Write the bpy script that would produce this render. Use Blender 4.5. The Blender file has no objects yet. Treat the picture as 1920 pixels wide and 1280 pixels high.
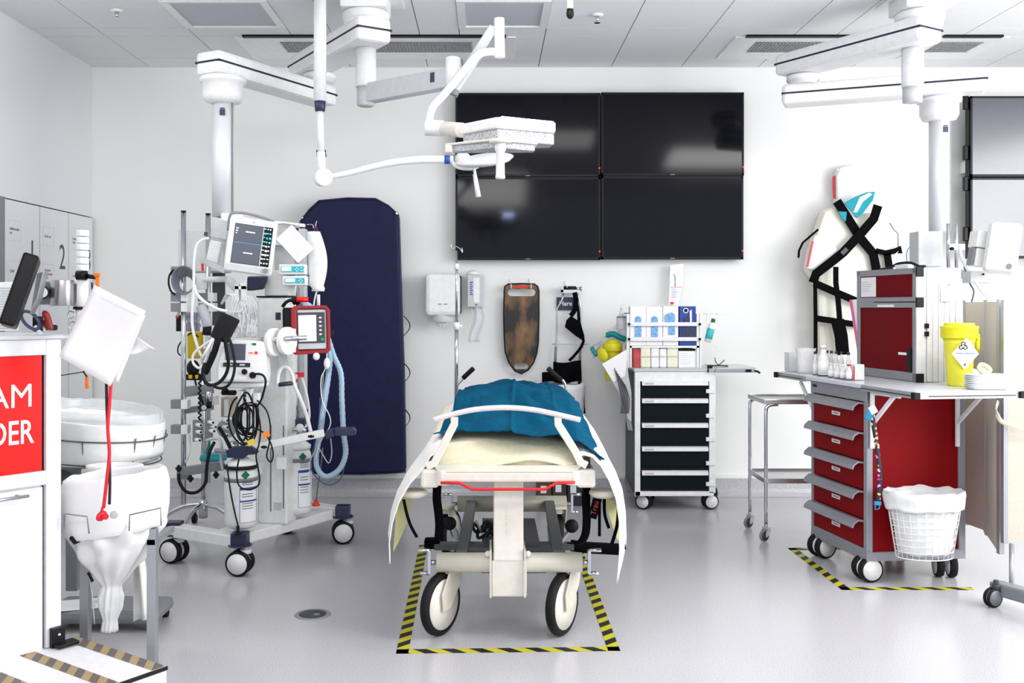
import bpy, bmesh, math, random
from mathutils import Vector, Matrix, noise
random.seed(7)
F = 1867.0; CX = 915.0; CY = 575.0; H = 1.35      # 35 mm lens on a 1920 px wide frame, eye height
sc = bpy.context.scene
# ---------------------------------------------------------------- camera
cam_d = bpy.data.cameras.new('camera'); cam = bpy.data.objects.new('camera', cam_d)
sc.collection.objects.link(cam); sc.camera = cam
cam.location = (0, 0, H); cam.rotation_euler = (math.pi / 2, 0, 0)
cam_d.lens = 35; cam_d.sensor_width = 36; cam_d.clip_end = 60
cam_d.shift_x = 45 / 1920; cam_d.shift_y = -65 / 1920
# ---------------------------------------------------------------- world, lamps, exposure
w = bpy.data.worlds.new('world'); sc.world = w; w.use_nodes = True
w.node_tree.nodes['Background'].inputs[0].default_value = (0.86, 0.90, 1.0, 1)
w.node_tree.nodes['Background'].inputs[1].default_value = 0.95
def area(name, loc, tgt, sx, sy, power, col=(1, 1, 1)):
    d = bpy.data.lights.new(name, 'AREA'); d.shape = 'RECTANGLE'; d.size = sx; d.size_y = sy
    d.energy = power; d.color = col
    o = bpy.data.objects.new(name, d); sc.collection.objects.link(o); o.location = loc
    o.rotation_euler = (Vector(tgt) - Vector(loc)).to_track_quat('-Z', 'Y').to_euler()
    return o
area('window_daylight', (5.05, 3.4, 1.85), (0.0, 4.4, 1.0), 4.6, 2.2, 215, (0.97, 0.985, 1))
area('added_ceiling_fill', (-2.1, 4.3, 3.03), (-2.1, 4.9, 0), 1.2, 0.6, 14, (1, 0.98, 0.96))  # unseen fill added overhead to brighten the left and back walls
area('added_ceiling_fill', (0.45, 4.2, 3.03), (0.45, 4.9, 0), 1.2, 0.6, 12, (1, 0.98, 0.96))  # unseen fill added overhead to carry light towards the back wall
area('added_ceiling_fill', (-0.4, 1.0, 3.0), (-0.4, 3.0, 0.6), 1.8, 0.9, 42, (1, 0.98, 0.96))  # broad unseen fill added overhead near the camera
area('added_ceiling_fill', (2.6, 3.0, 3.0), (2.6, 3.6, 0), 1.2, 0.6, 28, (1, 0.98, 0.96))  # unseen fill added overhead on the right side
sc.view_settings.view_transform = 'Standard'; sc.view_settings.look = 'None'
sc.view_settings.gamma = 1; sc.view_settings.use_curve_mapping = False
sc.view_settings.exposure = 0.42
# ---------------------------------------------------------------- helpers
def P(x, y, Y): return Vector(((x - CX) * Y / F, Y, H + (CY - y) * Y / F))
def lin(c): return tuple(((v / 255) / 12.92 if v <= 10 else ((v / 255 + 0.055) / 1.055) ** 2.4) for v in c)
MATS = {}
def mat(name, rgb, rough=0.5, metal=0.0, var=0.04, scale=30, bump=0.0, emit=0, alpha=1.0, trans=0, spec=0.5, sheen=0, stretch=None):
    if name in MATS: return MATS[name]
    m = bpy.data.materials.new(name); m.use_nodes = True; nt = m.node_tree; N = nt.nodes; L = nt.links
    b = N['Principled BSDF']; c = lin(rgb)
    tc = N.new('ShaderNodeTexCoord'); nz = N.new('ShaderNodeTexNoise'); nz.inputs['Scale'].default_value = scale
    nz.inputs['Detail'].default_value = 3
    if stretch:
        mp = N.new('ShaderNodeMapping'); mp.inputs['Scale'].default_value = stretch
        L.new(tc.outputs['Object'], mp.inputs[0]); L.new(mp.outputs[0], nz.inputs['Vector'])
    else: L.new(tc.outputs['Object'], nz.inputs['Vector'])
    r = N.new('ShaderNodeValToRGB'); r.color_ramp.elements[0].position = 0.3; r.color_ramp.elements[1].position = 0.7
    r.color_ramp.elements[0].color = (*[v * (1 - var) for v in c], 1); r.color_ramp.elements[1].color = (*[min(1, v * (1 + var)) for v in c], 1)
    L.new(nz.outputs['Fac'], r.inputs[0]); L.new(r.outputs[0], b.inputs['Base Color'])
    b.inputs['Roughness'].default_value = rough; b.inputs['Metallic'].default_value = metal
    b.inputs['Specular IOR Level'].default_value = spec; b.inputs['Alpha'].default_value = alpha
    b.inputs['Transmission Weight'].default_value = trans
    if sheen: b.inputs['Sheen Weight'].default_value = sheen
    if bump:
        bp = N.new('ShaderNodeBump'); bp.inputs['Strength'].default_value = bump; bp.inputs['Distance'].default_value = 0.01
        L.new(nz.outputs['Fac'], bp.inputs['Height']); L.new(bp.outputs[0], b.inputs['Normal'])
    if emit: b.inputs['Emission Color'].default_value = (*c, 1); b.inputs['Emission Strength'].default_value = emit
    MATS[name] = m; return m
class MB:
    def __init__(s, M=None): s.v = []; s.f = []; s.mi = []; s.sm = []; s.M = M.copy() if M else Matrix(); s.k = 0
    def add(s, vs, fs, sm=False):
        n = len(s.v); s.v += [s.M @ Vector(v) for v in vs]
        for f in fs: s.f.append([n + i for i in f]); s.mi.append(s.k); s.sm.append(sm)
        return s
    def mat(s, k): s.k = k; return s
    def bx(s, x0, x1, y0, y1, z0, z1):
        v = [(x, y, z) for x in (x0, x1) for y in (y0, y1) for z in (z0, z1)]
        return s.add(v, [(0, 1, 3, 2), (4, 6, 7, 5), (0, 4, 5, 1), (2, 3, 7, 6), (0, 2, 6, 4), (1, 5, 7, 3)])
    def box(s, c, d, R=None):
        c = Vector(c); R = R.to_3x3() if R else Matrix.Identity(3)
        v = [c + R @ Vector((x * d[0] / 2, y * d[1] / 2, z * d[2] / 2)) for x in (-1, 1) for y in (-1, 1) for z in (-1, 1)]
        return s.add(v, [(0, 1, 3, 2), (4, 6, 7, 5), (0, 4, 5, 1), (2, 3, 7, 6), (0, 2, 6, 4), (1, 5, 7, 3)])
    def beam(s, a, b, w, h, up=(0, 0, 1), w2=None, h2=None):
        a = Vector(a); b = Vector(b); d = (b - a).normalized(); r = d.cross(Vector(up)).normalized(); u = r.cross(d)
        w2 = w2 or w; h2 = h2 or h
        v = [p + r * (x * ww / 2) + u * (z * hh / 2) for p, ww, hh in ((a, w, h), (b, w2, h2)) for x, z in ((-1, -1), (1, -1), (1, 1), (-1, 1))]
        return s.add(v, [(3, 2, 1, 0), (4, 5, 6, 7), (0, 1, 5, 4), (1, 2, 6, 5), (2, 3, 7, 6), (3, 0, 4, 7)])
    def cyl(s, a, b, r, r1=None, n=20):
        a = Vector(a); b = Vector(b); r1 = r if r1 is None else r1; d = (b - a).normalized()
        x = d.orthogonal().normalized(); y = d.cross(x); vs = []
        for p, q in ((a, r), (b, r1)):
            for i in range(n): t = 2 * math.pi * i / n; vs.append(p + (x * math.cos(t) + y * math.sin(t)) * q)
        s.add(vs, [(i, (i + 1) % n, n + (i + 1) % n, n + i) for i in range(n)], True)
        return s.add(vs, [tuple(range(n - 1, -1, -1)), tuple(range(n, 2 * n))])
    def tube(s, pts, r, n=8, sub=0, closed=False, cap=True, flat=None):
        pts = [Vector(p) for p in pts]
        if sub: pts = smooth(pts, sub, closed)
        m = len(pts); rr = r if isinstance(r, (list, tuple)) else [r] * m
        if len(rr) != m: rr = [rr[min(len(rr) - 1, int(i * (len(rr) - 1) / (m - 1) + 0.5))] for i in range(m)]
        T = []
        for i in range(m):
            a = pts[(i - 1) % m] if closed or i else pts[0]; b = pts[(i + 1) % m] if closed or i < m - 1 else pts[-1]
            t = b - a; T.append(t.normalized() if t.length > 1e-9 else Vector((0, 0, 1)))
        x = T[0].orthogonal().normalized() if flat is None else (Vector(flat) - T[0] * Vector(flat).dot(T[0])).normalized()
        vs = []
        for i in range(m):
            if flat is not None: x = Vector(flat)
            x = (x - T[i] * x.dot(T[i])).normalized(); y = T[i].cross(x)
            for k in range(n): t = 2 * math.pi * k / n; vs.append(pts[i] + (x * math.cos(t) + y * math.sin(t)) * rr[i])
        fs = [(i * n + k, i * n + (k + 1) % n, (i + 1) % m * n + (k + 1) % n, (i + 1) % m * n + k) for i in range(m if closed else m - 1) for k in range(n)]
        s.add(vs, fs, n > 4)
        if cap and not closed: s.add(vs, [tuple(range(n - 1, -1, -1)), tuple(range((m - 1) * n, m * n))])
        return s
    def ribbon(s, pts, w, t=0.003, wd=(1, 0, 0), sub=0):
        pts = [Vector(p) for p in pts]
        if sub: pts = smooth(pts, sub)
        m = len(pts); wd = Vector(wd); vs = []
        for i in range(m):
            T = (pts[min(i + 1, m - 1)] - pts[max(i - 1, 0)]).normalized(); x = (wd - T * wd.dot(T)).normalized(); y = T.cross(x)
            for a, b in ((-1, -1), (1, -1), (1, 1), (-1, 1)): vs.append(pts[i] + x * (a * w / 2) + y * (b * t / 2))
        s.add(vs, [(i * 4 + k, i * 4 + (k + 1) % 4, i * 4 + 4 + (k + 1) % 4, i * 4 + 4 + k) for i in range(m - 1) for k in range(4)], True)
        return s.add(vs, [(3, 2, 1, 0), tuple(range(m * 4 - 4, m * 4))])
    def lathe(s, c, prof, n=24, ax=None, sx=1, sy=1):
        c = Vector(c); R = Vector((0, 0, 1)).rotation_difference(Vector(ax)).to_matrix() if ax else Matrix.Identity(3)
        vs = [c + R @ Vector((r * sx * math.cos(2 * math.pi * i / n), r * sy * math.sin(2 * math.pi * i / n), z)) for r, z in prof for i in range(n)]
        m = len(prof)
        s.add(vs, [(j * n + i, j * n + (i + 1) % n, (j + 1) * n + (i + 1) % n, (j + 1) * n + i) for j in range(m - 1) for i in range(n)], True)
        if prof[0][0] > 1e-4: s.add(vs[:n], [tuple(range(n - 1, -1, -1))])
        if prof[-1][0] > 1e-4: s.add(vs[-n:], [tuple(range(n))])
        return s
    def sph(s, c, r, n=16, R=None):
        if not isinstance(r, (list, tuple)): r = (r, r, r)
        c = Vector(c); R = R.to_3x3() if R else Matrix.Identity(3); m = n // 2
        vs = [c + R @ Vector((r[0] * math.sin(math.pi * j / m) * math.cos(2 * math.pi * i / n), r[1] * math.sin(math.pi * j / m) * math.sin(2 * math.pi * i / n), r[2] * math.cos(math.pi * j / m))) for j in range(m + 1) for i in range(n)]
        return s.add(vs, [(j * n + i, (j + 1) * n + i, (j + 1) * n + (i + 1) % n, j * n + (i + 1) % n) for j in range(m) for i in range(n)], True)
    def prism(s, poly, vec, sm=False):
        n = len(poly); v = [Vector(p) for p in poly]; vec = Vector(vec)
        s.add(v + [p + vec for p in v], [(i, (i + 1) % n, n + (i + 1) % n, n + i) for i in range(n)], sm)
        return s.add(v + [p + vec for p in v], [tuple(range(n - 1, -1, -1)), tuple(range(n, 2 * n))])
    def grid(s, fn, nu, nv):
        vs = [Vector(fn(i / nu, j / nv)) for i in range(nu + 1) for j in range(nv + 1)]
        return s.add(vs, [(i * (nv + 1) + j, (i + 1) * (nv + 1) + j, (i + 1) * (nv + 1) + j + 1, i * (nv + 1) + j + 1) for i in range(nu) for j in range(nv)], True)
def smooth(p, k, closed=False):
    out = []; n = len(p)
    for i in range(n if closed else n - 1):
        if closed: a, b, c, d = p[(i - 1) % n], p[i], p[(i + 1) % n], p[(i + 2) % n]
        else: a, b, c, d = p[max(i - 1, 0)], p[i], p[i + 1], p[min(i + 2, n - 1)]
        for j in range(k):
            t = j / k; out.append(0.5 * ((2 * b) + (c - a) * t + (2 * a - 5 * b + 4 * c - d) * t * t + (3 * b - a - 3 * c + d) * t ** 3))
    if not closed: out.append(p[-1])
    return out
ROOT = {}
def tag(o, label=None, cat=None, group=None, kind=None):
    if label: o['label'] = label
    if cat: o['category'] = cat
    if group: o['group'] = group
    if kind: o['kind'] = kind
    return o
def thing(name, label, cat, loc=(0, 0, 0), rz=0, group=None):
    o = bpy.data.objects.new(name, None); sc.collection.objects.link(o); o.empty_display_size = 0.05
    o.location = loc; o.rotation_euler = (0, 0, rz); ROOT[o.name] = Matrix.Translation(loc) @ Matrix.Rotation(rz, 4, 'Z')
    return tag(o, label, cat, group)
def part(name, mb, mats, parent=None, bevel=0, solid=0, subd=0, label=None, loc=None):
    """one mesh object; vertices are given in world space and stored relative to the thing's base"""
    if parent is not None: M = ROOT[parent.name]
    else: M = Matrix.Translation(loc) if loc else Matrix.Translation(sum(mb.v, Vector()) / len(mb.v))
    me = bpy.data.meshes.new(name); inv = M.inverted()
    me.from_pydata([inv @ v for v in mb.v], [], mb.f)
    if not isinstance(mats, (list, tuple)): mats = [mats]
    for m in mats: me.materials.append(m)
    me.polygons.foreach_set('material_index', mb.mi); me.polygons.foreach_set('use_smooth', mb.sm)
    bm = bmesh.new(); bm.from_mesh(me)
    bmesh.ops.remove_doubles(bm, verts=bm.verts, dist=1e-6); bmesh.ops.recalc_face_normals(bm, faces=bm.faces)
    bm.to_mesh(me); bm.free()
    o = bpy.data.objects.new(name, me); sc.collection.objects.link(o)
    if parent is not None: o.parent = parent
    else: o.location = M.translation
    ROOT[o.name] = M
    if label: o['label'] = label
    if solid: md = o.modifiers.new('s', 'SOLIDIFY'); md.thickness = solid; md.offset = 0
    if subd: md = o.modifiers.new('u', 'SUBSURF'); md.levels = md.render_levels = subd
    if bevel:
        md = o.modifiers.new('b', 'BEVEL'); md.width = bevel; md.segments = 2; md.limit_method = 'ANGLE'; md.angle_limit = math.radians(40)
    return o
def solo(name, mb, mats, label, cat, group=None, **k): return tag(part(name, mb, mats, None, **k), label, cat, group)
def struct(name, mb, mats, parent=None, **k):
    o = part(name, mb, mats, parent, **k)
    if parent is None: o['kind'] = 'structure'
    return o
def dup(root, delta, label=None, rz=None):
    def cp(o, p):
        c = o.copy(); sc.collection.objects.link(c); c.parent = p
        for ch in list(o.children): cp(ch, c)
        return c
    r = cp(root, None); r.location = Vector(root.location) + Vector(delta)
    if rz is not None: r.rotation_euler = (0, 0, rz)
    ROOT[r.name] = Matrix.Translation(r.location)
    if label: r['label'] = label
    return r
def frame(o, right, up):
    r = Vector(right).normalized(); u = Vector(up); u = (u - r * u.dot(r)).normalized(); n = r.cross(u)
    M = Matrix((r, u, n)).transposed().to_4x4(); M.translation = Vector(o); return M
def front(x, y, Y): return frame(P(x, y, Y), (1, 0, 0), (0, 0, 1))      # a frame on a surface that faces the camera
def tmesh(s, size, ext, align='CENTER', sx=1, bold=0):
    cu = bpy.data.curves.new('t', 'FONT'); cu.body = s; cu.size = size; cu.extrude = ext; cu.align_x = align; cu.align_y = 'CENTER'; cu.resolution_u = 3
    cu.offset = bold
    o = bpy.data.objects.new('t', cu); me = bpy.data.meshes.new_from_object(o)
    r = ([(v.co.x * sx, v.co.y, v.co.z) for v in me.vertices], [tuple(p.vertices) for p in me.polygons])
    bpy.data.objects.remove(o); bpy.data.curves.remove(cu); bpy.data.meshes.remove(me); return r
def text(name, s, M, size, m, parent, align='CENTER', ext=0.0006, sx=1, bold=0, label=None):
    v, f = tmesh(s, size, ext, align, sx, bold); mb = MB(M); mb.add(v, f)
    return part(name, mb, m, parent, label=label)
def lines(mb, M, w, rows, x0=0, dy=0.01, h=0.0016, seed=1):
    """rows of tiny printed lines on a paper or a label"""
    rnd = random.Random(seed); old = mb.M; mb.M = M
    for i in range(rows):
        l = w * rnd.uniform(0.5, 1); mb.bx(x0, x0 + l, -i * dy - h, -i * dy, 0.0002, 0.0006)
    mb.M = old
def wob(x, y, z, s=1.0, seed=0): return noise.noise(Vector((x * s + seed * 7.3, y * s - seed * 3.1, z * s + seed)))
# ---------------------------------------------------------------- materials
white = mat('white_enamel', (238, 238, 238), 0.35); offw = mat('warm_white_enamel', (232, 226, 214), 0.35)
wplas = mat('white_plastic', (236, 236, 234), 0.4); gplas = mat('light_grey_plastic', (196, 198, 200), 0.45)
mgrey = mat('mid_grey_plastic', (128, 131, 136), 0.45); dgrey = mat('dark_grey_plastic', (60, 62, 66), 0.5)
alu = mat('brushed_aluminium', (176, 178, 182), 0.38, 0.7, stretch=(4, 4, 60)); alug = mat('grey_anodised_frame', (152, 153, 160), 0.45, 0.3)
chrome = mat('chrome', (205, 206, 210), 0.12, 1.0); black = mat('black_rubber', (10, 10, 12), 0.6, spec=0.3); bplas = mat('black_plastic', (8, 8, 11), 0.4, spec=0.25)
bweb = mat('black_webbing', (6, 6, 9), 0.9, spec=0.1, scale=300, var=0.3); navy = mat('navy_plastic', (38, 42, 72), 0.4)
navyv = mat('navy_vinyl', (20, 22, 60), 0.55, spec=0.25, bump=0.25, scale=14, var=0.12); red = mat('bright_red', (224, 16, 18), 0.4)
dred = mat('dark_red_laminate', (132, 0, 8), 0.6, var=0.06, scale=200, spec=0.15); teal = mat('teal_cloth', (0, 78, 108), 0.9, spec=0.1, bump=0.35, scale=24, var=0.12, stretch=(1, 6, 3))
paper = mat('paper', (243, 243, 243), 0.7, var=0.008); cream = mat('cream_blanket', (236, 228, 196), 0.85, bump=0.2, scale=60)
sheet = mat('white_sheet', (240, 239, 234), 0.85, bump=0.15, scale=40); dteal = mat('dark_teal_laminate', (2, 16, 22), 0.6, spec=0.15)
ink = mat('printed_ink', (90, 92, 100), 0.7); yellow = mat('yellow_plastic', (222, 214, 24), 0.4); orange = mat('orange_plastic', (250, 120, 10), 0.5)
tealp = mat('teal_plastic', (0, 150, 160), 0.4); bagm = mat('white_bag_film', (240, 240, 240), 0.35, alpha=0.86, bump=0.5, scale=18)
clear = mat('clear_plastic', (235, 240, 242), 0.12, alpha=0.35); lblue = mat('pale_blue_tube', (176, 204, 226), 0.35, alpha=0.85, bump=0.5, scale=20)
creamp = mat('cream_lacquer', (225, 220, 204), 0.4); screen = mat('dark_screen', (9, 9, 18), 0.09, spec=0.2)
dkmetal = mat('dark_grey_metal', (92, 96, 98), 0.45, 0.5); blue = mat('blue_print', (26, 66, 150), 0.5); green = mat('green_print', (0, 110, 70), 0.5)
# ---------------------------------------------------------------- room
BW = 7.125; LW = -2.83; CZ = 3.064; RX = 5.3
wallm = mat('wall_paint', (240, 240, 237), 0.7, var=0.01, scale=3)
lwallm = mat('side_wall_panel', (226, 229, 231), 0.5, var=0.015, scale=2)
ceilm = mat('ceiling_tile', (236, 236, 238), 0.9, var=0.05, scale=260, bump=0.05); gapm = mat('ceiling_gap', (120, 120, 124), 0.8)
fm = bpy.data.materials.new('grey_vinyl_floor'); fm.use_nodes = True
N = fm.node_tree.nodes; L = fm.node_tree.links; b = N['Principled BSDF']; tc = N.new('ShaderNodeTexCoord')
n1 = N.new('ShaderNodeTexNoise'); n1.inputs['Scale'].default_value = 220; n1.inputs['Detail'].default_value = 4
n2 = N.new('ShaderNodeTexNoise'); n2.inputs['Scale'].default_value = 1.2; n2.inputs['Detail'].default_value = 2
for n in (n1, n2): L.new(tc.outputs['Object'], n.inputs['Vector'])
r1 = N.new('ShaderNodeValToRGB'); r1.color_ramp.elements[0].position = 0.35; r1.color_ramp.elements[1].position = 0.65
r1.color_ramp.elements[0].color = (*lin((170, 169, 174)), 1); r1.color_ramp.elements[1].color = (*lin((206, 205, 208)), 1)
L.new(n1.outputs['Fac'], r1.inputs[0]); L.new(r1.outputs[0], b.inputs['Base Color'])
mr = N.new('ShaderNodeMapRange'); mr.inputs[3].default_value = 0.17; mr.inputs[4].default_value = 0.27
L.new(n2.outputs['Fac'], mr.inputs[0]); L.new(mr.outputs[0], b.inputs['Roughness'])
b.inputs['Specular IOR Level'].default_value = 0.5
MATS['floor'] = fm
struct('floor', MB().bx(LW - 0.4, RX, -1.5, BW + 0.1, -0.1, 0), fm)
struct('wall_back', MB().bx(LW - 0.4, RX, BW, BW + 0.12, 0, CZ + 0.1), wallm)
struct('wall_left', MB().bx(LW - 0.12, LW, 5.72, BW, 1.99, CZ).bx(LW - 0.12, LW - 0.02, -1.5, 5.72, 0, CZ).bx(LW - 0.14, LW - 0.03, 5.72, BW, 0, 1.99), lwallm)
struct('wall_right', MB().bx(RX, RX + 0.1, -1.5, BW + 0.1, 0, CZ + 0.1), wallm)
cb = MB().mat(0); cols = [-2.95, -2.42, -1.85, -1.24, -0.98, -0.43, -0.18, 0.36, 0.88, 1.38, 1.93, 2.2, 2.6, 3.0, 3.55, 4.1, 4.7, RX]
rows = [BW, 6.866, 6.31, 6.12, 5.57, 5.0, 4.43, 3.85, 3.3, 2.7, 2.1, 1.5, 0.9, 0.3, -0.3, -0.9, -1.5]
for i in range(len(cols) - 1):
    for j in range(len(rows) - 1):
        x0, x1, y1, y0 = cols[i], cols[i + 1], rows[j], rows[j + 1]
        if j == 3 and (i in (2, 6)): continue       # the recessed lights
        cb.bx(x0 + 0.003, x1 - 0.003, y0 + 0.003, y1 - 0.003, CZ, CZ + 0.02)
cb.mat(1).bx(-2.95, RX, -1.5, BW, CZ + 0.006, CZ + 0.03)
struct('ceiling', cb, [ceilm, gapm])
# coved vinyl skirting
bb = MB().mat(0)
prof = [(0, 0), (0.0, 0.125), (-0.012, 0.125), (-0.012, 0.05), (-0.02, 0.025), (-0.045, 0.008), (-0.07, 0.001)]
bb.prism([(LW, BW + a, z) for a, z in prof], (RX - LW, 0, 0)); bb.mat(1).bx(LW, RX, BW - 0.016, BW, 0.125, 0.15)
struct('baseboard_back', bb, [fm, wallm])
bb = MB(); bb.prism([(LW + 0.03 - a, -1.4, z) for a, z in prof], (0, 7.1 - 0.0 + 1.4, 0)); struct('baseboard_left', bb, fm)
# ceiling lights (unlit, recessed)
offl = mat('unlit_diffuser', (196, 197, 204), 0.6, var=0.02)
for i, (x0, x1) in enumerate(((-1.85, -1.24), (-0.18, 0.36))):
    t = thing('ceiling_light', ['unlit square ceiling light panel nearest the left wall', 'unlit square ceiling light panel above the surgical lamp'][i], 'ceiling light', ((x0 + x1) / 2, 5.84, CZ), group='recessed ceiling panels')
    f = MB(); y0, y1 = 5.573, 6.117; f.bx(x0, x1, y0, y0 + 0.03, CZ - 0.006, CZ + 0.02); f.bx(x0, x1, y1 - 0.03, y1, CZ - 0.006, CZ + 0.02)
    f.bx(x0, x0 + 0.045, y0 + 0.03, y1 - 0.03, CZ - 0.006, CZ + 0.02); f.bx(x1 - 0.045, x1, y0 + 0.03, y1 - 0.03, CZ - 0.006, CZ + 0.02)
    part('light_frame', f, white, t); part('diffuser', MB().bx(x0 + 0.01, x1 - 0.01, y0 + 0.01, y1 - 0.01, CZ + 0.003, CZ + 0.006), offl, t)
# vents
grim = mat('vent_grille', (150, 152, 156), 0.6)
def vent(x0, x1, g0, g1, label):
    t = thing('ceiling_vent', label, 'air vent', ((x0 + x1) / 2, 6.2, CZ), group='slot air vents in the ceiling')
    part('vent_panel', MB().bx(x0 - 0.06, x1 + 0.06, 6.315, 6.86, CZ - 0.008, CZ), white, t)
    part('air_slot', MB().bx(x0, x1, 6.27, 6.305, CZ - 0.014, CZ - 0.0005), bplas, t)
    g = MB(); n = int((g1 - g0) / 0.022)
    for k in range(n): x = g0 + (g1 - g0) * k / n; g.bx(x, x + 0.011, 6.42, 6.66, CZ - 0.012, CZ - 0.009)
    g.bx(g0, g1, 6.42, 6.43, CZ - 0.013, CZ - 0.009); g.bx(g0, g1, 6.65, 6.66, CZ - 0.013, CZ - 0.009)
    for k in range(1, 10): g.bx(g0, g1, 6.42 + 0.024 * k, 6.424 + 0.024 * k, CZ - 0.0115, CZ - 0.009)
    part('grille', g, grim, t)
vent(-1.55, 0.115, -1.34, -0.1, 'long black slot vent above the left ceiling arm')
vent(1.63, 2.34, 1.73, 2.2, 'short black slot vent left of the right ceiling arm')
vent(2.88, 3.25, 2.92, 3.2, 'short faint slot vent right of the right ceiling arm')
def sprinkler(x, y, label):
    Y = F * (CZ - H) / (CY - y); px = (x - CX) * Y / F
    t = thing('sprinkler', label, 'sprinkler', (px, Y, CZ), group='ceiling sprinklers')
    part('rosette', MB().lathe((px, Y, CZ - 0.008), [(0.02, -0.004), (0.035, 0.002), (0.035, 0.008)]), white, t)
    part('nozzle', MB().cyl((px, Y, CZ - 0.012), (px, Y, CZ - 0.045), 0.012, 0.008).cyl((px, Y, CZ - 0.045), (px, Y, CZ - 0.05), 0.018), chrome, t)
sprinkler(219, 19, 'white sprinkler head in the ceiling near the left wall'); sprinkler(1120, 27, 'white sprinkler head in the ceiling right of the black microphone')
mt = thing('ceiling_microphone', 'black ball microphone hanging on a short white stem', 'microphone', P(1069, 0, 4.6))
part('stem', MB().cyl(P(1069, 20, 4.6), (P(1069, 0, 4.6).x, 4.6, CZ), 0.014), white, mt)
part('microphone_ball', MB().sph(P(1069, 26, 4.6), (0.018, 0.018, 0.024)).cyl(P(1069, 17, 4.6), P(1069, 21, 4.6), 0.016), black, mt)
# floor drain
d = thing('floor_drain', 'round grey metal drain lid in the floor', 'drain', (-0.77, 4.37, 0.0))
part('drain_ring', MB().lathe((-0.77, 4.37, 0), [(0.06, 0.002), (0.078, 0.002), (0.08, 0.0)], 32), alug, d)
part('drain_lid', MB().lathe((-0.77, 4.37, 0), [(0.001, 0.0035), (0.058, 0.0035), (0.062, 0.001)], 32).mat(1).cyl((-0.75, 4.36, 0.003), (-0.75, 4.36, 0.005), 0.014), [dgrey, mgrey], d)
# hazard tape
hz = bpy.data.materials.new('hazard_tape'); hz.use_nodes = True; N = hz.node_tree.nodes; L = hz.node_tree.links
tc = N.new('ShaderNodeTexCoord'); sp = N.new('ShaderNodeSeparateXYZ'); L.new(tc.outputs['UV'], sp.inputs[0])
ma = N.new('ShaderNodeMath'); ma.operation = 'ADD'; L.new(sp.outputs[0], ma.inputs[0]); L.new(sp.outputs[1], ma.inputs[1])
mf = N.new('ShaderNodeMath'); mf.operation = 'FRACT'; L.new(ma.outputs[0], mf.inputs[0])
mg = N.new('ShaderNodeMath'); mg.operation = 'GREATER_THAN'; mg.inputs[1].default_value = 0.5; L.new(mf.outputs[0], mg.inputs[0])
mx = N.new('ShaderNodeMix'); mx.data_type = 'RGBA'; mx.inputs[6].default_value = (*lin((18, 18, 18)), 1); mx.inputs[7].default_value = (*lin((196, 190, 30)), 1)
L.new(mg.outputs[0], mx.inputs[0]); L.new(mx.outputs[2], N['Principled BSDF'].inputs['Base Color']); N['Principled BSDF'].inputs['Roughness'].default_value = 0.6
def tape(name, path, wd, label, period=0.11, parent=None, m=None, slant=1.0, z=0.0):
    """flat floor tape along a polyline, one mesh"""
    me = bpy.data.meshes.new(name); vs = []; fs = []; uv = []
    for a, b2 in zip(path[:-1], path[1:]):
        a = Vector((*a[:2], z)); b2 = Vector((*b2[:2], z)); d = (b2 - a).normalized(); r = Vector((-d.y, d.x, 0)) * wd / 2; l = (b2 - a).length; n = len(vs)
        for zz in (0.0003, 0.0011):
            for p, u in ((a - d * wd / 2, 0), (b2 + d * wd / 2, l + wd)):
                for sg, v in ((-1, 0), (1, 1)): vs.append(p + r * sg + Vector((0, 0, zz))); uv.append((u / period, v * wd / period * slant))
        fs += [(n + 4, n + 5, n + 7, n + 6), (n, n + 2, n + 3, n + 1), (n, n + 4, n + 6, n + 2), (n + 1, n + 3, n + 7, n + 5)]
    M = ROOT[parent.name] if parent else Matrix()
    me.from_pydata([M.inverted() @ v for v in vs], [], fs); l = me.uv_layers.new()
    for lp in me.loops: l.data[lp.index].uv = uv[lp.vertex_index]
    me.materials.append(m or hz); o = bpy.data.objects.new(name, me); sc.collection.objects.link(o)
    if parent: o.parent = parent; ROOT[o.name] = M
    elif label: tag(o, label, 'floor marking')
    return o
tape('hazard_tape', [(-0.365, 5.62), (-0.335, 3.9), (0.495, 3.93), (0.5, 5.62)], 0.048, 'yellow and black hazard tape on the floor around the stretcher')
tape('hazard_tape', [(2.05, 5.56), (1.70, 5.55), (1.71, 4.77), (2.30, 4.77)], 0.045, 'yellow and black hazard tape on the floor around the red cart')
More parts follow.
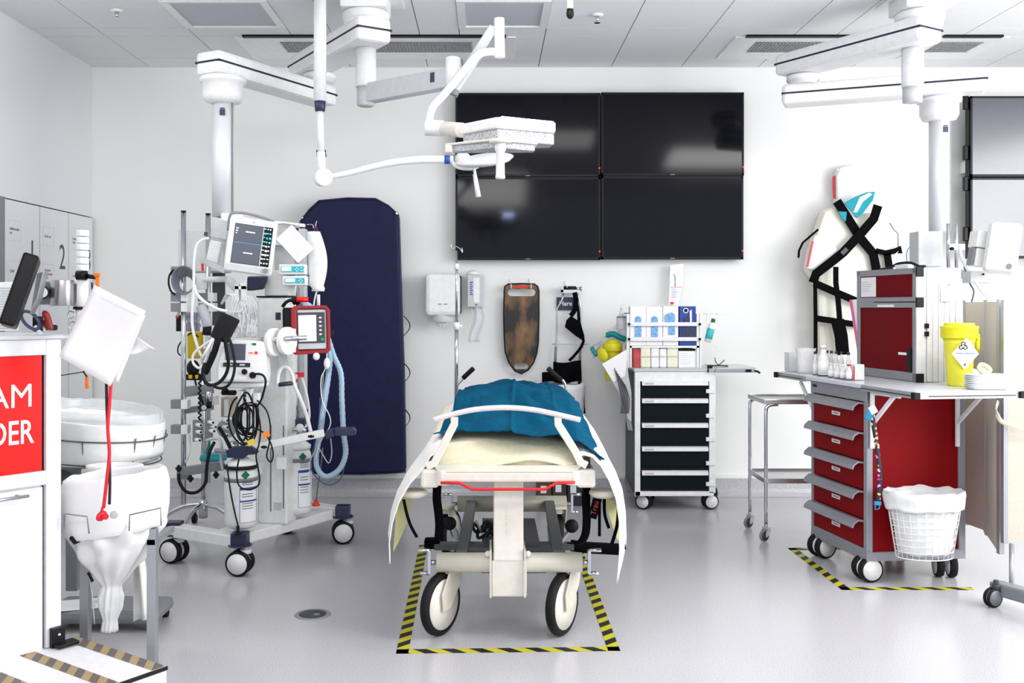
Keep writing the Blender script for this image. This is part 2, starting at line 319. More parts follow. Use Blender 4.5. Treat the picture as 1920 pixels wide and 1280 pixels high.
# ================================================================ things on the back wall
ledm = mat('red_led', (255, 20, 40), emit=6)
def tv(x0, x1, y0, y1, Yf, Yb, label, group, brackets=False):
    a = P(x0, y1, Yf); c = P(x1, y0, Yf)
    t = thing('wall_screen', label, 'television', ((a.x + c.x) / 2, Yb, a.z), group=group)
    part('housing', MB().bx(a.x, c.x, Yf + 0.004, Yb, a.z, c.z), bplas, t, bevel=0.003)
    f = MB(); e = 0.014
    f.bx(a.x, c.x, Yf, Yf + 0.02, a.z, a.z + e * 1.2).bx(a.x, c.x, Yf, Yf + 0.02, c.z - e, c.z).bx(a.x, a.x + e, Yf, Yf + 0.02, a.z, c.z).bx(c.x - e, c.x, Yf, Yf + 0.02, a.z, c.z)
    part('bezel', f, bplas, t)
    part('screen', MB().bx(a.x + e, c.x - e, Yf + 0.003, Yf + 0.006, a.z + e, c.z - e), mat('screen_reflection_grey', (60, 62, 72), 0.2, spec=1.0) if brackets else screen, t)  # right pair: window reflection partly painted in as a paler base colour
    l = MB().sph((c.x - 0.006, Yf - 0.001, a.z + 0.06), 0.005, 8)
    part('standby_light', l, ledm, t, label='small glowing red standby light')
    part('maker_plate', MB().bx((a.x + c.x) / 2 - 0.016, (a.x + c.x) / 2 + 0.016, Yf - 0.001, Yf, a.z + 0.004, a.z + 0.01), mgrey, t)
    if brackets:
        for zz in (0.47, 0.12): part('side_bracket', MB().bx(a.x - 0.035, a.x, Yf + 0.02, Yf + 0.05, a.z + zz, a.z + zz + 0.1), bplas, t, bevel=0.006)
    return t
tv(854, 1125.5, 174, 331, 7.03, 7.1, 'black wall screen, upper left of the four, behind the surgical lamp', 'wall of four screens')
tv(1127.5, 1395, 173, 329, 7.03, 7.1, 'black wall screen, upper right of the block of four', 'wall of four screens')
tv(854, 1126, 332, 487, 7.03, 7.1, 'black wall screen, lower left of the four, above the paper dispenser', 'wall of four screens')
tv(1128, 1394, 330, 486, 7.03, 7.1, 'black wall screen, lower right of the four, above the glove boxes', 'wall of four screens')
tv(1820, 2092, 180, 331, 6.9, 6.98, 'pale reflecting screen at the right edge of the photo, the upper one', 'stack of two screens at the right', True)
tv(1820, 2092, 333, 484, 6.9, 6.98, 'pale reflecting screen at the right edge of the photo, the lower one', 'stack of two screens at the right', True)
k = thing('wall_bracket', 'white wall rail holding the two screens at the right edge', 'bracket', P(1960, 335, BW))
part('rail', MB().bx(3.38, 4.5, 6.985, BW, 1.7, 1.78).bx(3.38, 4.5, 6.985, BW, 2.3, 2.38), white, k)
# spare mattress leaning on the wall
m = thing('foam_mattress', 'tall navy blue vinyl mattress with cut corners standing against the wall', 'mattress', (P(675, 888, 7.0).x, 7.02, 0.17))
ol = [(563, 414), (580, 392), (598, 376), (650, 371), (704, 372), (728, 385), (747, 402), (752, 560), (757, 700), (760, 886), (680, 889), (600, 888), (575, 886), (569, 700), (565, 550)]
part('mattress_body', MB().prism([P(x, y, 6.93) for x, y in ol], (0, 0.13, 0)), navyv, m, bevel=0.018)
seam = MB(); seam.tube([P(x, y, 6.945) for x, y in ol], 0.005, 6, closed=True); seam.tube([P(x, y, 7.045) for x, y in ol], 0.005, 6, closed=True)
part('piping', seam, navy, m)
for y0 in (592, 680, 765):
    q = P(758, y0, 7.0); a = []
    for i in range(9): t = math.pi * i / 8; a.append(q + Vector((0.045 * math.sin(t) - 0.005, 0, -0.14 * i / 8)))
    part('carry_handle', MB().ribbon(a, 0.03, 0.004, (0, 1, 0), 3), bweb, m)
for x, y in ((566, 408), (744, 400)):
    part('hanging_eyelet', MB().lathe(P(x, y, 6.92), [(0.006, -0.003), (0.012, 0), (0.006, 0.003)], 12, (0, 1, 0)), chrome, m)
# paper towel dispenser
t = thing('paper_towel_dispenser', 'white rounded centre-pull paper dispenser on the wall left of the drip pole', 'dispenser', P(829, 605, BW))
a = P(797, 592, 6.9); c = P(862, 512, 6.9)
part('cover', MB().bx(a.x, c.x, 6.9, 7.1, a.z, c.z), wplas, t, bevel=0.03)
part('back_plate', MB().bx(a.x - 0.006, c.x + 0.006, 7.08, BW, a.z + 0.02, c.z - 0.015), bplas, t)
q = P(829, 592, 7.0); part('funnel', MB().lathe(q, [(0.062, -0.045), (0.075, -0.04), (0.078, 0.0), (0.09, 0.01)]), wplas, t)
tw = MB()
for i in range(5): tw.tube([q + Vector((0.01 * (i - 2), 0.0, -0.04)), q + Vector((0.014 * (i - 2), -0.01, -0.07 - 0.012 * (i % 2)))], [0.016, 0.004], 6)
part('paper_towel', tw, paper, t)
q = P(822, 570, 6.8995); mk = MB()
for i in (0, 1, 3, 4): mk.bx(q.x + i * 0.013, q.x + i * 0.013 + 0.008, 6.8985, 6.9, q.z - 0.004, q.z + 0.004)
part('maker_mark', mk, ink, t)
# glove / apron dispenser
t = thing('apron_dispenser', 'narrow white plastic dispenser with a clear film hanging below', 'dispenser', P(892, 575, BW))
a = P(877, 575, 7.0); c = P(907, 515, 7.0)
part('dispenser_body', MB().bx(a.x, c.x, 7.0, 7.1, a.z, c.z).mat(1).bx(a.x + 0.04, c.x - 0.03, 6.997, 7.0, a.z + 0.03, c.z - 0.02), [gplas, wplas], t, bevel=0.008)
part('dispenser_top', MB().lathe(P(886, 515, 7.04), [(0.045, 0), (0.04, 0.02), (0.02, 0.03), (0.001, 0.034)]), wplas, t)
dots = MB(); q = P(881, 530, 6.998)
for i in range(7): dots.bx(q.x, q.x + 0.02 - 0.006 * (i % 2), 6.9975, 6.998, q.z - i * 0.014, q.z - i * 0.014 + 0.007)
dots.sph(P(893, 571, 6.996), 0.006, 8); part('printed_icons', dots, blue, t)
part('hanging_film', MB().grid(lambda u, v: P(882 + 22 * u + 4 * math.sin(v * 5), 576 + 65 * v, 7.02) + Vector((0, 0.02 * math.sin(u * 9 + v * 3), 0)), 12, 10), clear, t, solid=0.001)
# transfer board
tb = thing('transfer_board', 'worn black and brown sliding board with two hand slots hanging on hooks', 'transfer board', P(978, 695, BW))
def slot(x0, x1, y0, y1, n=6):
    r = (y1 - y0) / 2; ym = (y0 + y1) / 2; o = []
    for s0, cx in ((1, x1 - r), (-1, x0 + r)):
        for i in range(n + 1): t = -math.pi / 2 + math.pi * i / n; o.append((cx + s0 * r * math.cos(t), ym + s0 * r * math.sin(t)))
    return o
def holed(outer, holes, Yf, th):
    """a plate facing the camera with holes through it"""
    cu = bpy.data.curves.new('c', 'CURVE'); cu.dimensions = '2D'; cu.fill_mode = 'BOTH'; cu.extrude = th / 2
    for o in [outer] + holes:
        s = cu.splines.new('POLY'); s.points.add(len(o) - 1); s.use_cyclic_u = True
        for i, (x, y) in enumerate(o): q = P(x, y, Yf); s.points[i].co = (q.x, q.z, 0, 1)
    ob = bpy.data.objects.new('c', cu); me = bpy.data.meshes.new_from_object(ob)
    mb = MB(); mb.add([(v.co.x, Yf + th / 2 + v.co.z, v.co.y) for v in me.vertices], [tuple(p.vertices) for p in me.polygons])
    bpy.data.objects.remove(ob); return mb
bo = [(Vector((x, y, 0))) for x, y in [(946, 545), (947, 537), (953, 533), (978, 532), (1002, 533), (1008, 537), (1010, 545), (1010, 590), (1009, 640), (1006, 662), (1000, 679), (990, 693), (978, 700), (966, 695), (955, 680), (948, 660), (946, 630), (945, 590)]]
wm = bpy.data.materials.new('worn_black_board'); wm.use_nodes = True; N = wm.node_tree.nodes; L = wm.node_tree.links
tc = N.new('ShaderNodeTexCoord'); mp = N.new('ShaderNodeMapping'); mp.inputs['Scale'].default_value = (7, 1, 3.2); L.new(tc.outputs['Object'], mp.inputs[0])
mp.inputs['Location'].default_value = (0.55, 0, 0.3)
nz = N.new('ShaderNodeTexNoise'); nz.inputs['Scale'].default_value = 1.0; nz.inputs['Detail'].default_value = 6; L.new(mp.outputs[0], nz.inputs['Vector'])
rp = N.new('ShaderNodeValToRGB'); rp.color_ramp.elements[0].position = 0.44; rp.color_ramp.elements[1].position = 0.74
rp.color_ramp.elements[0].color = (*lin((22, 16, 12)), 1); rp.color_ramp.elements[1].color = (*lin((176, 132, 78)), 1)
L.new(nz.outputs['Fac'], rp.inputs[0]); L.new(rp.outputs[0], N['Principled BSDF'].inputs['Base Color']); N['Principled BSDF'].inputs['Roughness'].default_value = 0.4
part('board', holed([(p.x, p.y) for p in bo], [slot(952, 1004, 542, 555), slot(964, 990, 681, 692)], 7.05, 0.012), wm, tb, label='board worn brown down the middle')
part('board_edge', MB().tube([P(p.x, p.y, 7.056) for p in bo], 0.0075, 8, closed=True), bplas, tb)
part('red_label', MB().bx(P(966, 0, 7).x, P(991, 0, 7).x, 7.046, 7.049, P(0, 539.5, 7.05).z, P(0, 535.5, 7.05).z), red, tb)
for i, x in enumerate((958, 995)):
    q = P(x, 533, 7.1); solo('wall_hook', MB().bx(q.x - 0.009, q.x + 0.009, BW - 0.008, BW, q.z - 0.02, q.z + 0.04).tube([(q.x, BW - 0.01, q.z - 0.01), (q.x, 7.05, q.z - 0.025), (q.x, 7.03, q.z - 0.03), (q.x, 7.025, q.z + 0.0)], 0.0035, 8), white, ['white wall hook at the left top of the brown board', 'white wall hook at the right top of the brown board'][i], 'hook', 'hooks above the sliding board')
# traction splint with sign
sg = thing('wall_sign', 'dark navy sign reading Hare behind the splint', 'sign', P(1066, 568, BW))
part('sign_plate', MB().bx(P(1044, 0, 7.1).x, P(1082, 0, 7.1).x, 7.108, BW, P(0, 581, 7.1).z, P(0, 557, 7.1).z), navy, sg)
text('sign_lettering', 'Hare', front(1060.5, 569, 7.1075), 0.046, white, sg, bold=0.0006)
sp = thing('traction_splint', 'chrome traction splint with black straps hanging under its hook', 'splint', P(1066, 700, BW))
fr = MB(); Y = 7.06
fr.tube([P(1057, 548, Y), P(1054, 562, Y), P(1044, 580, Y), P(1043, 640, Y), P(1041, 690, Y), P(1041, 735, Y)], 0.006, 8)
fr.tube([P(1081, 548, Y), P(1086, 562, Y), P(1089, 580, Y), P(1088, 640, Y), P(1086, 690, Y), P(1086, 735, Y)], 0.006, 8)
fr.tube([P(1035, 645, Y), P(1043, 645, Y), P(1062, 645, Y), P(1088, 645, Y), P(1103, 645, Y)], 0.004, 8)
part('frame', fr, chrome, sp)
sl = MB(); sl.cyl(P(1042, 650, Y), P(1041, 680, Y), 0.009).cyl(P(1088, 650, Y), P(1087, 680, Y), 0.009); part('sleeve', sl, mgrey, sp)
part('top_yoke', MB().bx(P(1052, 0, Y).x, P(1086, 0, Y).x, Y - 0.02, Y + 0.02, P(0, 549, Y).z, P(0, 543, Y).z).bx(P(1052, 0, Y).x, P(1056, 0, Y).x, Y - 0.02, Y + 0.02, P(0, 548, Y).z, P(0, 537, Y).z), chrome, sp)
part('winch', MB().cyl(P(1057, 540, Y), P(1080, 540, Y), 0.014).mat(1).cyl(P(1080, 541, Y), P(1088, 541, Y), 0.01).cyl(P(1088, 541, Y), P(1091, 541, Y), 0.017), [bplas, chrome], sp)
st = MB(); Y = 7.04
st.ribbon([P(1077, 548, Y), P(1080, 562, Y), P(1078, 580, Y), P(1070, 592, Y)], 0.034, 0.006, sub=3)
st.ribbon([P(1078, 552, Y), P(1084, 580, Y), P(1086, 605, Y), P(1094, 640, Y), P(1078, 665, Y), P(1067, 676, Y)], 0.02, 0.005, sub=3)
st.prism([P(1062, 600, Y), P(1070, 592, Y), P(1086, 602, Y), P(1092, 638, Y), P(1080, 630, Y), P(1059, 613, Y)], (0, -0.012, 0))
part('ankle_strap', st, bweb, sp)
lb = MB(); lb.grid(lambda u, v: P(1038 + 52 * u, 678 + 38 * v + 2 * math.sin(u * 5), 7.03) + Vector((0, 0.015 * math.sin(u * 8 + v * 2), 0)), 10, 6)
lb.grid(lambda u, v: P(1017 + 30 * u, 698 + 18 * v - 3 * u, 7.0) + Vector((0, 0.01 * math.sin(u * 8), 0)), 8, 4)
part('leg_straps', lb, bweb, sp, solid=0.012)
part('hanging_strap', MB().ribbon([P(1086, 715, 7.0), P(1093, 730, 7.0), P(1092, 752, 7.0), P(1094, 775, 7.0)], 0.03, 0.004, sub=4), bweb, sp)
q = P(1062, 536, 7.1); solo('wall_hook', MB().bx(q.x - 0.008, q.x + 0.008, BW - 0.008, BW, q.z - 0.02, q.z + 0.035).tube([(q.x, BW - 0.01, q.z), (q.x, 7.04, q.z - 0.012), (q.x, 7.03, q.z + 0.01)], 0.0035), white, 'white wall hook holding the chrome traction splint', 'hook')
# waste bag on the wall behind the stretcher
wb = thing('waste_bag_holder', 'clear waste bag on a wire ring behind the stretcher head', 'bag holder', P(1050, 760, 6.95))
part('wire_ring', MB().tube([P(1050, 722, 6.93) + Vector((0.17 * math.cos(i * math.pi / 8), 0.12 * math.sin(i * math.pi / 8), 0)) for i in range(16)], 0.005, 8, closed=True), mgrey, wb)
part('bag', MB().grid(lambda u, v: P(1050, 718, 6.93) + Vector(((0.175 - 0.03 * v) * math.cos(2 * math.pi * u) + 0.01 * wob(u * 6, v * 3, 0), (0.125 - 0.02 * v) * math.sin(2 * math.pi * u), -0.36 * v + 0.015 * wob(u * 9, v, 2))), 32, 10), bagm, wb, solid=0.001)
# catheter sleeve hanging over the glove boxes
cs = thing('catheter_packet', 'tall narrow white sterile packet hanging on the wall above the glove boxes', 'medical packet', P(1266, 570, BW))
part('packet', MB().prism([P(1257, 497, 7.05), P(1282, 494, 7.05), P(1281, 530, 7.05), P(1271, 572, 7.05), P(1254, 570, 7.05)], (0, 0.012, 0)), paper, cs)
pr = MB(); pr.tube([P(1264, 514, 7.048), P(1266, 520, 7.048), P(1266, 537, 7.048)], 0.002, 6); lines(pr, front(1259, 542, 7.047), 0.05, 6, 0, 0.012)
part('printed_drawing', pr, blue, cs); part('red_mark', MB().bx(P(1257, 0, 7.05).x, P(1263, 0, 7.05).x, 7.046, 7.049, P(0, 570, 7.05).z, P(0, 566, 7.05).z).bx(P(1257, 0, 7.05).x, P(1279, 0, 7.05).x, 7.046, 7.049, P(0, 538.4, 7.05).z, P(0, 537.8, 7.05).z), red, cs)
# vacuum splint / evacuation mattress with harness
ev = thing('spinal_immobiliser', 'cream padded spinal immobiliser with black crossed harness hanging on the wall', 'immobiliser', P(1605, 660, BW))
part('head_shell', MB().prism([P(x, y, 7.02) for x, y in [(1570, 380), (1569, 330), (1575, 313), (1600, 306), (1632, 310), (1643, 330), (1643, 380), (1625, 420), (1590, 415)]], (0, 0.1, 0)), wplas, ev, bevel=0.02)
eo = [(1546, 396), (1565, 384), (1590, 398), (1612, 410), (1630, 395), (1652, 404), (1672, 430), (1685, 470), (1687, 520), (1690, 600), (1690, 700), (1540, 700), (1535, 640), (1534, 560), (1532, 525), (1514, 508), (1520, 470), (1534, 430)]
import mathutils
def insidey(x, y, o):
    c = False
    for i in range(len(o)):
        x1, y1 = o[i]; x2, y2 = o[i - 1]
        if (y1 > y) != (y2 > y) and x < (x2 - x1) * (y - y1) / (y2 - y1) + x1: c = not c
    return c
part('padded_body', MB().prism([P(x, y, 6.93) for x, y in eo], (0, 0.14, 0)), mat('cream_canvas', (240, 238, 222), 0.8, bump=0.35, scale=7), ev, bevel=0.035)
part('left_flap', MB().prism([P(x, y, 6.9) for x, y in [(1528, 440), (1560, 445), (1572, 470), (1545, 500), (1535, 509), (1512, 503), (1518, 470)]], (0, 0.03, 0)), wplas, ev, bevel=0.012)
part('red_edge', MB().beam(P(1524, 452, 6.895), P(1514, 500, 6.895), 0.012, 0.012), mat('faded_red', (214, 70, 76)), ev)
hr = MB(); Y = 6.9
def strap(mb, pts, wd, Y=6.9, t=0.006):
    """strap lying on a surface that faces the camera: width is measured across its path"""
    p = [P(x, y, Y) for x, y in pts]; m = len(p); vs = []
    for i in range(m):
        T = (p[min(i + 1, m - 1)] - p[max(i - 1, 0)]).normalized(); n = T.cross(Vector((0, 1, 0))).normalized() * wd / 2
        for s0, yy in ((-1, 0), (1, 0), (1, t), (-1, t)): vs.append(p[i] + n * s0 + Vector((0, yy - t, 0)))
    mb.add(vs, [(i * 4 + k, i * 4 + (k + 1) % 4, i * 4 + 4 + (k + 1) % 4, i * 4 + 4 + k) for i in range(m - 1) for k in range(4)])
    mb.add(vs, [(3, 2, 1, 0), tuple(range(m * 4 - 4, m * 4))]); return mb
part('shoulder_strap', strap(MB(), [(1569, 377), (1585, 402), (1612, 445), (1637, 475), (1642, 500), (1645, 520)], 0.062), bweb, ev)
part('shoulder_strap', strap(MB(), [(1646, 385), (1638, 410), (1612, 440), (1580, 474), (1560, 490), (1530, 513), (1524, 530)], 0.062, 6.88), bweb, ev)
part('side_strap', strap(MB(), [(1528, 520), (1529, 600), (1529, 662)], 0.026, 6.885), bweb, ev)
part('chest_strap', strap(MB(), [(1526, 530), (1560, 545), (1600, 562), (1625, 572)], 0.05, 6.875), bweb, ev)
part('waist_strap', strap(MB(), [(1526, 596), (1560, 601), (1590, 606), (1620, 610)], 0.042, 6.875), bweb, ev)
part('centre_strap', strap(MB(), [(1567, 500), (1567, 530), (1571, 560), (1575, 610), (1577, 662)], 0.036, 6.87), bweb, ev)
part('leg_strap', strap(MB(), [(1570, 600), (1577, 630), (1580, 665)], 0.09, 6.865), bweb, ev)
part('arm_strap', strap(MB(), [(1642, 470), (1660, 474), (1676, 471), (1687, 465), (1687, 475)], 0.036), bweb, ev)
part('loose_strap', strap(MB(), [(1534, 430), (1520, 442), (1505, 455), (1498, 470), (1497, 483)], 0.014), bweb, ev)
part('loose_strap', strap(MB(), [(1663, 475), (1667, 500), (1670, 520)], 0.05), bweb, ev)
part('buckle', MB().box(P(1583, 471, 6.87), (0.05, 0.012, 0.03), Matrix.Rotation(math.radians(-45), 3, 'Y')).sph(P(1597, 456, 6.868), 0.004, 8), dgrey, ev)
part('teal_lining', MB().prism([P(x, y, 6.885) for x, y in [(1583, 380), (1605, 368), (1625, 360), (1641, 359), (1637, 375), (1618, 400), (1607, 408), (1597, 396)]], (0, 0.01, 0)).prism([P(x, y, 6.885) for x, y in [(1572, 396), (1588, 397), (1586, 415), (1580, 410)]], (0, 0.01, 0)), mat('bright_teal_cloth', (20, 150, 165), 0.8), ev)
part('lining_fold', MB().prism([P(x, y, 6.882) for x, y in [(1600, 398), (1612, 370), (1630, 361), (1636, 364), (1618, 378), (1607, 398)]], (0, 0.004, 0)), wplas, ev)
part('carabiner', MB().tube([P(1668, 418, 6.9), P(1676, 430, 6.9), P(1684, 438, 6.9), P(1684, 462, 6.9)], 0.004, 6), mgrey, ev)
solo('red_pull_tag', MB().prism([P(x, y, 7.05) for x, y in [(1563, 330), (1568, 328), (1569, 345), (1567, 372), (1564, 371), (1563, 352)]], (0, 0.02, 0)), red, 'narrow red tag on the wall above the cream immobiliser', 'tag')
solo('wall_peg', MB().cyl(P(1570, 318, BW), P(1570, 318, 7.02), 0.006).sph(P(1570, 318, 7.02), 0.01, 8), white, 'white peg behind the red tag over the immobiliser', 'hook')
# numbered cabinets in the left wall
cf = LW
cabm = mat('cabinet_laminate', (226, 229, 231), 0.45, var=0.01)
ctrl = [(5.80, 6.26), (6.26, 6.69), (6.69, 7.10)]
nums = ['1', '2', '3']
for i, (y0, y1) in enumerate(ctrl):
    t = thing('tall_cabinet', ['tall white cabinet marked with a large one, behind the black desk monitor', 'tall white cabinet marked with a large two, the middle one of the left wall', 'tall white cabinet marked with a large three, next to the room corner'][i], 'cabinet', (cf, (y0 + y1) / 2, 0), group='numbered cabinets in the left wall')
    part('carcass', MB().bx(cf - 0.025, cf - 0.004, y0, y1 - 0.004, 0.1, 1.985), dgrey, t)
    part('upper_door', MB().bx(cf - 0.004, cf + 0.014, y0 + 0.006, y1 - 0.01, 0.9, 1.98), cabm, t, bevel=0.002)
    part('lower_door', MB().bx(cf - 0.004, cf + 0.014, y0 + 0.006, y1 - 0.01, 0.12, 0.893), cabm, t, bevel=0.002)
    X = cf + 0.0145; M = lambda y, z: frame((X, y, z), (0, 1, 0), (0, 0, 1))
    text('cabinet_number', nums[i], M(y1 - (0.11, 0.105, 0.085)[i], 1.67), 0.235, dgrey, t, sx=0.85)
    words = [('Anfärtmedic-\nset', 'CPAP'), ('Sectio set', 'Sectioset\nPeroperativ\nväska'), ('Kolsyre-\nlarm', 'Sectio')][i]
    colr = [ink, mat('magenta_print', (170, 80, 120)), MATS.get('magenta_print') or ink][i]
    text('door_lettering', words[0], M(y0 + 0.06, 1.80), 0.024, colr, t, 'LEFT'); text('door_lettering', words[1], M(y0 + 0.06, 1.56), 0.024, colr, t, 'LEFT')
    fr = MB(); xx = X + 0.0004
    for zc in ((1.74, 1.86), (1.5, 1.62)):
        for (ya, yb, za, zb) in ((y0 + .04, y0 + .2, zc[0], zc[0] + .0015), (y0 + .04, y0 + .2, zc[1], zc[1] + .0015), (y0 + .04, y0 + .0415, *zc), (y0 + .1985, y0 + .2, *zc)): fr.bx(X, xx, ya, yb, za, zb)
    part('label_outline', fr, gplas, t)
struct('trim_1', MB().bx(LW - 0.02, LW + 0.016, 5.745, 5.80, 0, 1.99), mgrey)
# ================================================================ ceiling arms, column supports, lamps
def XY(px, Y): return Vector(((px - CX) * Y / F, Y, 0))
def up(v, z): return Vector((v.x, v.y, z))
stripe = mat('navy_stripe', (18, 20, 44), 0.5)
def boom(t, a, b, z0, z1, w, name='boom_arm', label=None):
    a = Vector(a); b = Vector(b); zc = (z0 + z1) / 2; o = part(name, MB().beam(up(a, zc), up(b, zc), w, z1 - z0), white, t, bevel=0.022, label=label)
    d = (b - a).normalized() * 0.001
    part('trim_stripe', MB().beam(up(a - d, zc + 0.004), up(b + d, zc + 0.004), w + 0.002, 0.011), stripe, o)
    return o
def pendant(lab, A, A2, B, B2, C1, C2, J, col, colz, mtlab):
    t = thing('ceiling_pendant', lab, 'ceiling arm', up(A, CZ), group='articulated ceiling supports')
    part('ceiling_plate', MB().bx(A.x - 0.16, A.x + 0.2, A.y - 0.14, A.y + 0.2, CZ - 0.012, CZ), white, t, bevel=0.004)
    part('ceiling_mount', MB().box((A.x, A.y, CZ - 0.05), (0.25, 0.25, 0.08)).lathe((A.x, A.y, CZ - 0.17), [(0.12, 0), (0.12, 0.03), (0.13, 0.035), (0.13, 0.07), (0.12, 0.08)], 32), white, t, bevel=0.01)
    boom(t, A2, B2, 2.775, 2.905, 0.2, label='upper arm fixed under the ceiling')
    part('arm_joint', MB().lathe(up(J, 2.715), [(0.085, 0), (0.085, 0.02), (0.1, 0.022), (0.1, 0.05), (0.08, 0.06)], 32), white, t)
    boom(t, C1, C2, 2.595, 2.72, 0.17, label='lower arm carrying the column')
    cj = part('column_collar', MB().lathe(up(col, 2.455), [(0.06, 0), (0.095, 0.01), (0.11, 0.04), (0.11, 0.11), (0.125, 0.115), (0.125, 0.14)], 36), white, t)
    c = part('support_column', MB().cyl(up(col, colz), up(col, 2.46), 0.058, n=40), mat('column_aluminium', (222, 223, 226), 0.35, 0.12, stretch=(6, 6, 80)), t)
    part('groove', MB().bx(col.x + 0.052, col.x + 0.06, col.y - 0.028, col.y - 0.018, colz, 2.46), mgrey, c)
    q = Vector((col.x + 0.012, col.y - 0.0585, 2.40))
    part('maker_label', MB().box(q, (0.03, 0.002, 0.032)).box(q + Vector((0, 0, 0.022)), (0.026, 0.002, 0.006)), navy, t)
    return t
pendant('white articulated ceiling arm whose column carries the left equipment rack', XY(686, 5.5), XY(703, 5.34), XY(590, 6.05), XY(568, 6.26),
        XY(388, 5.32), XY(612, 6.22), XY(600, 6.08), XY(418, 5.43), 1.84, '')
pendant('white articulated ceiling arm over the red cart at the right', XY(1725, 5.5), XY(1747, 5.34), XY(1500, 6.1), XY(1473, 6.2),
        XY(1468, 6.2), XY(1850, 5.78), XY(1506, 6.12), XY(1761, 5.95), 1.8, '')
# idle drop tube under the right arm
t = thing('drop_tube', 'short white empty drop tube hanging below the right ceiling arm', 'ceiling arm', up(XY(1711, 5.5), 2.775))
part('tube_body', MB().lathe(up(XY(1711, 5.5), 2.56), [(0.056, 0), (0.058, 0.02), (0.058, 0.214)], 32), white, t)
part('end_cap', MB().lathe(up(XY(1711, 5.5), 2.475), [(0.035, 0), (0.052, 0.004), (0.052, 0.085)], 32), gplas, t)
# ---- surgical light on the left arm
SY = 4.98
t = thing('surgical_light', 'large white surgical lamp with glowing top edge in front of the screens', 'lamp', up(XY(686, 5.5), 2.775))
part('drop_tube', MB().lathe(up(XY(686, 5.5), 2.56), [(0.055, 0), (0.057, 0.02), (0.057, 0.214)], 32), white, t)
part('pivot', MB().lathe(up(XY(686, 5.5), 2.455), [(0.035, 0), (0.049, 0.006), (0.049, 0.105)], 32), gplas, t)
a = up(XY(690, 5.49), 2.525); b = up(XY(846, 5.12), 2.525)
part('swing_arm', MB().beam(a, b, 0.07, 0.105), gplas, t, bevel=0.008)
part('maker_label', MB().box(a.lerp(b, 0.82) + Vector((-0.014, -0.034, 0.012)), (0.028, 0.004, 0.05), Matrix.Rotation(math.atan2(b.y - a.y, b.x - a.x), 3, 'Z')), navy, t)
part('spindle', MB().lathe(up(XY(849, 5.11), 2.48), [(0.03, 0), (0.038, 0.01), (0.038, 0.145), (0.03, 0.15)], 28).cyl(up(XY(842, 5.11), 2.44), up(XY(842, 5.11), 2.48), 0.016), white, t)
part('spring_arm', MB().beam(P(852, 168, 5.06), P(927, 52, 5.0), 0.05, 0.062, (0, 1, 0)), gplas, t, bevel=0.006)
part('arm_end_cap', MB().beam(P(848, 177, 5.06), P(852, 168, 5.06), 0.052, 0.064, (0, 1, 0)), mgrey, t)
part('head_spindle', MB().cyl(P(936, 34, SY), P(937, 108, SY), 0.026), white, t, bevel=0.004)
part('yoke_tube', MB().tube([P(936, 97, SY), P(915, 97, SY), P(898, 102, SY), P(880, 120, SY), P(856, 150, SY), P(828, 182, SY), P(812, 200, SY), P(806, 218, SY), P(805, 236, SY)], 0.0195, 14, sub=4), white, t)
part('hub', MB().cyl(P(797, 239, SY), P(832, 241, SY), 0.04, n=28).mat(1).cyl(P(832, 241, SY), P(866, 244, 4.78), 0.036, n=28), [white, offw], t, bevel=0.003)
def slab(pts, z0, z1, mb=None): mb = mb or MB(); mb.prism([up(XY(x, Y), z0) for x, Y in pts], (0, 0, z1 - z0)); return mb
lens = mat('lamp_lens', (200, 202, 206), 0.15, bump=0.6, scale=160, var=0.5); glow = mat('lamp_glow', (235, 244, 255), emit=5)
p1 = [(930, 4.52), (1041, 4.66), (1036, 4.8), (1000, 4.86), (915, 4.86), (862, 4.7)]
part('lamp_housing', slab(p1, 2.165, 2.212), white, t, bevel=0.006)
part('glow_strip', slab([(940, 4.54), (1038, 4.67), (1033, 4.79), (996, 4.84), (950, 4.84)], 2.212, 2.219), glow, t, label='glowing bluish white strip on the lamp edge')
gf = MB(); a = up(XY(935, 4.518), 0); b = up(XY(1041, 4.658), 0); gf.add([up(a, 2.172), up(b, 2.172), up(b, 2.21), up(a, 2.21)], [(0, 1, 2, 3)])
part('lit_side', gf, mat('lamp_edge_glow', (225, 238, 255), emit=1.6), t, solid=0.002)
part('rear_strip', MB().bx(0.09, 0.235, 4.872, 4.876, 2.19, 2.208), mat('rear_lamp_glow', (190, 205, 255), emit=70), t, label='bright strip on the rear edge')
part('lens_block', slab([(933, 4.55), (1039, 4.68), (1030, 4.78), (925, 4.8), (868, 4.72)], 2.112, 2.165), lens, t, bevel=0.004)
part('lower_housing', slab([(932, 4.50), (1008, 4.62), (1005, 4.72), (850, 4.76), (834, 4.66)], 2.103, 2.114), offw, t, bevel=0.004)
part('lens_block', slab([(932, 4.53), (1003, 4.63), (1000, 4.68), (852, 4.7), (844, 4.66)], 2.074, 2.103), lens, t, bevel=0.004)
part('end_fitting', slab([(834, 4.65), (848, 4.64), (852, 4.72), (840, 4.72)], 2.07, 2.104), offw, t, bevel=0.004)
h = up(XY(938, 4.48), 0)
hb = part('handle_mount', MB().lathe(up(h, 2.085), [(0.05, 0.0), (0.05, 0.012), (0.03, 0.02)], 28), offw, t)
part('sterile_handle', MB().lathe(up(h, 1.925), [(0.001, 0), (0.021, 0.001), (0.0225, 0.01), (0.02, 0.02), (0.019, 0.12), (0.025, 0.13), (0.026, 0.165)], 24), white, t)
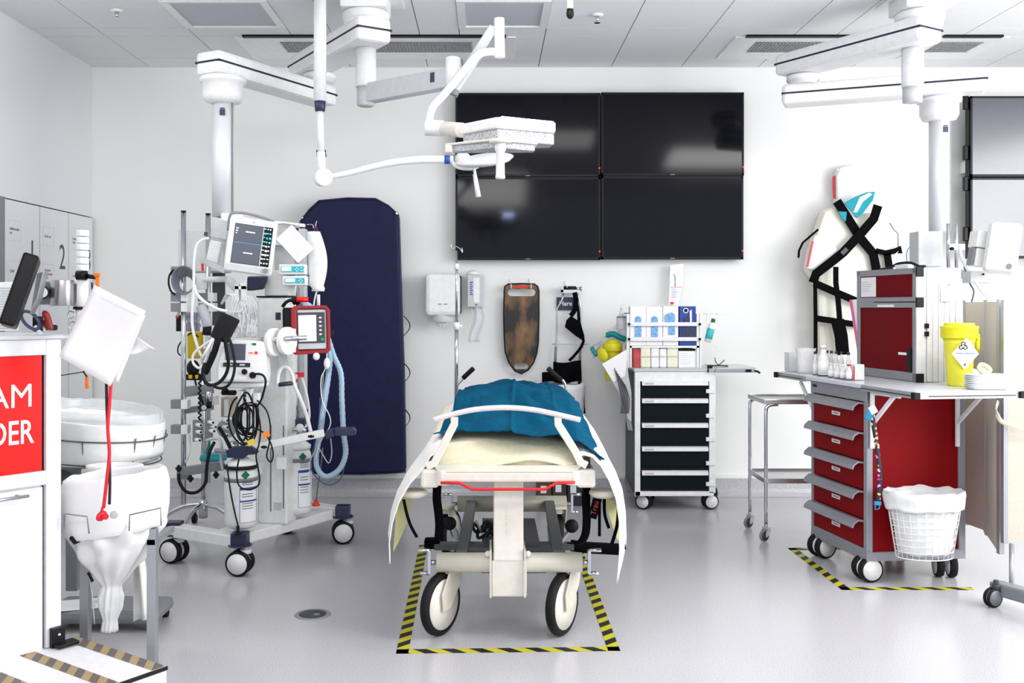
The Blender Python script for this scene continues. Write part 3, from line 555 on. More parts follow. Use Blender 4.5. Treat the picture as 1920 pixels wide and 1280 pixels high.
# ---- examination lamp
EY = 5.3; K = EY / 4.2
t = thing('examination_lamp', 'slim white examination lamp on a ceiling tube with navy collar', 'lamp', up(XY(600, EY), CZ))
part('ceiling_tube', MB().cyl(up(XY(600, EY), CZ), P(600, 190, EY), 0.0265 * K, n=28), white, t)
part('collar', MB().lathe(P(600, 209, EY), [(0.018 * K, 0), (0.021 * K, 0.003), (0.024 * K, 0.042 * K), (0.02 * K, 0.045 * K)], 24), navy, t)
part('drop_rod', MB().cyl(P(600, 208, EY), P(602, 285, EY), 0.0145 * K, n=20).cyl(P(602, 285, EY), P(603, 322, EY), 0.0185 * K, n=20), white, t)
part('rod_clip', MB().cyl(P(594, 281, EY), P(594.5, 294, EY), 0.003).cyl(P(610, 281, EY), P(611, 294, EY), 0.003), black, t)
part('elbow_joint', MB().cyl(P(602, 333, EY + 0.03), P(608, 332, EY - 0.035), 0.037 * K, n=36), white, t, bevel=0.005)
part('curved_arm', MB().tube([P(618, 331, EY), P(650, 325, EY), P(700, 312, EY), P(745, 303, EY), P(790, 299, EY), P(835, 299, EY)], [v * K for v in (0.011, 0.013, 0.0145, 0.016, 0.017, 0.0165)], 14, sub=5), white, t)
part('blue_ring', MB().cyl(P(834, 299, EY), P(844, 299, EY), 0.0185 * K, n=24), mat('ring_blue', (40, 84, 168), 0.4), t)
part('arm_tip', MB().cyl(P(843, 299, EY), P(850, 299, EY), 0.0165 * K, n=24).tube([P(847, 302, EY), P(855, 311, EY), P(868, 315, EY), P(885, 315, EY), P(897, 311, EY)], 0.0095 * K, 10, sub=3), white, t, bevel=0.002)
R = Matrix.Rotation(math.radians(-7), 3, 'Y') @ Matrix.Rotation(math.radians(16), 3, 'X')
hc = P(908, 299, EY)
part('lamp_head', MB().sph(hc, (0.125 * K, 0.11 * K, 0.022 * K), 32, R).sph(P(868, 298, EY), (0.034 * K, 0.05, 0.03 * K), 20), white, t)
part('lens', MB().sph(hc + Vector((0.018, -0.02, -0.014)), (0.1 * K, 0.085 * K, 0.018 * K), 28, R), lens, t)
part('handle', MB().cyl(P(887, 303, EY - 0.04), P(891, 328, EY - 0.04), 0.008, 0.008).cyl(P(890, 326, EY - 0.04), P(897, 369, EY - 0.04), 0.0105, 0.0145, n=16), white, t)
# ================================================================ stretcher
def caster(t, x, y, r, wd, hd, top, hub=wplas, fork=gplas, twin=False, tyre=black, fr=None):
    """swivel caster under (x,y): wheel offset along heading hd (degrees), child parts of the thing"""
    a = math.radians(hd); d = Vector((math.cos(a), math.sin(a), 0)); s = Vector((-d.y, d.x, 0)); c = Vector((x, y, r)); o = c - d * r * 0.45; o.z = 0
    m = MB(); m.cyl(up(o, top - 0.03), up(o, top), 0.012)
    if twin: m.beam(up(o, r * 1.55), up(c, r * 1.0), wd * 0.35, r * 0.9).cyl(up(o, r * 1.7), up(o, top - 0.02), r * 0.45)
    else:
        m.cyl(up(o, r * 2.15), up(o, top - 0.025), r * 0.32)
        for sg in (-1, 1):
            b = [c + s * sg * (wd / 2 + 0.006) + d * p[0] * r + Vector((0, 0, p[1] * r)) for p in ((-0.95, 1.2), (-0.3, 1.28), (0.28, 0.35), (0.2, -0.2), (-0.2, -0.15), (-0.75, 0.5))]
            m.prism(b, s * sg * 0.006)
        m.beam(c - d * r * 0.95 + Vector((0, 0, r * 1.24)), c - d * r * 0.1 + Vector((0, 0, r * 1.24)), wd + 0.02, 0.015)
    f = part('caster', m, fork, t, bevel=0.003)
    offs = (-wd * 0.36, wd * 0.36) if twin else (0,)
    ww = wd * 0.42 if twin else wd * 0.8
    for k in offs:
        part('tyre', MB().lathe(c + s * k, [(r * 0.78, -ww / 2), (r * 0.94, -ww / 2), (r, -ww * 0.25), (r, ww * 0.25), (r * 0.94, ww / 2), (r * 0.78, ww / 2)], 32, s), tyre, f)
        part('wheel_disc', MB().lathe(c + s * k, [(r * 0.001, -ww / 2 - 0.003), (r * 0.2, -ww / 2 - 0.003), (r * 0.25, -ww / 2 - 0.001), (r * 0.8, -ww / 2 - 0.001), (r * 0.8, ww / 2 + 0.001), (r * 0.25, ww / 2 + 0.001), (r * 0.2, ww / 2 + 0.003), (r * 0.001, ww / 2 + 0.003)], 32, s), hub, f)
    return f
creamf = mat('cream_frame', (216, 211, 196), 0.35)
st_ = thing('hospital_stretcher', 'cream framed wheeled hospital stretcher in the middle of the taped floor rectangle', 'stretcher', (0.085, 4.75, 0))
S = st_; YF = 4.1; YR = 5.4
for x, y, hd in ((826, YF, 238), (1054, YF, 240)): caster(S, XY(x, y).x, y + 0.0, 0.128, 0.045, hd, 0.27, offw, creamf)
for x, y, hd in ((845, YR, 70), (1042, YR, 100)): caster(S, XY(x, y).x, y, 0.125, 0.045, hd, 0.27, gplas, creamf)
bt = part('front_cross_tube', MB().cyl(P(819, 1054, YF), P(1091, 1054, YF), 0.04, n=32), creamf, S)
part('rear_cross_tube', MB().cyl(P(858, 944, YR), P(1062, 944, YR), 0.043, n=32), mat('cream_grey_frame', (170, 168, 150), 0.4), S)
for xa, xb in ((866, 884), (1047, 1030)):
    part('side_rail', MB().beam(P(xa, 1040, YF + 0.02), P(xb, 942, YR), 0.05, 0.035), dkmetal, S, bevel=0.003)
part('cross_bar', MB().bx(-0.08, 0.32, YF + 0.04, YF + 0.1, 0.30, 0.335), dkmetal, S)
# foot levers
for x0, x1, sg, Y in ((819, 800, -1, YF), (1091, 1108, 1, YF), (858, 838, -1, YR), (1062, 1082, 1, YR)):
    k = 455 / F * 4.1; a = P(x0, 1054 if Y == YF else 944, Y); m = MB()
    m.cyl(a, a + Vector((sg * 0.03, 0, 0)), 0.01)
    b = a + Vector((sg * 0.03, 0, 0)); m.beam(b + Vector((0, 0, -0.045)), b + Vector((0, 0, 0.05)), 0.012, 0.03, (0, 1, 0))
    m.cyl(b + Vector((0, 0, 0.05)), b + Vector((sg * 0.05, 0, 0.05)), 0.008).cyl(b + Vector((0, 0, -0.045)), b + Vector((sg * 0.04, 0, -0.045)), 0.008)
    part('foot_lever', m, chrome, S)
# lift post
part('lift_post', MB().beam(P(953, 1050, YF - 0.03), P(953, 900, YF + 0.02), 0.122, 0.09, (0, 1, 0)), offw, S, bevel=0.006)
bm_ = MB(); bm_.prism([P(922, y, Y) for y, Y in ((1050, 4.03), (1118, 4.04), (1119, 4.13), (1100, 4.19), (1050, 4.19))], (0.142, 0, 0))
part('post_bracket', bm_, offw, S, bevel=0.004)
ch = MB()
for x in (920, 984): ch.bx(P(x, 0, 4.03).x - 0.004, P(x, 0, 4.03).x + 0.004, 4.02, 4.2, P(0, 1119, 4.03).z, P(0, 1030, 4.03).z)
part('bracket_cheeks', ch, creamf, S)
for x in (915, 990): part('pivot_bolt', MB().sph(P(x, 1038, 4.06), 0.013, 12), wplas, S)
em = MB()
for k in range(4): em.box(P(949, 957 + 13 * k, 3.999), (0.01, 0.003, 0.018))
part('embossed_mark', em, creamf, S)
part('rear_post', MB().beam(P(953, 950, YR), P(953, 885, YR + 0.1), 0.12, 0.1, (0, 1, 0)), creamf, S)
# upper frame
YU = 3.95
part('end_beam', MB().bx(P(828, 0, YU).x, P(1076, 0, YU).x, YU, YU + 0.1, P(0, 904, YU).z, P(0, 885, YU).z), offw, S, bevel=0.008)
part('end_shelf', MB().prism([P(822, 885, YU), P(1080, 885, YU), P(1092, 872, YU + 0.02), P(812, 872, YU + 0.02)], (0, 0.12, 0)), creamf, S)
for x in (829, 1075): part('corner_post', MB().cyl(P(x, 908, YU + 0.03), P(x, 880, YU + 0.03), 0.031, n=28), offw, S, bevel=0.004)
for x0, x1 in ((788, 822), (1082, 1118)):
    part('corner_block', MB().bx(P(x0, 0, YU).x, P(x1, 0, YU).x, YU + 0.01, YU + 0.2, P(0, 916, YU).z, P(0, 881, YU).z), offw, S, bevel=0.012)
for x0, x1 in ((752, 800), (1110, 1150)):
    part('corner_bumper', MB().lathe(P((x0 + x1) / 2, 926, YU + 0.1), [(0.04, -0.012), (0.055, 0), (0.055, 0.012), (0.045, 0.018)], 28), creamf, S)
for x in (-0.185, 0.355): part('side_beam', MB().bx(x - 0.02, x + 0.02, YU + 0.15, 5.85, 0.63, 0.69), creamf, S)
part('deck', MB().bx(-0.2, 0.37, YU + 0.1, 5.9, 0.685, 0.715), mat('stretcher_deck', (188, 188, 192), 0.5), S, bevel=0.004)
part('pull_tab', MB().bx(P(921, 0, YU).x, P(982, 0, YU).x, YU + 0.07, YU + 0.1, P(0, 872, YU).z, P(0, 861, YU).z).mat(1).bx(P(924, 0, YU).x, P(979, 0, YU).x, YU + 0.065, YU + 0.09, P(0, 870, YU).z, P(0, 864, YU).z), [gplas, black], S)
for x0, x1 in ((799, 812), (1094, 1107)): part('corner_gusset', MB().prism([P(x0 - 4, 880, YU + 0.04), P(x1, 880, YU + 0.04), P(x1, 858, YU + 0.04), P((x0 + x1) / 2, 855, YU + 0.04)], (0, 0.05, 0)), mat('dark_brown_plastic', (52, 42, 36), 0.5), S)
part('brake_bar', MB().tube([P(826, 905, YU - 0.01), P(861, 905, YU - 0.01), P(885, 917, YU - 0.01), P(1022, 917, YU - 0.01), P(1044, 905, YU - 0.01), P(1078, 904, YU - 0.01)], 0.006, 8), red, S, label='bright red bent release bar')
# push bar
hb = part('push_bar', MB().tube([P(812, 787, 3.86), P(850, 776, 3.86), P(895, 767, 3.86), P(950, 764, 3.86), P(1000, 768, 3.86), P(1045, 777, 3.86), P(1088, 787, 3.86)], 0.0105, 12, sub=5), mat('pearl_lacquer', (228, 216, 214), 0.3), S)
for pts in ([(852, 781), (852, 794), (826, 845), (814, 868), (799, 874)], [(1046, 781), (1046, 794), (1078, 845), (1088, 866), (1100, 872)]):
    part('bar_upright', strap(MB(), pts, 0.03, 3.87, 0.014), offw, S, bevel=0.003)
# rear push handles and drip pole
for pts, g in (([(857, 735), (857, 722), (866, 712), (870, 706)], ((868, 709), (888, 690))), ([(1061, 735), (1060, 722), (1056, 714), (1050, 710)], ((1053, 713), (1027, 690)))):
    o = part('rear_handle', MB().tube([P(x, y, 5.95) for x, y in pts], 0.009, 10, sub=3), chrome, S)
    part('grip', MB().cyl(P(*g[0], 5.95), P(*g[1], 5.93), 0.0145), black, o, bevel=0.004)
dp = part('drip_pole', MB().cyl(P(855.5, 760, 5.95), P(856, 600, 5.95), 0.011).cyl(P(856, 610, 5.95), P(856, 470, 5.95), 0.0075), chrome, S)
part('pole_clamp', MB().cyl(P(856, 618, 5.95), P(856, 604, 5.95), 0.018).cyl(P(857, 611, 5.95), P(867, 611, 5.95), 0.008).cyl(P(856, 505, 5.95), P(856, 494, 5.95), 0.014), wplas, dp)
part('drip_hooks', MB().tube([P(846, 457, 5.95), P(846, 464, 5.95), P(850, 466, 5.95), P(856, 462, 5.95), P(864, 468, 5.95), P(867, 474, 5.95), P(866, 464, 5.95)], 0.003, 6, sub=3), chrome, dp)
# foam mattress of the stretcher
def cxm(y): return 0.085 + 0.035 * (y - 4.1)      # the stretcher stands a touch askew
def bell(u, y):
    """height of the padded surface across (u -1..1) and along y"""
    t = (y - 4.0) / 1.9; ht = 0.775 + 0.09 * min(1, max(0, t) * 2.2) ; ht += 0.035 * max(0, 1 - abs(t - 0.45) * 2.2)
    return ht - (0.035 + 0.03 * min(1, max(0, t))) * abs(u) ** 2.5
mm = MB(); prof = []
def mat_pt(u, v):
    y = 3.99 + 1.86 * v; a = 2 * math.pi * u; cx, cz = math.cos(a), math.sin(a)
    sx = math.copysign(abs(cx) ** 0.35, cx); sz = math.copysign(abs(cz) ** 0.45, cz); top = bell(sx, y) - 0.03
    return (cxm(y) + sx * 0.29, y, 0.716 + (top - 0.716) * (0.5 + 0.5 * sz))
mm.grid(mat_pt, 40, 24); mm.add([mat_pt(i / 40, 0) for i in range(40)], [tuple(range(40))]); mm.add([mat_pt(i / 40, 1) for i in range(40)], [tuple(range(40))])
part('mattress', mm, cream, S)
# bottle tray and gear on the base
tr = part('base_tray', MB().bx(-0.03, 0.25, 4.3, 5.35, 0.2, 0.215), dkmetal, S)
for x, pts in ((826, [(0, 905), (1, 940), (0, 975), (2, 1010)]),):
    part('safety_strap', MB().ribbon([P(820, 908, 4.15), P(819, 935, 4.15), P(822, 960, 4.15), P(824, 985, 4.15), P(822, 1012, 4.15)], 0.036, 0.004, sub=4), bweb, S)
part('safety_strap', MB().ribbon([P(757, 936, 4.0), P(762, 960, 4.0), P(770, 985, 4.0), P(782, 1007, 4.0)], 0.012, 0.004, sub=4), bweb, S)
part('safety_strap', MB().ribbon([P(1100, 912, 4.1), P(1099, 940, 4.1), P(1100, 975, 4.1), P(1097, 1003, 4.15), P(1086, 1018, 4.2), P(1068, 1018, 4.25)], 0.034, 0.004, sub=4), bweb, S)
ts = part('tag_strap', strap(MB(), [(1121, 931), (1116, 950), (1110, 971)], 0.036, 4.05), bweb, S)
text('strap_lettering', 'Trau', frame(P(1115.5, 952, 4.041), (0.26, 0, 1), (-1, 0, 0.26)), 0.03, mat('dull_red_print', (170, 40, 34)), ts)
for pts, wd in (([(1124, 935), (1124, 970), (1124, 1005)], 0.012), ([(1133, 935), (1134, 965), (1142, 990)], 0.013), ([(1160, 948), (1157, 985), (1147, 1020)], 0.014), ([(1162, 950), (1165, 990), (1171, 1030)], 0.014)):
    part('safety_strap', MB().ribbon([P(x, y, 4.08) for x, y in pts], wd, 0.004, sub=4), bweb, S)
# straps gathered on the floor rear of the front tube
part('belt_end', MB().ribbon([P(1070, 1022, 4.6), P(1100, 1026, 4.6), P(1135, 1028, 4.6), P(1167, 1030, 4.6)], 0.045, 0.04, (0, 0, 1), sub=3), bweb, S)
part('belt_end', MB().box(P(810, 1018, 4.6), (0.07, 0.06, 0.045)), bweb, S, bevel=0.008)
part('foot_rest_bar', MB().bx(P(815, 0, 4.6).x, P(1075, 0, 4.6).x, 4.56, 4.62, 0.235, 0.262), dkmetal, S)
for x, y, x2, y2 in ((843, 985, 858, 1012), (1072, 990, 1050, 1020)):
    o = part('foot_pedal', MB().tube([P(x, y, 4.6), P((x + x2) / 2 + 3, (y + y2) / 2 - 6, 4.6), P(x2, y2, 4.6)], 0.009, 8, sub=3), gplas, S)
    part('pedal_pad', MB().sph(P(x, y - 4, 4.58), (0.032, 0.02, 0.032), 16), black, o)
cl = MB()
for k in range(4):
    a = P(905 + k * 9, 988 + (k % 2) * 12, 5.0 - 0.1 * k); cl.tube([a + Vector((0.05 * math.cos(i * 0.7), 0.06 * math.sin(i * 0.7), 0.018 * math.sin(i * 1.9 + k))) for i in range(9)], 0.008, 6, sub=3, closed=True)
solo('cable_coil', cl, black, 'tangle of black cable lying on the stretcher base', 'cable')
part('tray_clip', MB().tube([P(893, 975, 4.9), P(905, 1000, 4.9), P(925, 1004, 4.9)], 0.006, 6), creamf, S)
# ---- sheets
def sheet_pt(prof, sd, k, shrink):
    def f(u, v):
        y = 3.94 + 1.93 * v; L = u * (1 - shrink * min(1, v * 2.5)); n = len(prof) - 1; i = min(int(L * n), n - 1); t = L * n - i
        a, b = prof[i], prof[i + 1]; x = a[0] + (b[0] - a[0]) * t; z = a[1] + (b[1] - a[1]) * t
        z += (bell(0.7, y) - bell(0.7, 3.94)) * (1 - min(1, L * 1.6)) - 0.0
        x += sd * (0.018 * math.sin(v * 11 + k) + 0.012 * math.sin(v * 23 + k * 3)) * max(0, L - 0.25)
        x += sd * (0.045 * min(1, v * 9) - 0.022 - 0.045 * v) * min(1, L * 3)
        return (cxm(y) + x, y, z + 0.004 * wob(u * 6, v * 9, k))
    return f
LPR = [(-0.262, 0.778), (-0.29, 0.778), (-0.325, 0.757), (-0.352, 0.716), (-0.405, 0.652), (-0.447, 0.578), (-0.472, 0.494), (-0.482, 0.409), (-0.477, 0.333)]
RPR = [(0.26, 0.758), (0.31, 0.765), (0.352, 0.752), (0.39, 0.724), (0.428, 0.66), (0.457, 0.59), (0.472, 0.5), (0.476, 0.39), (0.468, 0.255)]
sh = thing('bed_sheet', 'white sheet draped over both long sides of the stretcher', 'sheet', (0.085, 4.9, 0.8))
part('hanging_side', MB().grid(sheet_pt(LPR, -1, 1, 0.42), 40, 50), sheet, sh, solid=0.004)
part('hanging_side', MB().grid(sheet_pt(RPR, 1, 4, 0.42), 40, 50), sheet, sh, solid=0.004)
bl = thing('blanket', 'cream yellow blanket folded over the near end of the stretcher', 'blanket', (0.085, 4.2, 0.8))
def bl_pt(u, v):
    a = -1 + 2 * u; y = 3.94 + 1.4 * v; x = cxm(y) + 0.33 * a; z = bell(a, y) + 0.006
    if v < 0.12: z -= (0.12 - v) / 0.12 * (0.06 + 0.02 * math.sin(u * 7)); y += 0.03
    return (x, y, z + 0.006 * wob(u * 5, v * 6, 1))
part('blanket_cloth', MB().grid(bl_pt, 36, 24), cream, bl, solid=0.006)
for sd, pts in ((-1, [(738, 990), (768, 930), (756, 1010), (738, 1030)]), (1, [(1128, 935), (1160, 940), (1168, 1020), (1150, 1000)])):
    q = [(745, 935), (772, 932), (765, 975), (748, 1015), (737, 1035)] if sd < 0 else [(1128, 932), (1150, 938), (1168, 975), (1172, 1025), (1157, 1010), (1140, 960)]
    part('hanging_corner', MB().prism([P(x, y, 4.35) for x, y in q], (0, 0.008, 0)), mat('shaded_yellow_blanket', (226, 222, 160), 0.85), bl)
tc_ = thing('drape_cloth', 'teal surgical cloth spread over the stretcher', 'cloth', (0.085, 4.8, 0.86))
def te_pt(u, v):
    # v: near..far, u: left..right
    a = -1 + 2 * u; nl = 4.13 + 0.03 * math.sin(u * 9) - 0.17 * u; y = nl + (5.72 - nl) * v
    xl = -0.262 - 0.05 * max(0, 1 - v * 5); xr = 0.335 + 0.05 * max(0, 1 - v * 2.5); x0 = xl + (xr - xl) * u
    x = cxm(y) + x0; z = bell(min(1, abs(x0) / 0.33), y) + 0.05
    if x0 > 0.28: z -= (x0 - 0.28) * 0.55
    if x0 < -0.28: z -= (-0.28 - x0) * 0.3
    f = 1 - 0.45 * v; tw = wob(x * 4, y * 2, 1)
    z += 0.011 * f * math.sin(y * 24 + 5 * tw + x * 3) * (0.4 + abs(tw) * 1.6) + 0.016 * abs(wob(x * 9, y * 5, 3)) + 0.007 * abs(wob(x * 24, y * 13, 5)) + 0.006 * math.sin(x * 38 + y * 9 + 4 * tw) * f
    z += 0.010 * math.exp(-((x0 - 0.01) / 0.008) ** 2) + 0.006 * math.exp(-((x0 - 0.2) / 0.006) ** 2)
    return (x, y, z)
part('cloth_fabric', MB().grid(te_pt, 110, 130), teal, tc_, solid=0.004)
pw = thing('pillow', 'small white pillow at the far head end of the stretcher', 'pillow', P(965, 745, 5.85))
part('pillow_case', MB().sph(P(968, 741, 5.85), (0.16, 0.07, 0.06), 24), sheet, pw)
pc = MB(); pc.bx(P(1008, 0, 5.8).x, P(1014, 0, 5.8).x, 5.775, 5.78, P(0, 731, 5.8).z, P(0, 724, 5.8).z)
# boxes against the wall behind
for i, (x0, x1, y0, y1, m, lb) in enumerate(((1008, 1034, 905, 945, mat('brown_carton', (88, 66, 54), 0.8), 'brown carton on the floor behind the stretcher, left one'), (1036, 1062, 903, 945, mat('dark_carton', (70, 54, 48), 0.8), 'dark brown carton with white label on the floor behind the stretcher'), (1064, 1092, 905, 942, mat('black_case', (38, 38, 46), 0.5), 'black case on the floor right of the cartons'))):
    a = P(x0, y1, 6.75); c = P(x1, y0, 6.75); t = thing('storage_box', lb, 'box', ((a.x + c.x) / 2, 6.85, 0))
    part('carton', MB().bx(a.x, c.x, 6.75, 6.98, 0.0, c.z), m, t, bevel=0.003)
    part('label', MB().bx(a.x + 0.02, a.x + 0.06, 6.748, 6.75, c.z - 0.07, c.z - 0.02), paper, t)
# ================================================================ dark drawer cart with organiser
cx0, cx1, cyf, cyb = 0.972, 1.492, 6.58, 7.04; cz0, cz1 = 0.10, 0.942
t = thing('drawer_cart', 'tall white framed medicine cart with dark teal drawers under the glove boxes', 'cart', ((cx0 + cx1) / 2, 6.8, 0))
C = t
part('cabinet_body', MB().bx(cx0, cx1, cyf + 0.02, cyb, cz0, cz1 - 0.02), mat('charcoal_side', (52, 56, 64), 0.5), t)
fr = MB(); fr.bx(cx0, cx0 + 0.035, cyf, cyf + 0.03, cz0, cz1 - 0.02).bx(cx1 - 0.03, cx1 + 0.012, cyf, cyf + 0.04, cz0 + 0.02, cz1 - 0.02).bx(cx0, cx1, cyf, cyf + 0.03, cz0, cz0 + 0.03).bx(cx0, cx1, cyf - 0.001, cyf + 0.03, cz1 - 0.085, cz1 - 0.02)
part('front_frame', fr, white, t, bevel=0.002)
part('worktop', MB().bx(cx0 - 0.008, cx1 + 0.012, cyf - 0.01, cyb, cz1 - 0.02, cz1), gplas, t, bevel=0.004)
part('side_skirt', MB().prism([(cx0 - 0.004, cyf + 0.02, cz0), (cx0 - 0.004, cyb, cz0), (cx0 - 0.004, cyb, cz0 + 0.05)], (0.004, 0, 0)), mgrey, t)
def zc(py): return P(0, py, cyf).z
hy = [718, 751, 797, 841, 886]; edges = [704, 741, 784, 830, 875, 919]
for i in range(5):
    d = part('drawer', MB().bx(cx0 + 0.038, cx1 - 0.032, cyf + 0.004, cyf + 0.022, zc(edges[i + 1]) + 0.003, zc(edges[i])), dteal, t)
    h = MB(); z = zc(hy[i]); h.prism([(cx0 + 0.045, cyf + 0.006, z + 0.016), (cx0 + 0.045, cyf - 0.02, z + 0.01), (cx0 + 0.045, cyf - 0.022, z - 0.014), (cx0 + 0.045, cyf - 0.015, z - 0.014), (cx0 + 0.045, cyf + 0.006, z - 0.0)], (0.435, 0, 0))
    part('handle_rail', h, white, d, label='white grip rail')
    lb = MB(); lb.bx(cx0 + 0.06, cx0 + 0.12, cyf - 0.0235, cyf - 0.0225, z - 0.008, z + 0.004); part('drawer_label', lb, gplas, d)
for y in (733, 779, 823, 868, 907): part('latch_tab', MB().bx(cx1 - 0.052, cx1 + 0.004, cyf - 0.012, cyf + 0.02, zc(y) - 0.013, zc(y) + 0.013), white, t, bevel=0.002)
part('lock', MB().bx(cx1 - 0.045, cx1 - 0.012, cyf - 0.016, cyf, zc(690), zc(684)).box((cx1 - 0.04, cyf - 0.012, zc(694)), (0.008, 0.01, 0.025)), black, t)
for x, y, hd in ((1208, 6.66, 150), (1331, 6.66, 10), (1215, 6.96, 100), (1330, 6.96, 120)): caster(t, XY(x, y).x, y, 0.052, 0.06, hd, 0.105, wplas, white, True)
# side shelf
part('side_shelf', MB().bx(cx1 + 0.02, cx1 + 0.27, 6.55, 6.95, 0.942, 0.95), mat('glass_tray', (200, 206, 210), 0.1, alpha=0.7), t)
part('shelf_rail', MB().bx(cx1 + 0.0, cx1 + 0.262, 6.535, 6.555, 0.918, 0.944), alu, t, bevel=0.003)
part('shelf_release', MB().bx(cx1 + 0.20, cx1 + 0.235, 6.525, 6.54, 0.922, 0.94).tube([(cx1 + 0.255, 6.54, 0.93), (cx1 + 0.28, 6.54, 0.925), (cx1 + 0.295, 6.54, 0.915)], 0.007, 8), bplas, t)
# organiser rack
og = thing('organiser_rack', 'white shelf rack with two front bars holding glove boxes on the drawer cart', 'rack', (1.22, 6.82, cz1))
YO = 6.66
def zo(py): return P(0, py, YO).z
def xo(px): return P(px, 0, YO).x
for x in (1180, 1311): part('rack_post', MB().bx(xo(x) - 0.017, xo(x) + 0.017, YO, YO + 0.03, cz1, zo(588)).mat(1).bx(xo(x) + 0.0, xo(x) + 0.004, YO - 0.001, YO, cz1, zo(588)), [wplas, mgrey], og, bevel=0.002)
for y in (607.5, 635.5):
    o = part('front_bar', MB().bx(xo(1178), xo(1312), YO - 0.015, YO, zo(y) - 0.013, zo(y) + 0.013), wplas, og, bevel=0.003)
    for x in (1179, 1311): part('bar_knob', MB().cyl((xo(x), YO - 0.022, zo(y)), (xo(x), YO - 0.014, zo(y)), 0.009), black, o)
part('rack_shelf', MB().bx(xo(1180), xo(1311), YO, YO + 0.2, zo(652), zo(648)), wplas, og)
part('rack_back', MB().bx(xo(1180), xo(1311), YO + 0.2, YO + 0.21, cz1, zo(588)), wplas, og)
bluef = mat('nitrile_blue', (120, 172, 222), 0.5, bump=0.8, scale=60, var=0.25)
def glovebox(x0, x1, ytop, m, wins, label, wm=None):
    b = thing('glove_box', label, 'glove box', ((xo(x0) + xo(x1)) / 2, YO + 0.06, zo(647)), group='boxes of examination gloves')
    part('carton', MB().bx(xo(x0), xo(x1), YO + 0.004, YO + 0.09, zo(647.5), zo(ytop)), m, b, bevel=0.001)
    for (wx0, wx1, wy0, wy1, shp) in wins:
        if shp == 'arch':
            pts = [(wx0, wy1), (wx1, wy1)]; r = (wx1 - wx0) / 2
            for i in range(9): a = math.pi * i / 8; pts.append(((wx0 + wx1) / 2 + r * math.cos(a), wy0 + r - r * math.sin(a)))
        else:
            pts = shp
        part('glove_window', MB().prism([P(x, y, YO + 0.003) for x, y in pts], (0, -0.004, 0)), wm or bluef, b, label='blue gloves in the opening')
    return b
glovebox(1182, 1211.5, 574.5, paper, [(1190.5, 1202.5, 592.5, 631.5, 'arch')], 'white glove box with a tall arched blue opening, first from the left')
glovebox(1212, 1242.5, 575, paper, [(1221, 1233.5, 592.5, 631.5, 'arch')], 'white glove box with a torn arched blue opening, second from the left')
glovebox(1243.5, 1272, 574, paper, [(0, 0, 0, 0, [(1245, 594), (1250, 588), (1256, 587), (1259, 585), (1265, 589), (1266, 600), (1265, 604), (1247, 604)]), (1253, 1265.5, 610, 627.5, 'arch')], 'white glove box with a pale blue glove pulled out of its top')
gb = glovebox(1274.5, 1305, 574, blue, [], 'deep blue glove box with a round emblem, rightmost of the row')
part('round_emblem', MB().cyl(P(1286, 582, YO + 0.003), P(1286, 582, YO), 0.018).mat(1).cyl(P(1286, 582, YO + 0.0), P(1286, 582, YO - 0.001), 0.012), [paper, bplas], gb)
part('glove_window', MB().prism([P(x, y, YO + 0.003) for x, y in [(1283, 595), (1292, 592), (1293, 604), (1283, 604)]], (0, -0.004, 0)).prism([P(x, y, YO + 0.003) for x, y in [(1278, 613), (1305, 613), (1305, 632), (1278, 632)]], (0, -0.003, 0)), mat('dark_glove', (44, 52, 84), 0.5, bump=0.6, scale=50), gb)
part('printed_stripe', MB().prism([P(x, y, YO + 0.002) for x, y in [(1293, 583), (1297, 580), (1297, 604), (1294, 604)]], (0, -0.003, 0)), paper, gb)
text('box_lettering', 'NITRILE', front(1196, 578.5, YO + 0.0035), 0.02, gplas, bpy.data.objects['glove_box']) if False else None
# packs below
def boxat(name, x0, x1, y0, y1, Yf, Yb, m, label, cat, group=None, bevel=0.003, zb=None):
    a = P(x0, y1, Yf); c = P(x1, y0, Yf); t = thing(name, label, cat, ((a.x + c.x) / 2, (Yf + Yb) / 2, a.z if zb is None else zb), group=group)
    part('package', MB().bx(a.x, c.x, Yf, Yb, a.z if zb is None else zb, c.z), m, t, bevel=bevel); return t
gz = mat('gauze_pack', (236, 236, 214), 0.7, bump=0.4, scale=30)
boxat('red_pack', 1187.5, 1201, 651, 685, 6.68, 6.85, mat('red_wrapped_pack', (190, 70, 72), 0.5, bump=0.5, scale=20, var=0.3), 'stack of red wrapped packs under the first glove box', 'packet', zb=cz1)
for i, (x0, x1, y0) in enumerate(((1201.5, 1220, 648), (1221, 1236, 650), (1237, 1250, 653), (1251, 1272, 647))):
    b = boxat('dressing_pack', x0, x1, y0, 686, 6.665 + 0.004 * i, 6.85, [gz, paper, paper, gz][i], ['wide cream gauze pack beside the red packs', 'narrow white dressing pack, third from the left on the cart', 'narrow white dressing pack with a torn corner beside the tall cream one', 'tall cream gauze pack under the third glove box'][i], 'packet', 'dressing packs on the drawer cart', bevel=0.008, zb=cz1)
    part('pack_band', MB().bx(P(x0, 0, 6.66).x, P(x1, 0, 6.66).x, 6.66 + 0.004 * i, 6.663 + 0.004 * i, zo(669), zo(668)), mat('pack_band', (200, 176, 150), 0.6), b)
b = boxat('paper_tray', 1272.5, 1305.5, 658, 686, 6.67, 6.85, paper, 'white printed form stack under the blue glove box', 'box', zb=cz1)
lm = MB(); lines(lm, front(1275, 662, 6.669), 0.1, 6, 0, 0.014); part('printed_lines', lm, gplas, b)
part('dark_gap', MB().bx(xo(1272.5), xo(1305.5), 6.69, 6.84, zo(658), zo(654)), bplas, b)
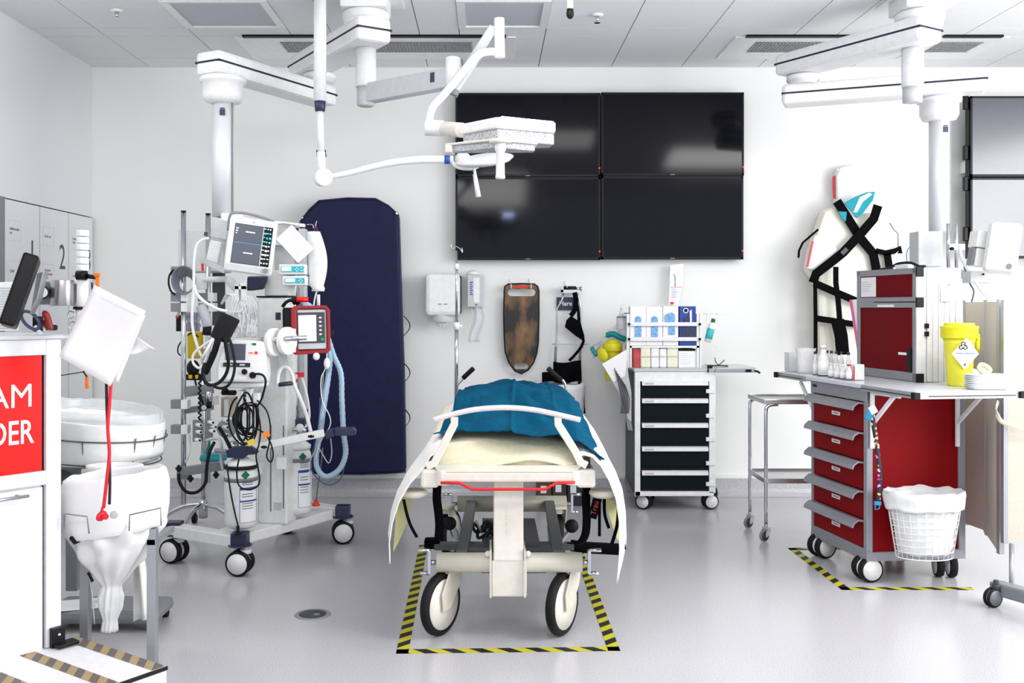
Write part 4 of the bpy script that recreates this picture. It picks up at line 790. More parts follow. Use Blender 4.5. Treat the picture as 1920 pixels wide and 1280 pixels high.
# glasses on the shelf
gl = thing('glasses', 'dark framed glasses lying on the side shelf of the drawer cart', 'glasses', P(1347, 683, 6.7))
q = P(1347, 684, 6.66); q.z = 0.9545
part('glasses_frame', MB().tube([q + Vector((-0.065, 0, 0)), q + Vector((-0.01, 0, 0.002)), q + Vector((0.01, 0, 0.002)), q + Vector((0.065, 0, 0))], 0.0042, 6), bplas, gl)
for sgn, dx, dz in ((-1, -0.012, 0.055), (1, 0.03, 0.04)): part('temple_arm', MB().tube([q + Vector((0.012, 0.05, 0.002)), q + Vector((dx, 0.03, dz * 0.5)), q + Vector((dx - 0.01 * -sgn, 0.0, dz))], 0.0028, 6, sub=3), bplas, gl)
# bottle in a wire holder on the right
wh = thing('bottle_holder', 'thin white wire holder on the right of the glove box rack', 'holder', P(1330, 680, 6.7))
part('wire', MB().tube([P(1318, 588, 6.72), P(1342, 588, 6.72), P(1374, 592, 6.72)], 0.002, 6).tube([P(1325, 588, 6.72), P(1325, 640, 6.70), P(1345, 650, 6.68)], 0.002, 6).tube([P(1344, 587, 6.72), P(1346, 592, 6.70)], 0.002, 6), white, wh)
bo_ = thing('disinfectant_bottle', 'tilted white bottle with green cap and teal label right of the glove boxes', 'bottle', P(1330, 640, 6.72))
ax = (P(1338, 597, 6.7) - P(1327, 640, 6.7)).normalized(); base = P(1327, 641, 6.7)
part('bottle_body', MB().lathe(base, [(0.012, 0), (0.024, 0.004), (0.024, 0.115), (0.018, 0.13), (0.012, 0.137)], 20, ax), wplas, bo_)
part('cap', MB().lathe(base + ax * 0.137, [(0.014, 0), (0.014, 0.022), (0.012, 0.025)], 16, ax), green, bo_)
part('bottle_label', MB().lathe(base, [(0.0245, 0.022), (0.0247, 0.092)], 20, ax), mat('teal_label', (60, 186, 190), 0.5, var=0.2, scale=90), bo_)
# left side: pump bottle, sharps container, hanging bags
hk = thing('side_holder', 'black wire side holder on the left of the glove box rack', 'holder', P(1168, 600, 6.7))
part('wire_loop', MB().bx(P(1157, 0, 6.7).x, P(1178, 0, 6.7).x, 6.69, 6.7, P(0, 595, 6.7).z, P(0, 593.5, 6.7).z).bx(P(1170, 0, 6.7).x, P(1181, 0, 6.7).x, 6.69, 6.7, P(0, 588, 6.7).z, P(0, 586.5, 6.7).z), black, hk)
pb = thing('pump_bottle', 'clear hand gel bottle with white pump left of the glove boxes', 'bottle', P(1165, 618, 6.75))
part('bottle_body', MB().lathe(P(1165, 618, 6.75), [(0.03, 0), (0.034, 0.005), (0.034, 0.085), (0.02, 0.1), (0.014, 0.104)], 20), mat('gel_bottle', (222, 224, 228), 0.2, alpha=0.8), pb)
part('pump', MB().cyl(P(1165, 592, 6.75), P(1165, 580, 6.75), 0.015, 0.010).cyl(P(1165, 580, 6.75), P(1165, 571, 6.75), 0.006).box(P(1163, 570, 6.75), (0.035, 0.014, 0.009)), wplas, pb)
sy = thing('sharps_container', 'yellow sharps bin with round open lid left of the drawer cart', 'sharps bin', P(1148, 715, 6.8))
part('tub', MB().lathe(P(1148, 713, 6.8), [(0.045, 0), (0.048, 0.004), (0.058, 0.22), (0.06, 0.225), (0.062, 0.25)], 28), yellow, sy)
part('lid', MB().lathe(P(1149, 659, 6.8), [(0.062, 0.0), (0.066, 0.01), (0.066, 0.05), (0.062, 0.058), (0.045, 0.06), (0.044, 0.078), (0.035, 0.08), (0.001, 0.08)], 28), yellow, sy)
part('flap_lid', MB().lathe(P(1130, 665, 6.72), [(0.001, -0.008), (0.036, -0.008), (0.04, 0.0), (0.036, 0.006), (0.001, 0.006)], 24, (-0.55, -0.8, 0.1), 0.9, 1.3), yellow, sy)
ts_ = thing('plastic_pouch', 'crumpled clear bag with teal edging behind the yellow sharps bin', 'bag', P(1140, 625, 6.9))
part('pouch_film', MB().grid(lambda u, v: P(1112 + 64 * u, 650 - 42 * v * (0.55 + 0.6 * u) + 30 * (1 - u) - 10, 6.9) + Vector((0.02 * wob(u * 5, v * 5, 0), 0.05 * wob(u * 6, v * 6, 3), 0.02 * wob(u * 6, v * 6, 6))), 20, 14), clear, ts_, solid=0.001)
part('teal_edge', MB().tube([P(1138, 628, 6.88), P(1150, 626, 6.86), P(1162, 632, 6.85), P(1173, 636, 6.85)], 0.02, 8, sub=3).tube([P(1110, 652, 6.9), P(1114, 660, 6.88), P(1120, 665, 6.87)], 0.016, 8, sub=3), tealp, ts_)
rl = thing('side_rail', 'short grey rail slanting beside the yellow sharps bin', 'rail', P(1128, 650, 6.85))
part('bar', MB().beam(P(1132, 632, 6.83), P(1123, 662, 6.83), 0.02, 0.012), alu, rl)
sb_ = thing('instrument_bag', 'clear hanging bag with dark catheters on the left side of the drawer cart', 'bag', P(1165, 720, 6.65))
part('bag_film', MB().prism([P(x, y, 6.62) for x, y in [(1129, 682), (1175, 655), (1178, 700), (1184, 735), (1184, 790), (1178, 785), (1160, 735), (1146, 712)]], (0, 0.015, 0)), mat('frosted_bag', (228, 228, 232), 0.4, alpha=0.75), sb_)
part('paper_header', MB().prism([P(x, y, 6.612) for x, y in [(1129, 682), (1175, 655), (1176, 672), (1172, 705), (1150, 716)]], (0, 0.003, 0)), paper, sb_)
tb_ = MB()
for k in range(7): x = 1152 + 3.2 * k; tb_.tube([P(x, 690 + 5 * k, 6.606), P(x + 8, 720 + 4 * k, 6.6), P(x + 14 - k, 755 + 2 * k, 6.606), P(x + 12 - k, 775, 6.61)], 0.0028, 6, sub=4)
part('catheters', tb_, dgrey, sb_)
tr_ = MB(); tr_.grid(lambda u, v: P(1172 + 10 * u + 6 * v, 775 + 32 * v, 6.64) + Vector((0, 0.02 * math.sin(u * 7), 0)), 6, 6); part('bag_tail', tr_, clear, sb_, solid=0.001)
# ================================================================ steel trolley
t = thing('steel_trolley', 'chrome two-tier trolley with thin tubular legs behind the red cart', 'trolley', (1.85, 5.9, 0))
tz, lz = 0.80, 0.345; x0, x1, y0, y1 = 1.60, 2.14, 5.73, 6.08
steel = mat('stainless_steel', (200, 202, 204), 0.25, 0.8)
def tray(z):
    m = MB(); m.bx(x0, x1, y0, y1, z, z + 0.006)
    for (a, b, c, d) in ((x0 - 0.01, x1 + 0.01, y0 - 0.012, y0), (x0 - 0.01, x1 + 0.01, y1, y1 + 0.012), (x0 - 0.012, x0, y0, y1), (x1, x1 + 0.012, y0, y1)): m.bx(a, b, c, d, z - 0.01, z + 0.018)
    return m
part('top_tray', tray(tz), steel, t, bevel=0.003); part('lower_tray', tray(lz), steel, t, bevel=0.003)
for (lx, ly) in ((x0, y0), (x0, y1), (x1, y0), (x1, y1)):
    sx = 1 if lx == x0 else -1
    part('leg', MB().tube([(lx + sx * 0.07, ly, tz - 0.012), (lx + sx * 0.03, ly, tz - 0.014), (lx + sx * 0.005, ly, tz - 0.03), (lx, ly, tz - 0.07), (lx, ly, 0.4), (lx, ly, 0.1)], 0.0105, 10, sub=3), chrome, t)
    f = caster(t, lx - 0.01, ly, 0.034, 0.02, 210, 0.1, dgrey, chrome, tyre=mgrey)
# ================================================================ red cart
NL = Vector((1.849, 4.86, 0)); RA = math.radians(8.5); RM = Matrix.Translation(NL) @ Matrix.Rotation(RA, 4, 'Z')
t = thing('emergency_cart', 'dark red emergency cart with five grey-handled drawers and fold-out worktop', 'cart', NL, RA)
RC = t; W, D = 0.522, 0.578
part('red_cabinet', MB(RM).bx(0.025, W - 0.02, 0.012, D - 0.01, 0.13, 0.93), dred, t)
fr = MB(RM)
for (x, y) in ((0, 0), (W - 0.032, 0), (0, D - 0.03), (W - 0.032, D - 0.03)): fr.bx(x, x + 0.032, y, y + 0.032, 0.105, 0.94)
fr.bx(0, W, 0, 0.02, 0.105, 0.15).bx(0, 0.02, 0, D, 0.105, 0.165).bx(0, W, D - 0.02, D, 0.105, 0.15).bx(-0.004, 0.03, 0, D, 0.885, 0.948).bx(0, W, 0, 0.03, 0.915, 0.948)
part('corner_frame', fr, alug, t, bevel=0.003)
def zl(py): return 1.35 - (py - 575) / 384.0            # height of a pixel row at the near left corner
dz = [0.882, 0.735, 0.592, 0.448, 0.305, 0.165]
for i in range(5):
    d = part('drawer', MB(RM).bx(-0.002, 0.03, 0.036, D - 0.034, dz[i + 1] + 0.004, dz[i] - 0.006), dred, t)
    z = dz[i] - 0.002
    part('drawer_handle', MB(RM).prism([(0.0, 0.03, z), (-0.03, 0.03, z + 0.002), (-0.055, 0.03, z - 0.018), (-0.06, 0.03, z - 0.038), (-0.054, 0.03, z - 0.038), (-0.047, 0.03, z - 0.02), (-0.026, 0.03, z - 0.006), (0.0, 0.03, z - 0.01)], (0, D - 0.06, 0)), alug, d, bevel=0.001, label='grey hooked grip rail')
    part('drawer_label', MB(RM).box((-0.003, 0.30, (dz[i] + dz[i + 1]) / 2 - 0.008), (0.002, 0.085, 0.019)).mat(1).box((-0.0042, 0.30, (dz[i] + dz[i + 1]) / 2 - 0.008), (0.001, 0.06, 0.006)), [paper, mgrey], d)
part('lock_plate', MB(RM).box((-0.006, D - 0.05, 0.925), (0.003, 0.04, 0.014)), bplas, t)
for x, y, hd in ((0.03, 0.05, 190), (0.03, D - 0.06, 200), (W - 0.07, 0.06, 260), (W - 0.07, D - 0.06, 250)):
    q = RM @ Vector((x, y, 0)); caster(t, q.x, q.y, 0.062, 0.085, hd, 0.125, wplas, gplas, True)
# worktop with two flaps
wt = MB(RM); wt.bx(-0.03, W + 0.0, -0.0, D, 0.952, 0.972); part('worktop', wt, mat('worktop_laminate', (206, 208, 214), 0.25), t, bevel=0.002)
for a, b, nm in ((-0.468, -0.004, 'near_flap'), (D + 0.004, D + 0.36, 'far_flap')):
    W_ = W; W = W - 0.04 if a < 0 else W
    o = part('worktop_flap', MB(RM).bx(-0.03, W, a, b, 0.944, 0.974), MATS['worktop_laminate'], t, bevel=0.002)
    part('edge_profile', MB(RM).bx(-0.034, -0.03, a, b, 0.942, 0.97).bx(-0.03, W, a - 0.003 if a < 0 else b, a if a < 0 else b + 0.003, 0.942, 0.97), alu, o)
    part('edge_groove', MB(RM).bx(-0.0355, -0.034, a + 0.03, b, 0.952, 0.956).bx(0.03, W - 0.03, (a - 0.0045) if a < 0 else b + 0.003, (a - 0.003) if a < 0 else b + 0.0045, 0.952, 0.956), bplas, o)
    yy = a if a < 0 else b
    for x in (-0.032, W - 0.0): part('corner_cap', MB(RM).box((x, yy, 0.956), (0.03, 0.03, 0.031)), black, o, bevel=0.003)
    W = W_
for x in (0.02, W - 0.05):
    for yy, sg in ((-0.006, -1),):
        part('flap_bracket', MB(RM).bx(x - 0.008, x + 0.012, yy - 0.012, yy, 0.66, 0.93).bx(x - 0.006, x + 0.008, yy - 0.25, yy, 0.925, 0.94).beam((x, yy - 0.012, 0.78), (x, yy - 0.2, 0.93), 0.012, 0.02), white, t, bevel=0.001)
part('flap_bracket', MB(RM).bx(0.01, 0.03, D + 0.002, D + 0.014, 0.68, 0.93).beam((0.02, D + 0.01, 0.78), (0.02, D + 0.17, 0.93), 0.012, 0.02), white, t)
# tall case standing on the cart
cs_ = thing('instrument_case', 'tall dark red case with grey frame standing on the red cart worktop', 'case', RM @ Vector((0.41, 0.35, 0.974)), RA)
X0, X1, Y0, Y1, Z0, Z1 = 0.30, 0.5, 0.06, 0.64, 0.974, 1.545
m = MB(RM); m.bx(X0 + 0.012, X1, Y0 + 0.01, Y1, Z0 + 0.01, Z1 - 0.01); part('case_body', m, wplas, cs_)
zm0, zm1 = 1.345, 1.40
fr = MB(RM)
fr.bx(X0, X0 + 0.03, Y0, Y0 + 0.04, Z0, Z1).bx(X0, X0 + 0.03, Y1 - 0.03, Y1, Z0, Z1).bx(X0, X0 + 0.03, Y0, Y1, Z0, Z0 + 0.045).bx(X0, X0 + 0.03, Y0, Y1, Z1 - 0.03, Z1).bx(X0 - 0.002, X0 + 0.03, Y0, Y1, zm0, zm1)
part('grey_frame', fr, alug, cs_, bevel=0.004)
part('red_door', MB(RM).bx(X0 + 0.006, X0 + 0.02, Y0 + 0.04, Y1 - 0.03, Z0 + 0.045, zm0), mat('deep_red_panel', (108, 0, 8), 0.6, var=0.05, scale=200, spec=0.12), cs_)
part('red_lid', MB(RM).bx(X0 + 0.006, X0 + 0.02, Y0 + 0.04, Y1 - 0.03, zm1, Z1 - 0.03), MATS['deep_red_panel'], cs_)
for z in (Z0 + 0.018, (zm0 + zm1) / 2, Z1 - 0.02): part('corner_guard', MB(RM).box((X0 + 0.016, Y0 - 0.002, z), (0.04, 0.012, 0.05)), black, cs_, bevel=0.002)
pn = MB(RM)
for k in range(6): x = X0 + 0.055 + k * 0.031; pn.bx(x, x + 0.0285, Y0 - 0.004, Y0 + 0.012, Z0 + 0.002, Z1)
part('ribbed_side', pn, wplas, cs_, bevel=0.002)
part('white_corner', MB(RM).bx(X0 + 0.0, X0 + 0.05, Y0 - 0.001, Y0 + 0.01, Z0, Z1), white, cs_)
part('side_handle', MB(RM).tube([(X0 + 0.175, Y0 - 0.008, 1.46), (X0 + 0.12, Y0 - 0.012, 1.46), (X0 + 0.12, Y0 - 0.012, 1.375), (X0 + 0.175, Y0 - 0.008, 1.375)], 0.003, 6).beam((X0 + 0.12, Y0 - 0.013, 1.455), (X0 + 0.12, Y0 - 0.013, 1.38), 0.012, 0.008), chrome, cs_)
for z in (1.255, 1.215): part('clip', MB(RM).box((X0 + 0.05, Y0 - 0.008, z), (0.018, 0.012, 0.024)), black, cs_)
part('lid_notice', MB(RM).bx(X0 + 0.003, X0 + 0.006, Y1 - 0.19, Y1 - 0.04, zm1 + 0.004, Z1 - 0.035), paper, cs_)
lm = MB(); lines(lm, RM @ frame((X0 + 0.003, Y1 - 0.05, Z1 - 0.06), (0, -1, 0), (0, 0, 1)), 0.11, 5, 0, 0.012); part('printed_lines', lm, mgrey, cs_)
part('lid_groove', MB(RM).bx(X0 - 0.003, X0 - 0.002, Y0 + 0.0, Y0 + 0.4, zm1 - 0.028, zm1 - 0.023), bplas, cs_)
part('strip_label', MB(RM).bx(X0 - 0.0035, X0 - 0.002, Y0 + 0.2, Y0 + 0.36, zm0 + 0.004, zm0 + 0.016), paper, cs_)
part('strip_label', MB(RM).bx(X0 + 0.003, X0 + 0.006, Y0 + 0.09, Y0 + 0.17, Z0 + 0.13, Z0 + 0.143), paper, cs_)
part('door_latch', MB(RM).bx(X0 - 0.006, X0 + 0.01, Y0 + 0.042, Y0 + 0.082, Z0 + 0.048, Z0 + 0.165), bplas, cs_, bevel=0.003)
# glasses-like black cable on top
cc = thing('coiled_lead', 'black lead with white plug lying on top of the red case', 'cable', RM @ Vector((0.38, 0.3, Z1)), 0)
part('lead', MB(RM).tube([(0.36, 0.50, Z1 + 0.008), (0.35, 0.38, Z1 + 0.012), (0.34, 0.30, Z1 + 0.03), (0.34, 0.18, Z1 + 0.03), (0.35, 0.12, Z1 + 0.01), (0.36, 0.08, Z1 + 0.008)], 0.007, 8, sub=3), black, cc)
part('plug', MB(RM).box((0.33, 0.22, Z1 + 0.012), (0.03, 0.12, 0.02)), wplas, cc)
part('blue_cord', MB().tube([P(1716, 498, 5.5), P(1703, 494, 5.5), P(1700, 480, 5.5), P(1702, 468, 5.5), P(1707, 462, 5.5)], 0.003, 6, sub=3), mat('teal_wire', (20, 120, 150), 0.5), cc)
# sharps bin on worktop
def lc(x, y, z=0.974): return RM @ Vector((x, y, z))
sh2 = thing('sharps_container', 'large yellow sharps bin with white hazard label on the red cart', 'sharps bin', P(1799, 722, 4.72))
q = P(1799, 718, 4.74); q.z = 0.975
part('tub', MB().lathe(q, [(0.052, 0), (0.056, 0.004), (0.068, 0.20), (0.075, 0.225)], 32, None, 1, 0.85), mat('clear_yellow_plastic', (228, 222, 52), 0.3), sh2)
part('lid', MB().lathe(q + Vector((0, 0, 0.225)), [(0.078, 0.0), (0.084, 0.002), (0.085, 0.045), (0.087, 0.047), (0.087, 0.058), (0.07, 0.06), (0.068, 0.072), (0.05, 0.074), (0.001, 0.074)], 32, None, 1, 0.85), yellow, sh2, bevel=0.001)
part('flap_lid', MB().lathe(q + Vector((0.095, 0.01, 0.205)), [(0.001, -0.008), (0.04, -0.008), (0.045, 0.0), (0.04, 0.008), (0.001, 0.008)], 24, (0.85, -0.5, 0)), yellow, sh2)
LM = frame(q + Vector((-0.003, -0.0655, 0.155)), (1, -0.05, 0), (0, -0.12, 1))
lbm = MB(LM); lbm.prism([(0, 0.077, 0), (0.062, 0, 0), (0, -0.077, 0), (-0.062, 0, 0)], (0, 0, 0.001)); part('hazard_label', lbm, paper, sh2)
bh = MB(LM)
for k in range(3):
    a = math.radians(90 + 120 * k); c = Vector((0.011 * math.cos(a) - 0.012, 0.036 + 0.011 * math.sin(a), 0.002))
    bh.tube([c + Vector((0.009 * math.cos(a + s), 0.009 * math.sin(a + s), 0)) for s in [math.radians(v) for v in range(-140, 141, 35)]], 0.0022, 6)
bh.tube([Vector((-0.012 + 0.008 * math.cos(i * 0.785), 0.036 + 0.008 * math.sin(i * 0.785), 0.002)) for i in range(8)], 0.0014, 6, closed=True)
part('biohazard_symbol', bh, black, sh2)
text('label_lettering', 'Medical hazardous', LM @ Matrix.Translation((0, 0.002, 0.0015)), 0.0115, blue, sh2)
lm = MB(); lines(lm, LM @ Matrix.Translation((-0.025, -0.012, 0.001)), 0.05, 4, 0, 0.009, 0.0015); part('printed_lines', lm, gplas, sh2)
part('small_symbol', MB(LM).box((0.0, -0.052, 0.0015), (0.008, 0.012, 0.001)).box((0.064, -0.03, -0.004), (0.012, 0.016, 0.001)), ink, sh2)
# stack of kidney dishes
for i in range(8):
    z = 0.976 + i * 0.0085; m = MB(); c = P(1850, 720, 4.55); c.z = 0
    out = []
    for k in range(24): a = 2 * math.pi * k / 24; out.append((math.copysign(abs(math.cos(a)) ** 0.5, math.cos(a)), math.copysign(abs(math.sin(a)) ** 0.6, math.sin(a))))
    for (s0, z0), (s1, z1) in (((0.86, 0), (1.0, 0.0075)),):
        a0 = [c + Vector((x * 0.098 * s0, y * 0.055 * s0, z + z0)) for x, y in out]; a1 = [c + Vector((x * 0.098 * s1, y * 0.055 * s1, z + z1)) for x, y in out]
        m.add(a0 + a1, [(k, (k + 1) % 24, 24 + (k + 1) % 24, 24 + k) for k in range(24)] + [tuple(range(23, -1, -1)), tuple(range(24, 48))])
    lab = 'paper tray in the white stack right of the large yellow sharps bin'
    solo('paper_tray', m, paper, lab, 'tray', 'stack of paper trays on the red cart')
tp = thing('tape_roll', 'roll of white tape lying tilted on the stack of paper trays', 'tape roll', P(1846, 693, 4.55))
part('roll', MB().lathe(P(1846, 691, 4.55), [(0.022, -0.009), (0.032, -0.009), (0.032, 0.009), (0.022, 0.009), (0.022, -0.009)], 28, (0.25, -0.75, 0.9)), cream, tp)
part('loose_tissue', MB().grid(lambda u, v: P(1826 + 20 * u, 702 - 10 * v, 4.54) + Vector((0, 0.02 * v, 0.008 * wob(u * 7, v * 5, 2))), 8, 5), paper, tp, solid=0.001)
# waste basket on the near side
wbk = thing('waste_basket', 'white wire waste basket with a clear bag hooked on the red cart', 'waste bin', RM @ Vector((0.225, -0.125, 0.155)), 0)
bc = RM @ Vector((0.225, -0.125, 0)); wi = MB()
def ring(z, rx, ry, n=28): return [bc + Vector((rx * math.cos(2 * math.pi * i / n), ry * math.sin(2 * math.pi * i / n), z)) for i in range(n)]
zb, zt = 0.155, 0.46
def rr(z): t = (z - zb) / (zt - zb); return 0.132 + 0.048 * t, 0.085 + 0.03 * t
for k in range(11): z = zb + (zt - zb) * k / 10; wi.tube(ring(z, *rr(z)), 0.0022 if k else 0.003, 5, closed=True)
for i in range(28): a = 2 * math.pi * i / 28; wi.tube([bc + Vector((rr(zb)[0] * math.cos(a), rr(zb)[1] * math.sin(a), zb)), bc + Vector((rr(zt)[0] * math.cos(a), rr(zt)[1] * math.sin(a), zt))], 0.0018, 5)
part('wire_basket', wi, white, wbk)
def bagpt(u, v):
    a = 2 * math.pi * u
    if v < 0.25: t = v / 0.25; k = 1.09 - 0.02 * t; z = zt - 0.075 + 0.075 * t
    else: t = (v - 0.25) / 0.75; k = 0.96 - 0.06 * t; z = zt + 0.008 - (zt - zb - 0.01) * t
    if 0.22 < v < 0.3: k = 1.03; z = zt + 0.012
    rx, ry = rr(max(zb, z)); k *= 1 + 0.05 * wob(math.cos(a) * 4, math.sin(a) * 4, 1 + v * 5)
    return bc + Vector((rx * k * math.cos(a), ry * k * math.sin(a), z + 0.012 * wob(math.cos(a) * 3, math.sin(a) * 3, 5)))
part('bin_liner', MB().grid(bagpt, 48, 28), bagm, wbk, solid=0.001)
# lanyard
ln = thing('lanyard', 'dark patterned lanyard with turquoise clips hanging at the corner of the red cart', 'lanyard', RM @ Vector((0.02, -0.03, 0.9)))
lan = bpy.data.materials.new('lanyard_print'); lan.use_nodes = True; N = lan.node_tree.nodes; L = lan.node_tree.links
tcn = N.new('ShaderNodeTexCoord'); vo = N.new('ShaderNodeTexVoronoi'); vo.inputs['Scale'].default_value = 90; L.new(tcn.outputs['Object'], vo.inputs['Vector'])
sr = N.new('ShaderNodeSeparateColor'); L.new(vo.outputs['Color'], sr.inputs[0]); gt = N.new('ShaderNodeMath'); gt.operation = 'GREATER_THAN'; gt.inputs[1].default_value = 0.8; L.new(sr.outputs[0], gt.inputs[0])
mxl = N.new('ShaderNodeMix'); mxl.data_type = 'RGBA'; mxl.inputs[6].default_value = (*lin((22, 22, 50)), 1); L.new(gt.outputs[0], mxl.inputs[0]); L.new(vo.outputs['Color'], mxl.inputs[7])
L.new(mxl.outputs[2], N['Principled BSDF'].inputs['Base Color'])
YL = 4.74
part('ribbon', MB().ribbon([P(1637, 770, YL), P(1636, 782, YL), P(1642, 820, YL), P(1647, 860, YL), P(1650, 895, YL), P(1646, 945, YL)], 0.022, 0.003, sub=4), lan, ln)
part('upper_clip', MB().box(P(1630, 778, YL), (0.03, 0.012, 0.05), Matrix.Rotation(0.4, 3, 'Y')), mat('turquoise_plastic', (0, 140, 190), 0.4), ln, bevel=0.004)
part('white_clip', MB().box(P(1637, 768, YL - 0.005), (0.035, 0.01, 0.04), Matrix.Rotation(-0.5, 3, 'Y')), wplas, ln, bevel=0.004)
part('lower_clip', MB().box(P(1645.5, 943, YL), (0.03, 0.012, 0.018)).tube([P(1641, 946, YL), P(1641, 955, YL), P(1648, 954, YL), P(1650, 945, YL)], 0.003, 6), MATS['turquoise_plastic'], ln, bevel=0.002)
# things on the far part of the worktop
def surf(px, lx):
    """world point on the worktop at picture column px and cart depth lx"""
    k = (px - CX) / F; c, s = math.cos(RA), math.sin(RA)
    ly = (NL.x + lx * c - k * (NL.y + lx * s)) / (s + k * c); return RM @ Vector((lx, ly, 0.9745))
bt1 = thing('plastic_box', 'empty clear plastic tray at the far end of the red cart', 'tray', surf(1491, 0.06))
q = surf(1491, 0.08); m = MB()
for (a, b, c, d) in ((-0.05, 0.05, -0.04, -0.038), (-0.05, 0.05, 0.038, 0.04), (-0.05, -0.048, -0.04, 0.04), (0.048, 0.05, -0.04, 0.04)): m.bx(q.x + a, q.x + b, q.y + c, q.y + d, q.z, q.z + 0.11)
m.bx(q.x - 0.05, q.x + 0.05, q.y - 0.04, q.y + 0.04, q.z, q.z + 0.003); part('tray_shell', m, mat('milky_plastic', (236, 238, 240), 0.3, alpha=0.6), bt1)
bt2 = thing('plastic_bag', 'open clear plastic bag standing beside the empty tray on the red cart', 'bag', surf(1510, 0.06))
q2 = surf(1511, 0.07); part('bag_film', MB().grid(lambda u, v: q2 + Vector(((0.045 + 0.01 * v) * math.cos(6.283 * u) + 0.008 * wob(u * 8, v * 6, 1), 0.04 * math.sin(6.283 * u), 0.14 * v + 0.01 * wob(u * 9, 1, 2) * v)), 24, 8), bagm, bt2, solid=0.001)
def vial(px, lx, h, r, label, neck=True, capm=dgrey, body=None, nm='vial'):
    q = surf(px, lx); t = thing(nm, label, 'vial', q, group='vials and bottles on the red cart')
    part('glass_body', MB().lathe(q, [(r * 0.95, 0), (r, 0.003), (r, h * 0.62), (r * 0.55, h * 0.74), (r * 0.5, h * 0.9)], 16), body or mat('vial_glass', (232, 233, 236), 0.15, alpha=0.85), t)
    part('cap', MB().cyl(q + Vector((0, 0, h * 0.9)), q + Vector((0, 0, h)), r * 0.62, n=14), capm, t)
    part('vial_label', MB().lathe(q, [(r * 1.02, h * 0.06), (r * 1.02, h * 0.5)], 16).mat(1).lathe(q, [(r * 1.01, 0.0), (r * 1.01, 0.005)], 16), [paper, dgrey], t)
    return t
vial(1529, 0.05, 0.13, 0.014, 'slim syringe-like vial with dark cap beside the large white bottle', capm=stripe)
bb_ = vial(1544, 0.07, 0.165, 0.03, 'largest white bottle on the red cart, behind the vials', capm=wplas, body=wplas, nm='bottle')
labs = ['small front vial with dark collar, nearest the large white bottle', 'front vial second from the large white bottle', 'front vial third from the large white bottle', 'front vial nearest the small red box with red and white cap']
for i, px in enumerate((1558, 1570, 1581, 1592)): vial(px, 0.045, 0.075 if i < 3 else 0.08, 0.0155, labs[i], capm=wplas if i < 3 else red)
labs = ['tall back vial with navy cap, leftmost of the back row', 'tall back vial with navy cap, second of the back row', 'tall back vial with navy cap, third of the back row', 'tall back vial with navy cap, fourth of the back row', 'tall back vial with navy cap, rightmost of the back row']
for i, px in enumerate((1551, 1559, 1568, 1578, 1591)): vial(px, 0.12, 0.135, 0.013, labs[i], capm=navy)
q = surf(1606, 0.09); rb = thing('carton', 'small red and white carton beside the vials on the red cart', 'box', q)
part('box_body', MB().box(q + Vector((0, 0, 0.04)), (0.055, 0.06, 0.08), Matrix.Rotation(RA, 3, 'Z')), wplas, rb, bevel=0.002)
part('red_face', MB().box(q + Vector((-0.008, -0.0305, 0.036)), (0.04, 0.002, 0.07), Matrix.Rotation(RA, 3, 'Z')), red, rb)
q = surf(1618, 0.2); bd = thing('paper_folder', 'pink-edged folder with papers leaning on the red case', 'folder', q)
fo = MB(); 
for k in range(3): fo.prism([P(1596 + 3 * k, 562, 5.66 + 0.01 * k), P(1636, 558, 5.66 + 0.01 * k), P(1636, 690, 5.66 + 0.01 * k), P(1612 + 2 * k, 672, 5.66 + 0.01 * k)], (0, 0.003, 0))
part('papers', fo, paper, bd); part('pink_edge', MB().beam(P(1595, 562, 5.655), P(1612, 672, 5.655), 0.01, 0.012), mat('pink_card', (232, 110, 160), 0.6), bd)
# ================================================================ rack under the right ceiling arm
t = thing('equipment_rack', 'white equipment head with chrome poles under the right ceiling arm', 'equipment rack', XY(1765, 5.95), 0)
part('rack_head', MB().bx(P(1722, 0, 5.85).x, P(1768, 0, 5.85).x, 5.85, 5.98, P(0, 500, 5.85).z, P(0, 433, 5.85).z), gplas, t, bevel=0.006)
part('rack_column', MB().bx(P(1725, 0, 5.9).x, P(1790, 0, 5.9).x, 5.9, 6.05, 0.7, P(0, 500, 5.9).z), white, t)
for x in (1778, 1793): part('chrome_pole', MB().cyl(P(x, 505, 5.75), P(x, 419, 5.75), 0.0105), chrome, t)
part('pole_clamp', MB().box(P(1792, 463, 5.74), (0.09, 0.04, 0.035)).mat(1).sph(P(1785, 466, 5.7), (0.014, 0.014, 0.01), 10), [gplas, bplas], t)
mo = thing('patient_monitor', 'white patient monitor turned sideways above the beige screen', 'monitor', P(1875, 512, 5.3), 0)
MR = MB(); Rm = Matrix.Rotation(math.radians(9), 4, 'Y') @ Matrix.Rotation(math.radians(-28), 4, 'Z'); Mo = Matrix.Translation(P(1878, 466, 5.3)) @ Rm
part('housing', MB(Mo).bx(-0.065, 0.085, -0.09, 0.09, -0.13, 0.13), wplas, mo, bevel=0.02)
part('side_panel', MB(Mo).bx(-0.075, -0.055, -0.07, 0.07, -0.12, 0.12), gplas, mo, bevel=0.005)
part('knob', MB(Mo).cyl((0.05, -0.09, -0.1), (0.05, -0.105, -0.1), 0.014), mgrey, mo)
mb_ = thing('monitor_module', 'white box module with dark slot left of the sideways monitor', 'module', P(1838, 480, 5.4))
M2 = Matrix.Translation(P(1840, 450, 5.38)) @ Matrix.Rotation(math.radians(9), 4, 'Y'); part('upper_box', MB(M2).bx(-0.045, 0.045, -0.05, 0.05, -0.045, 0.045), wplas, mb_, bevel=0.006)
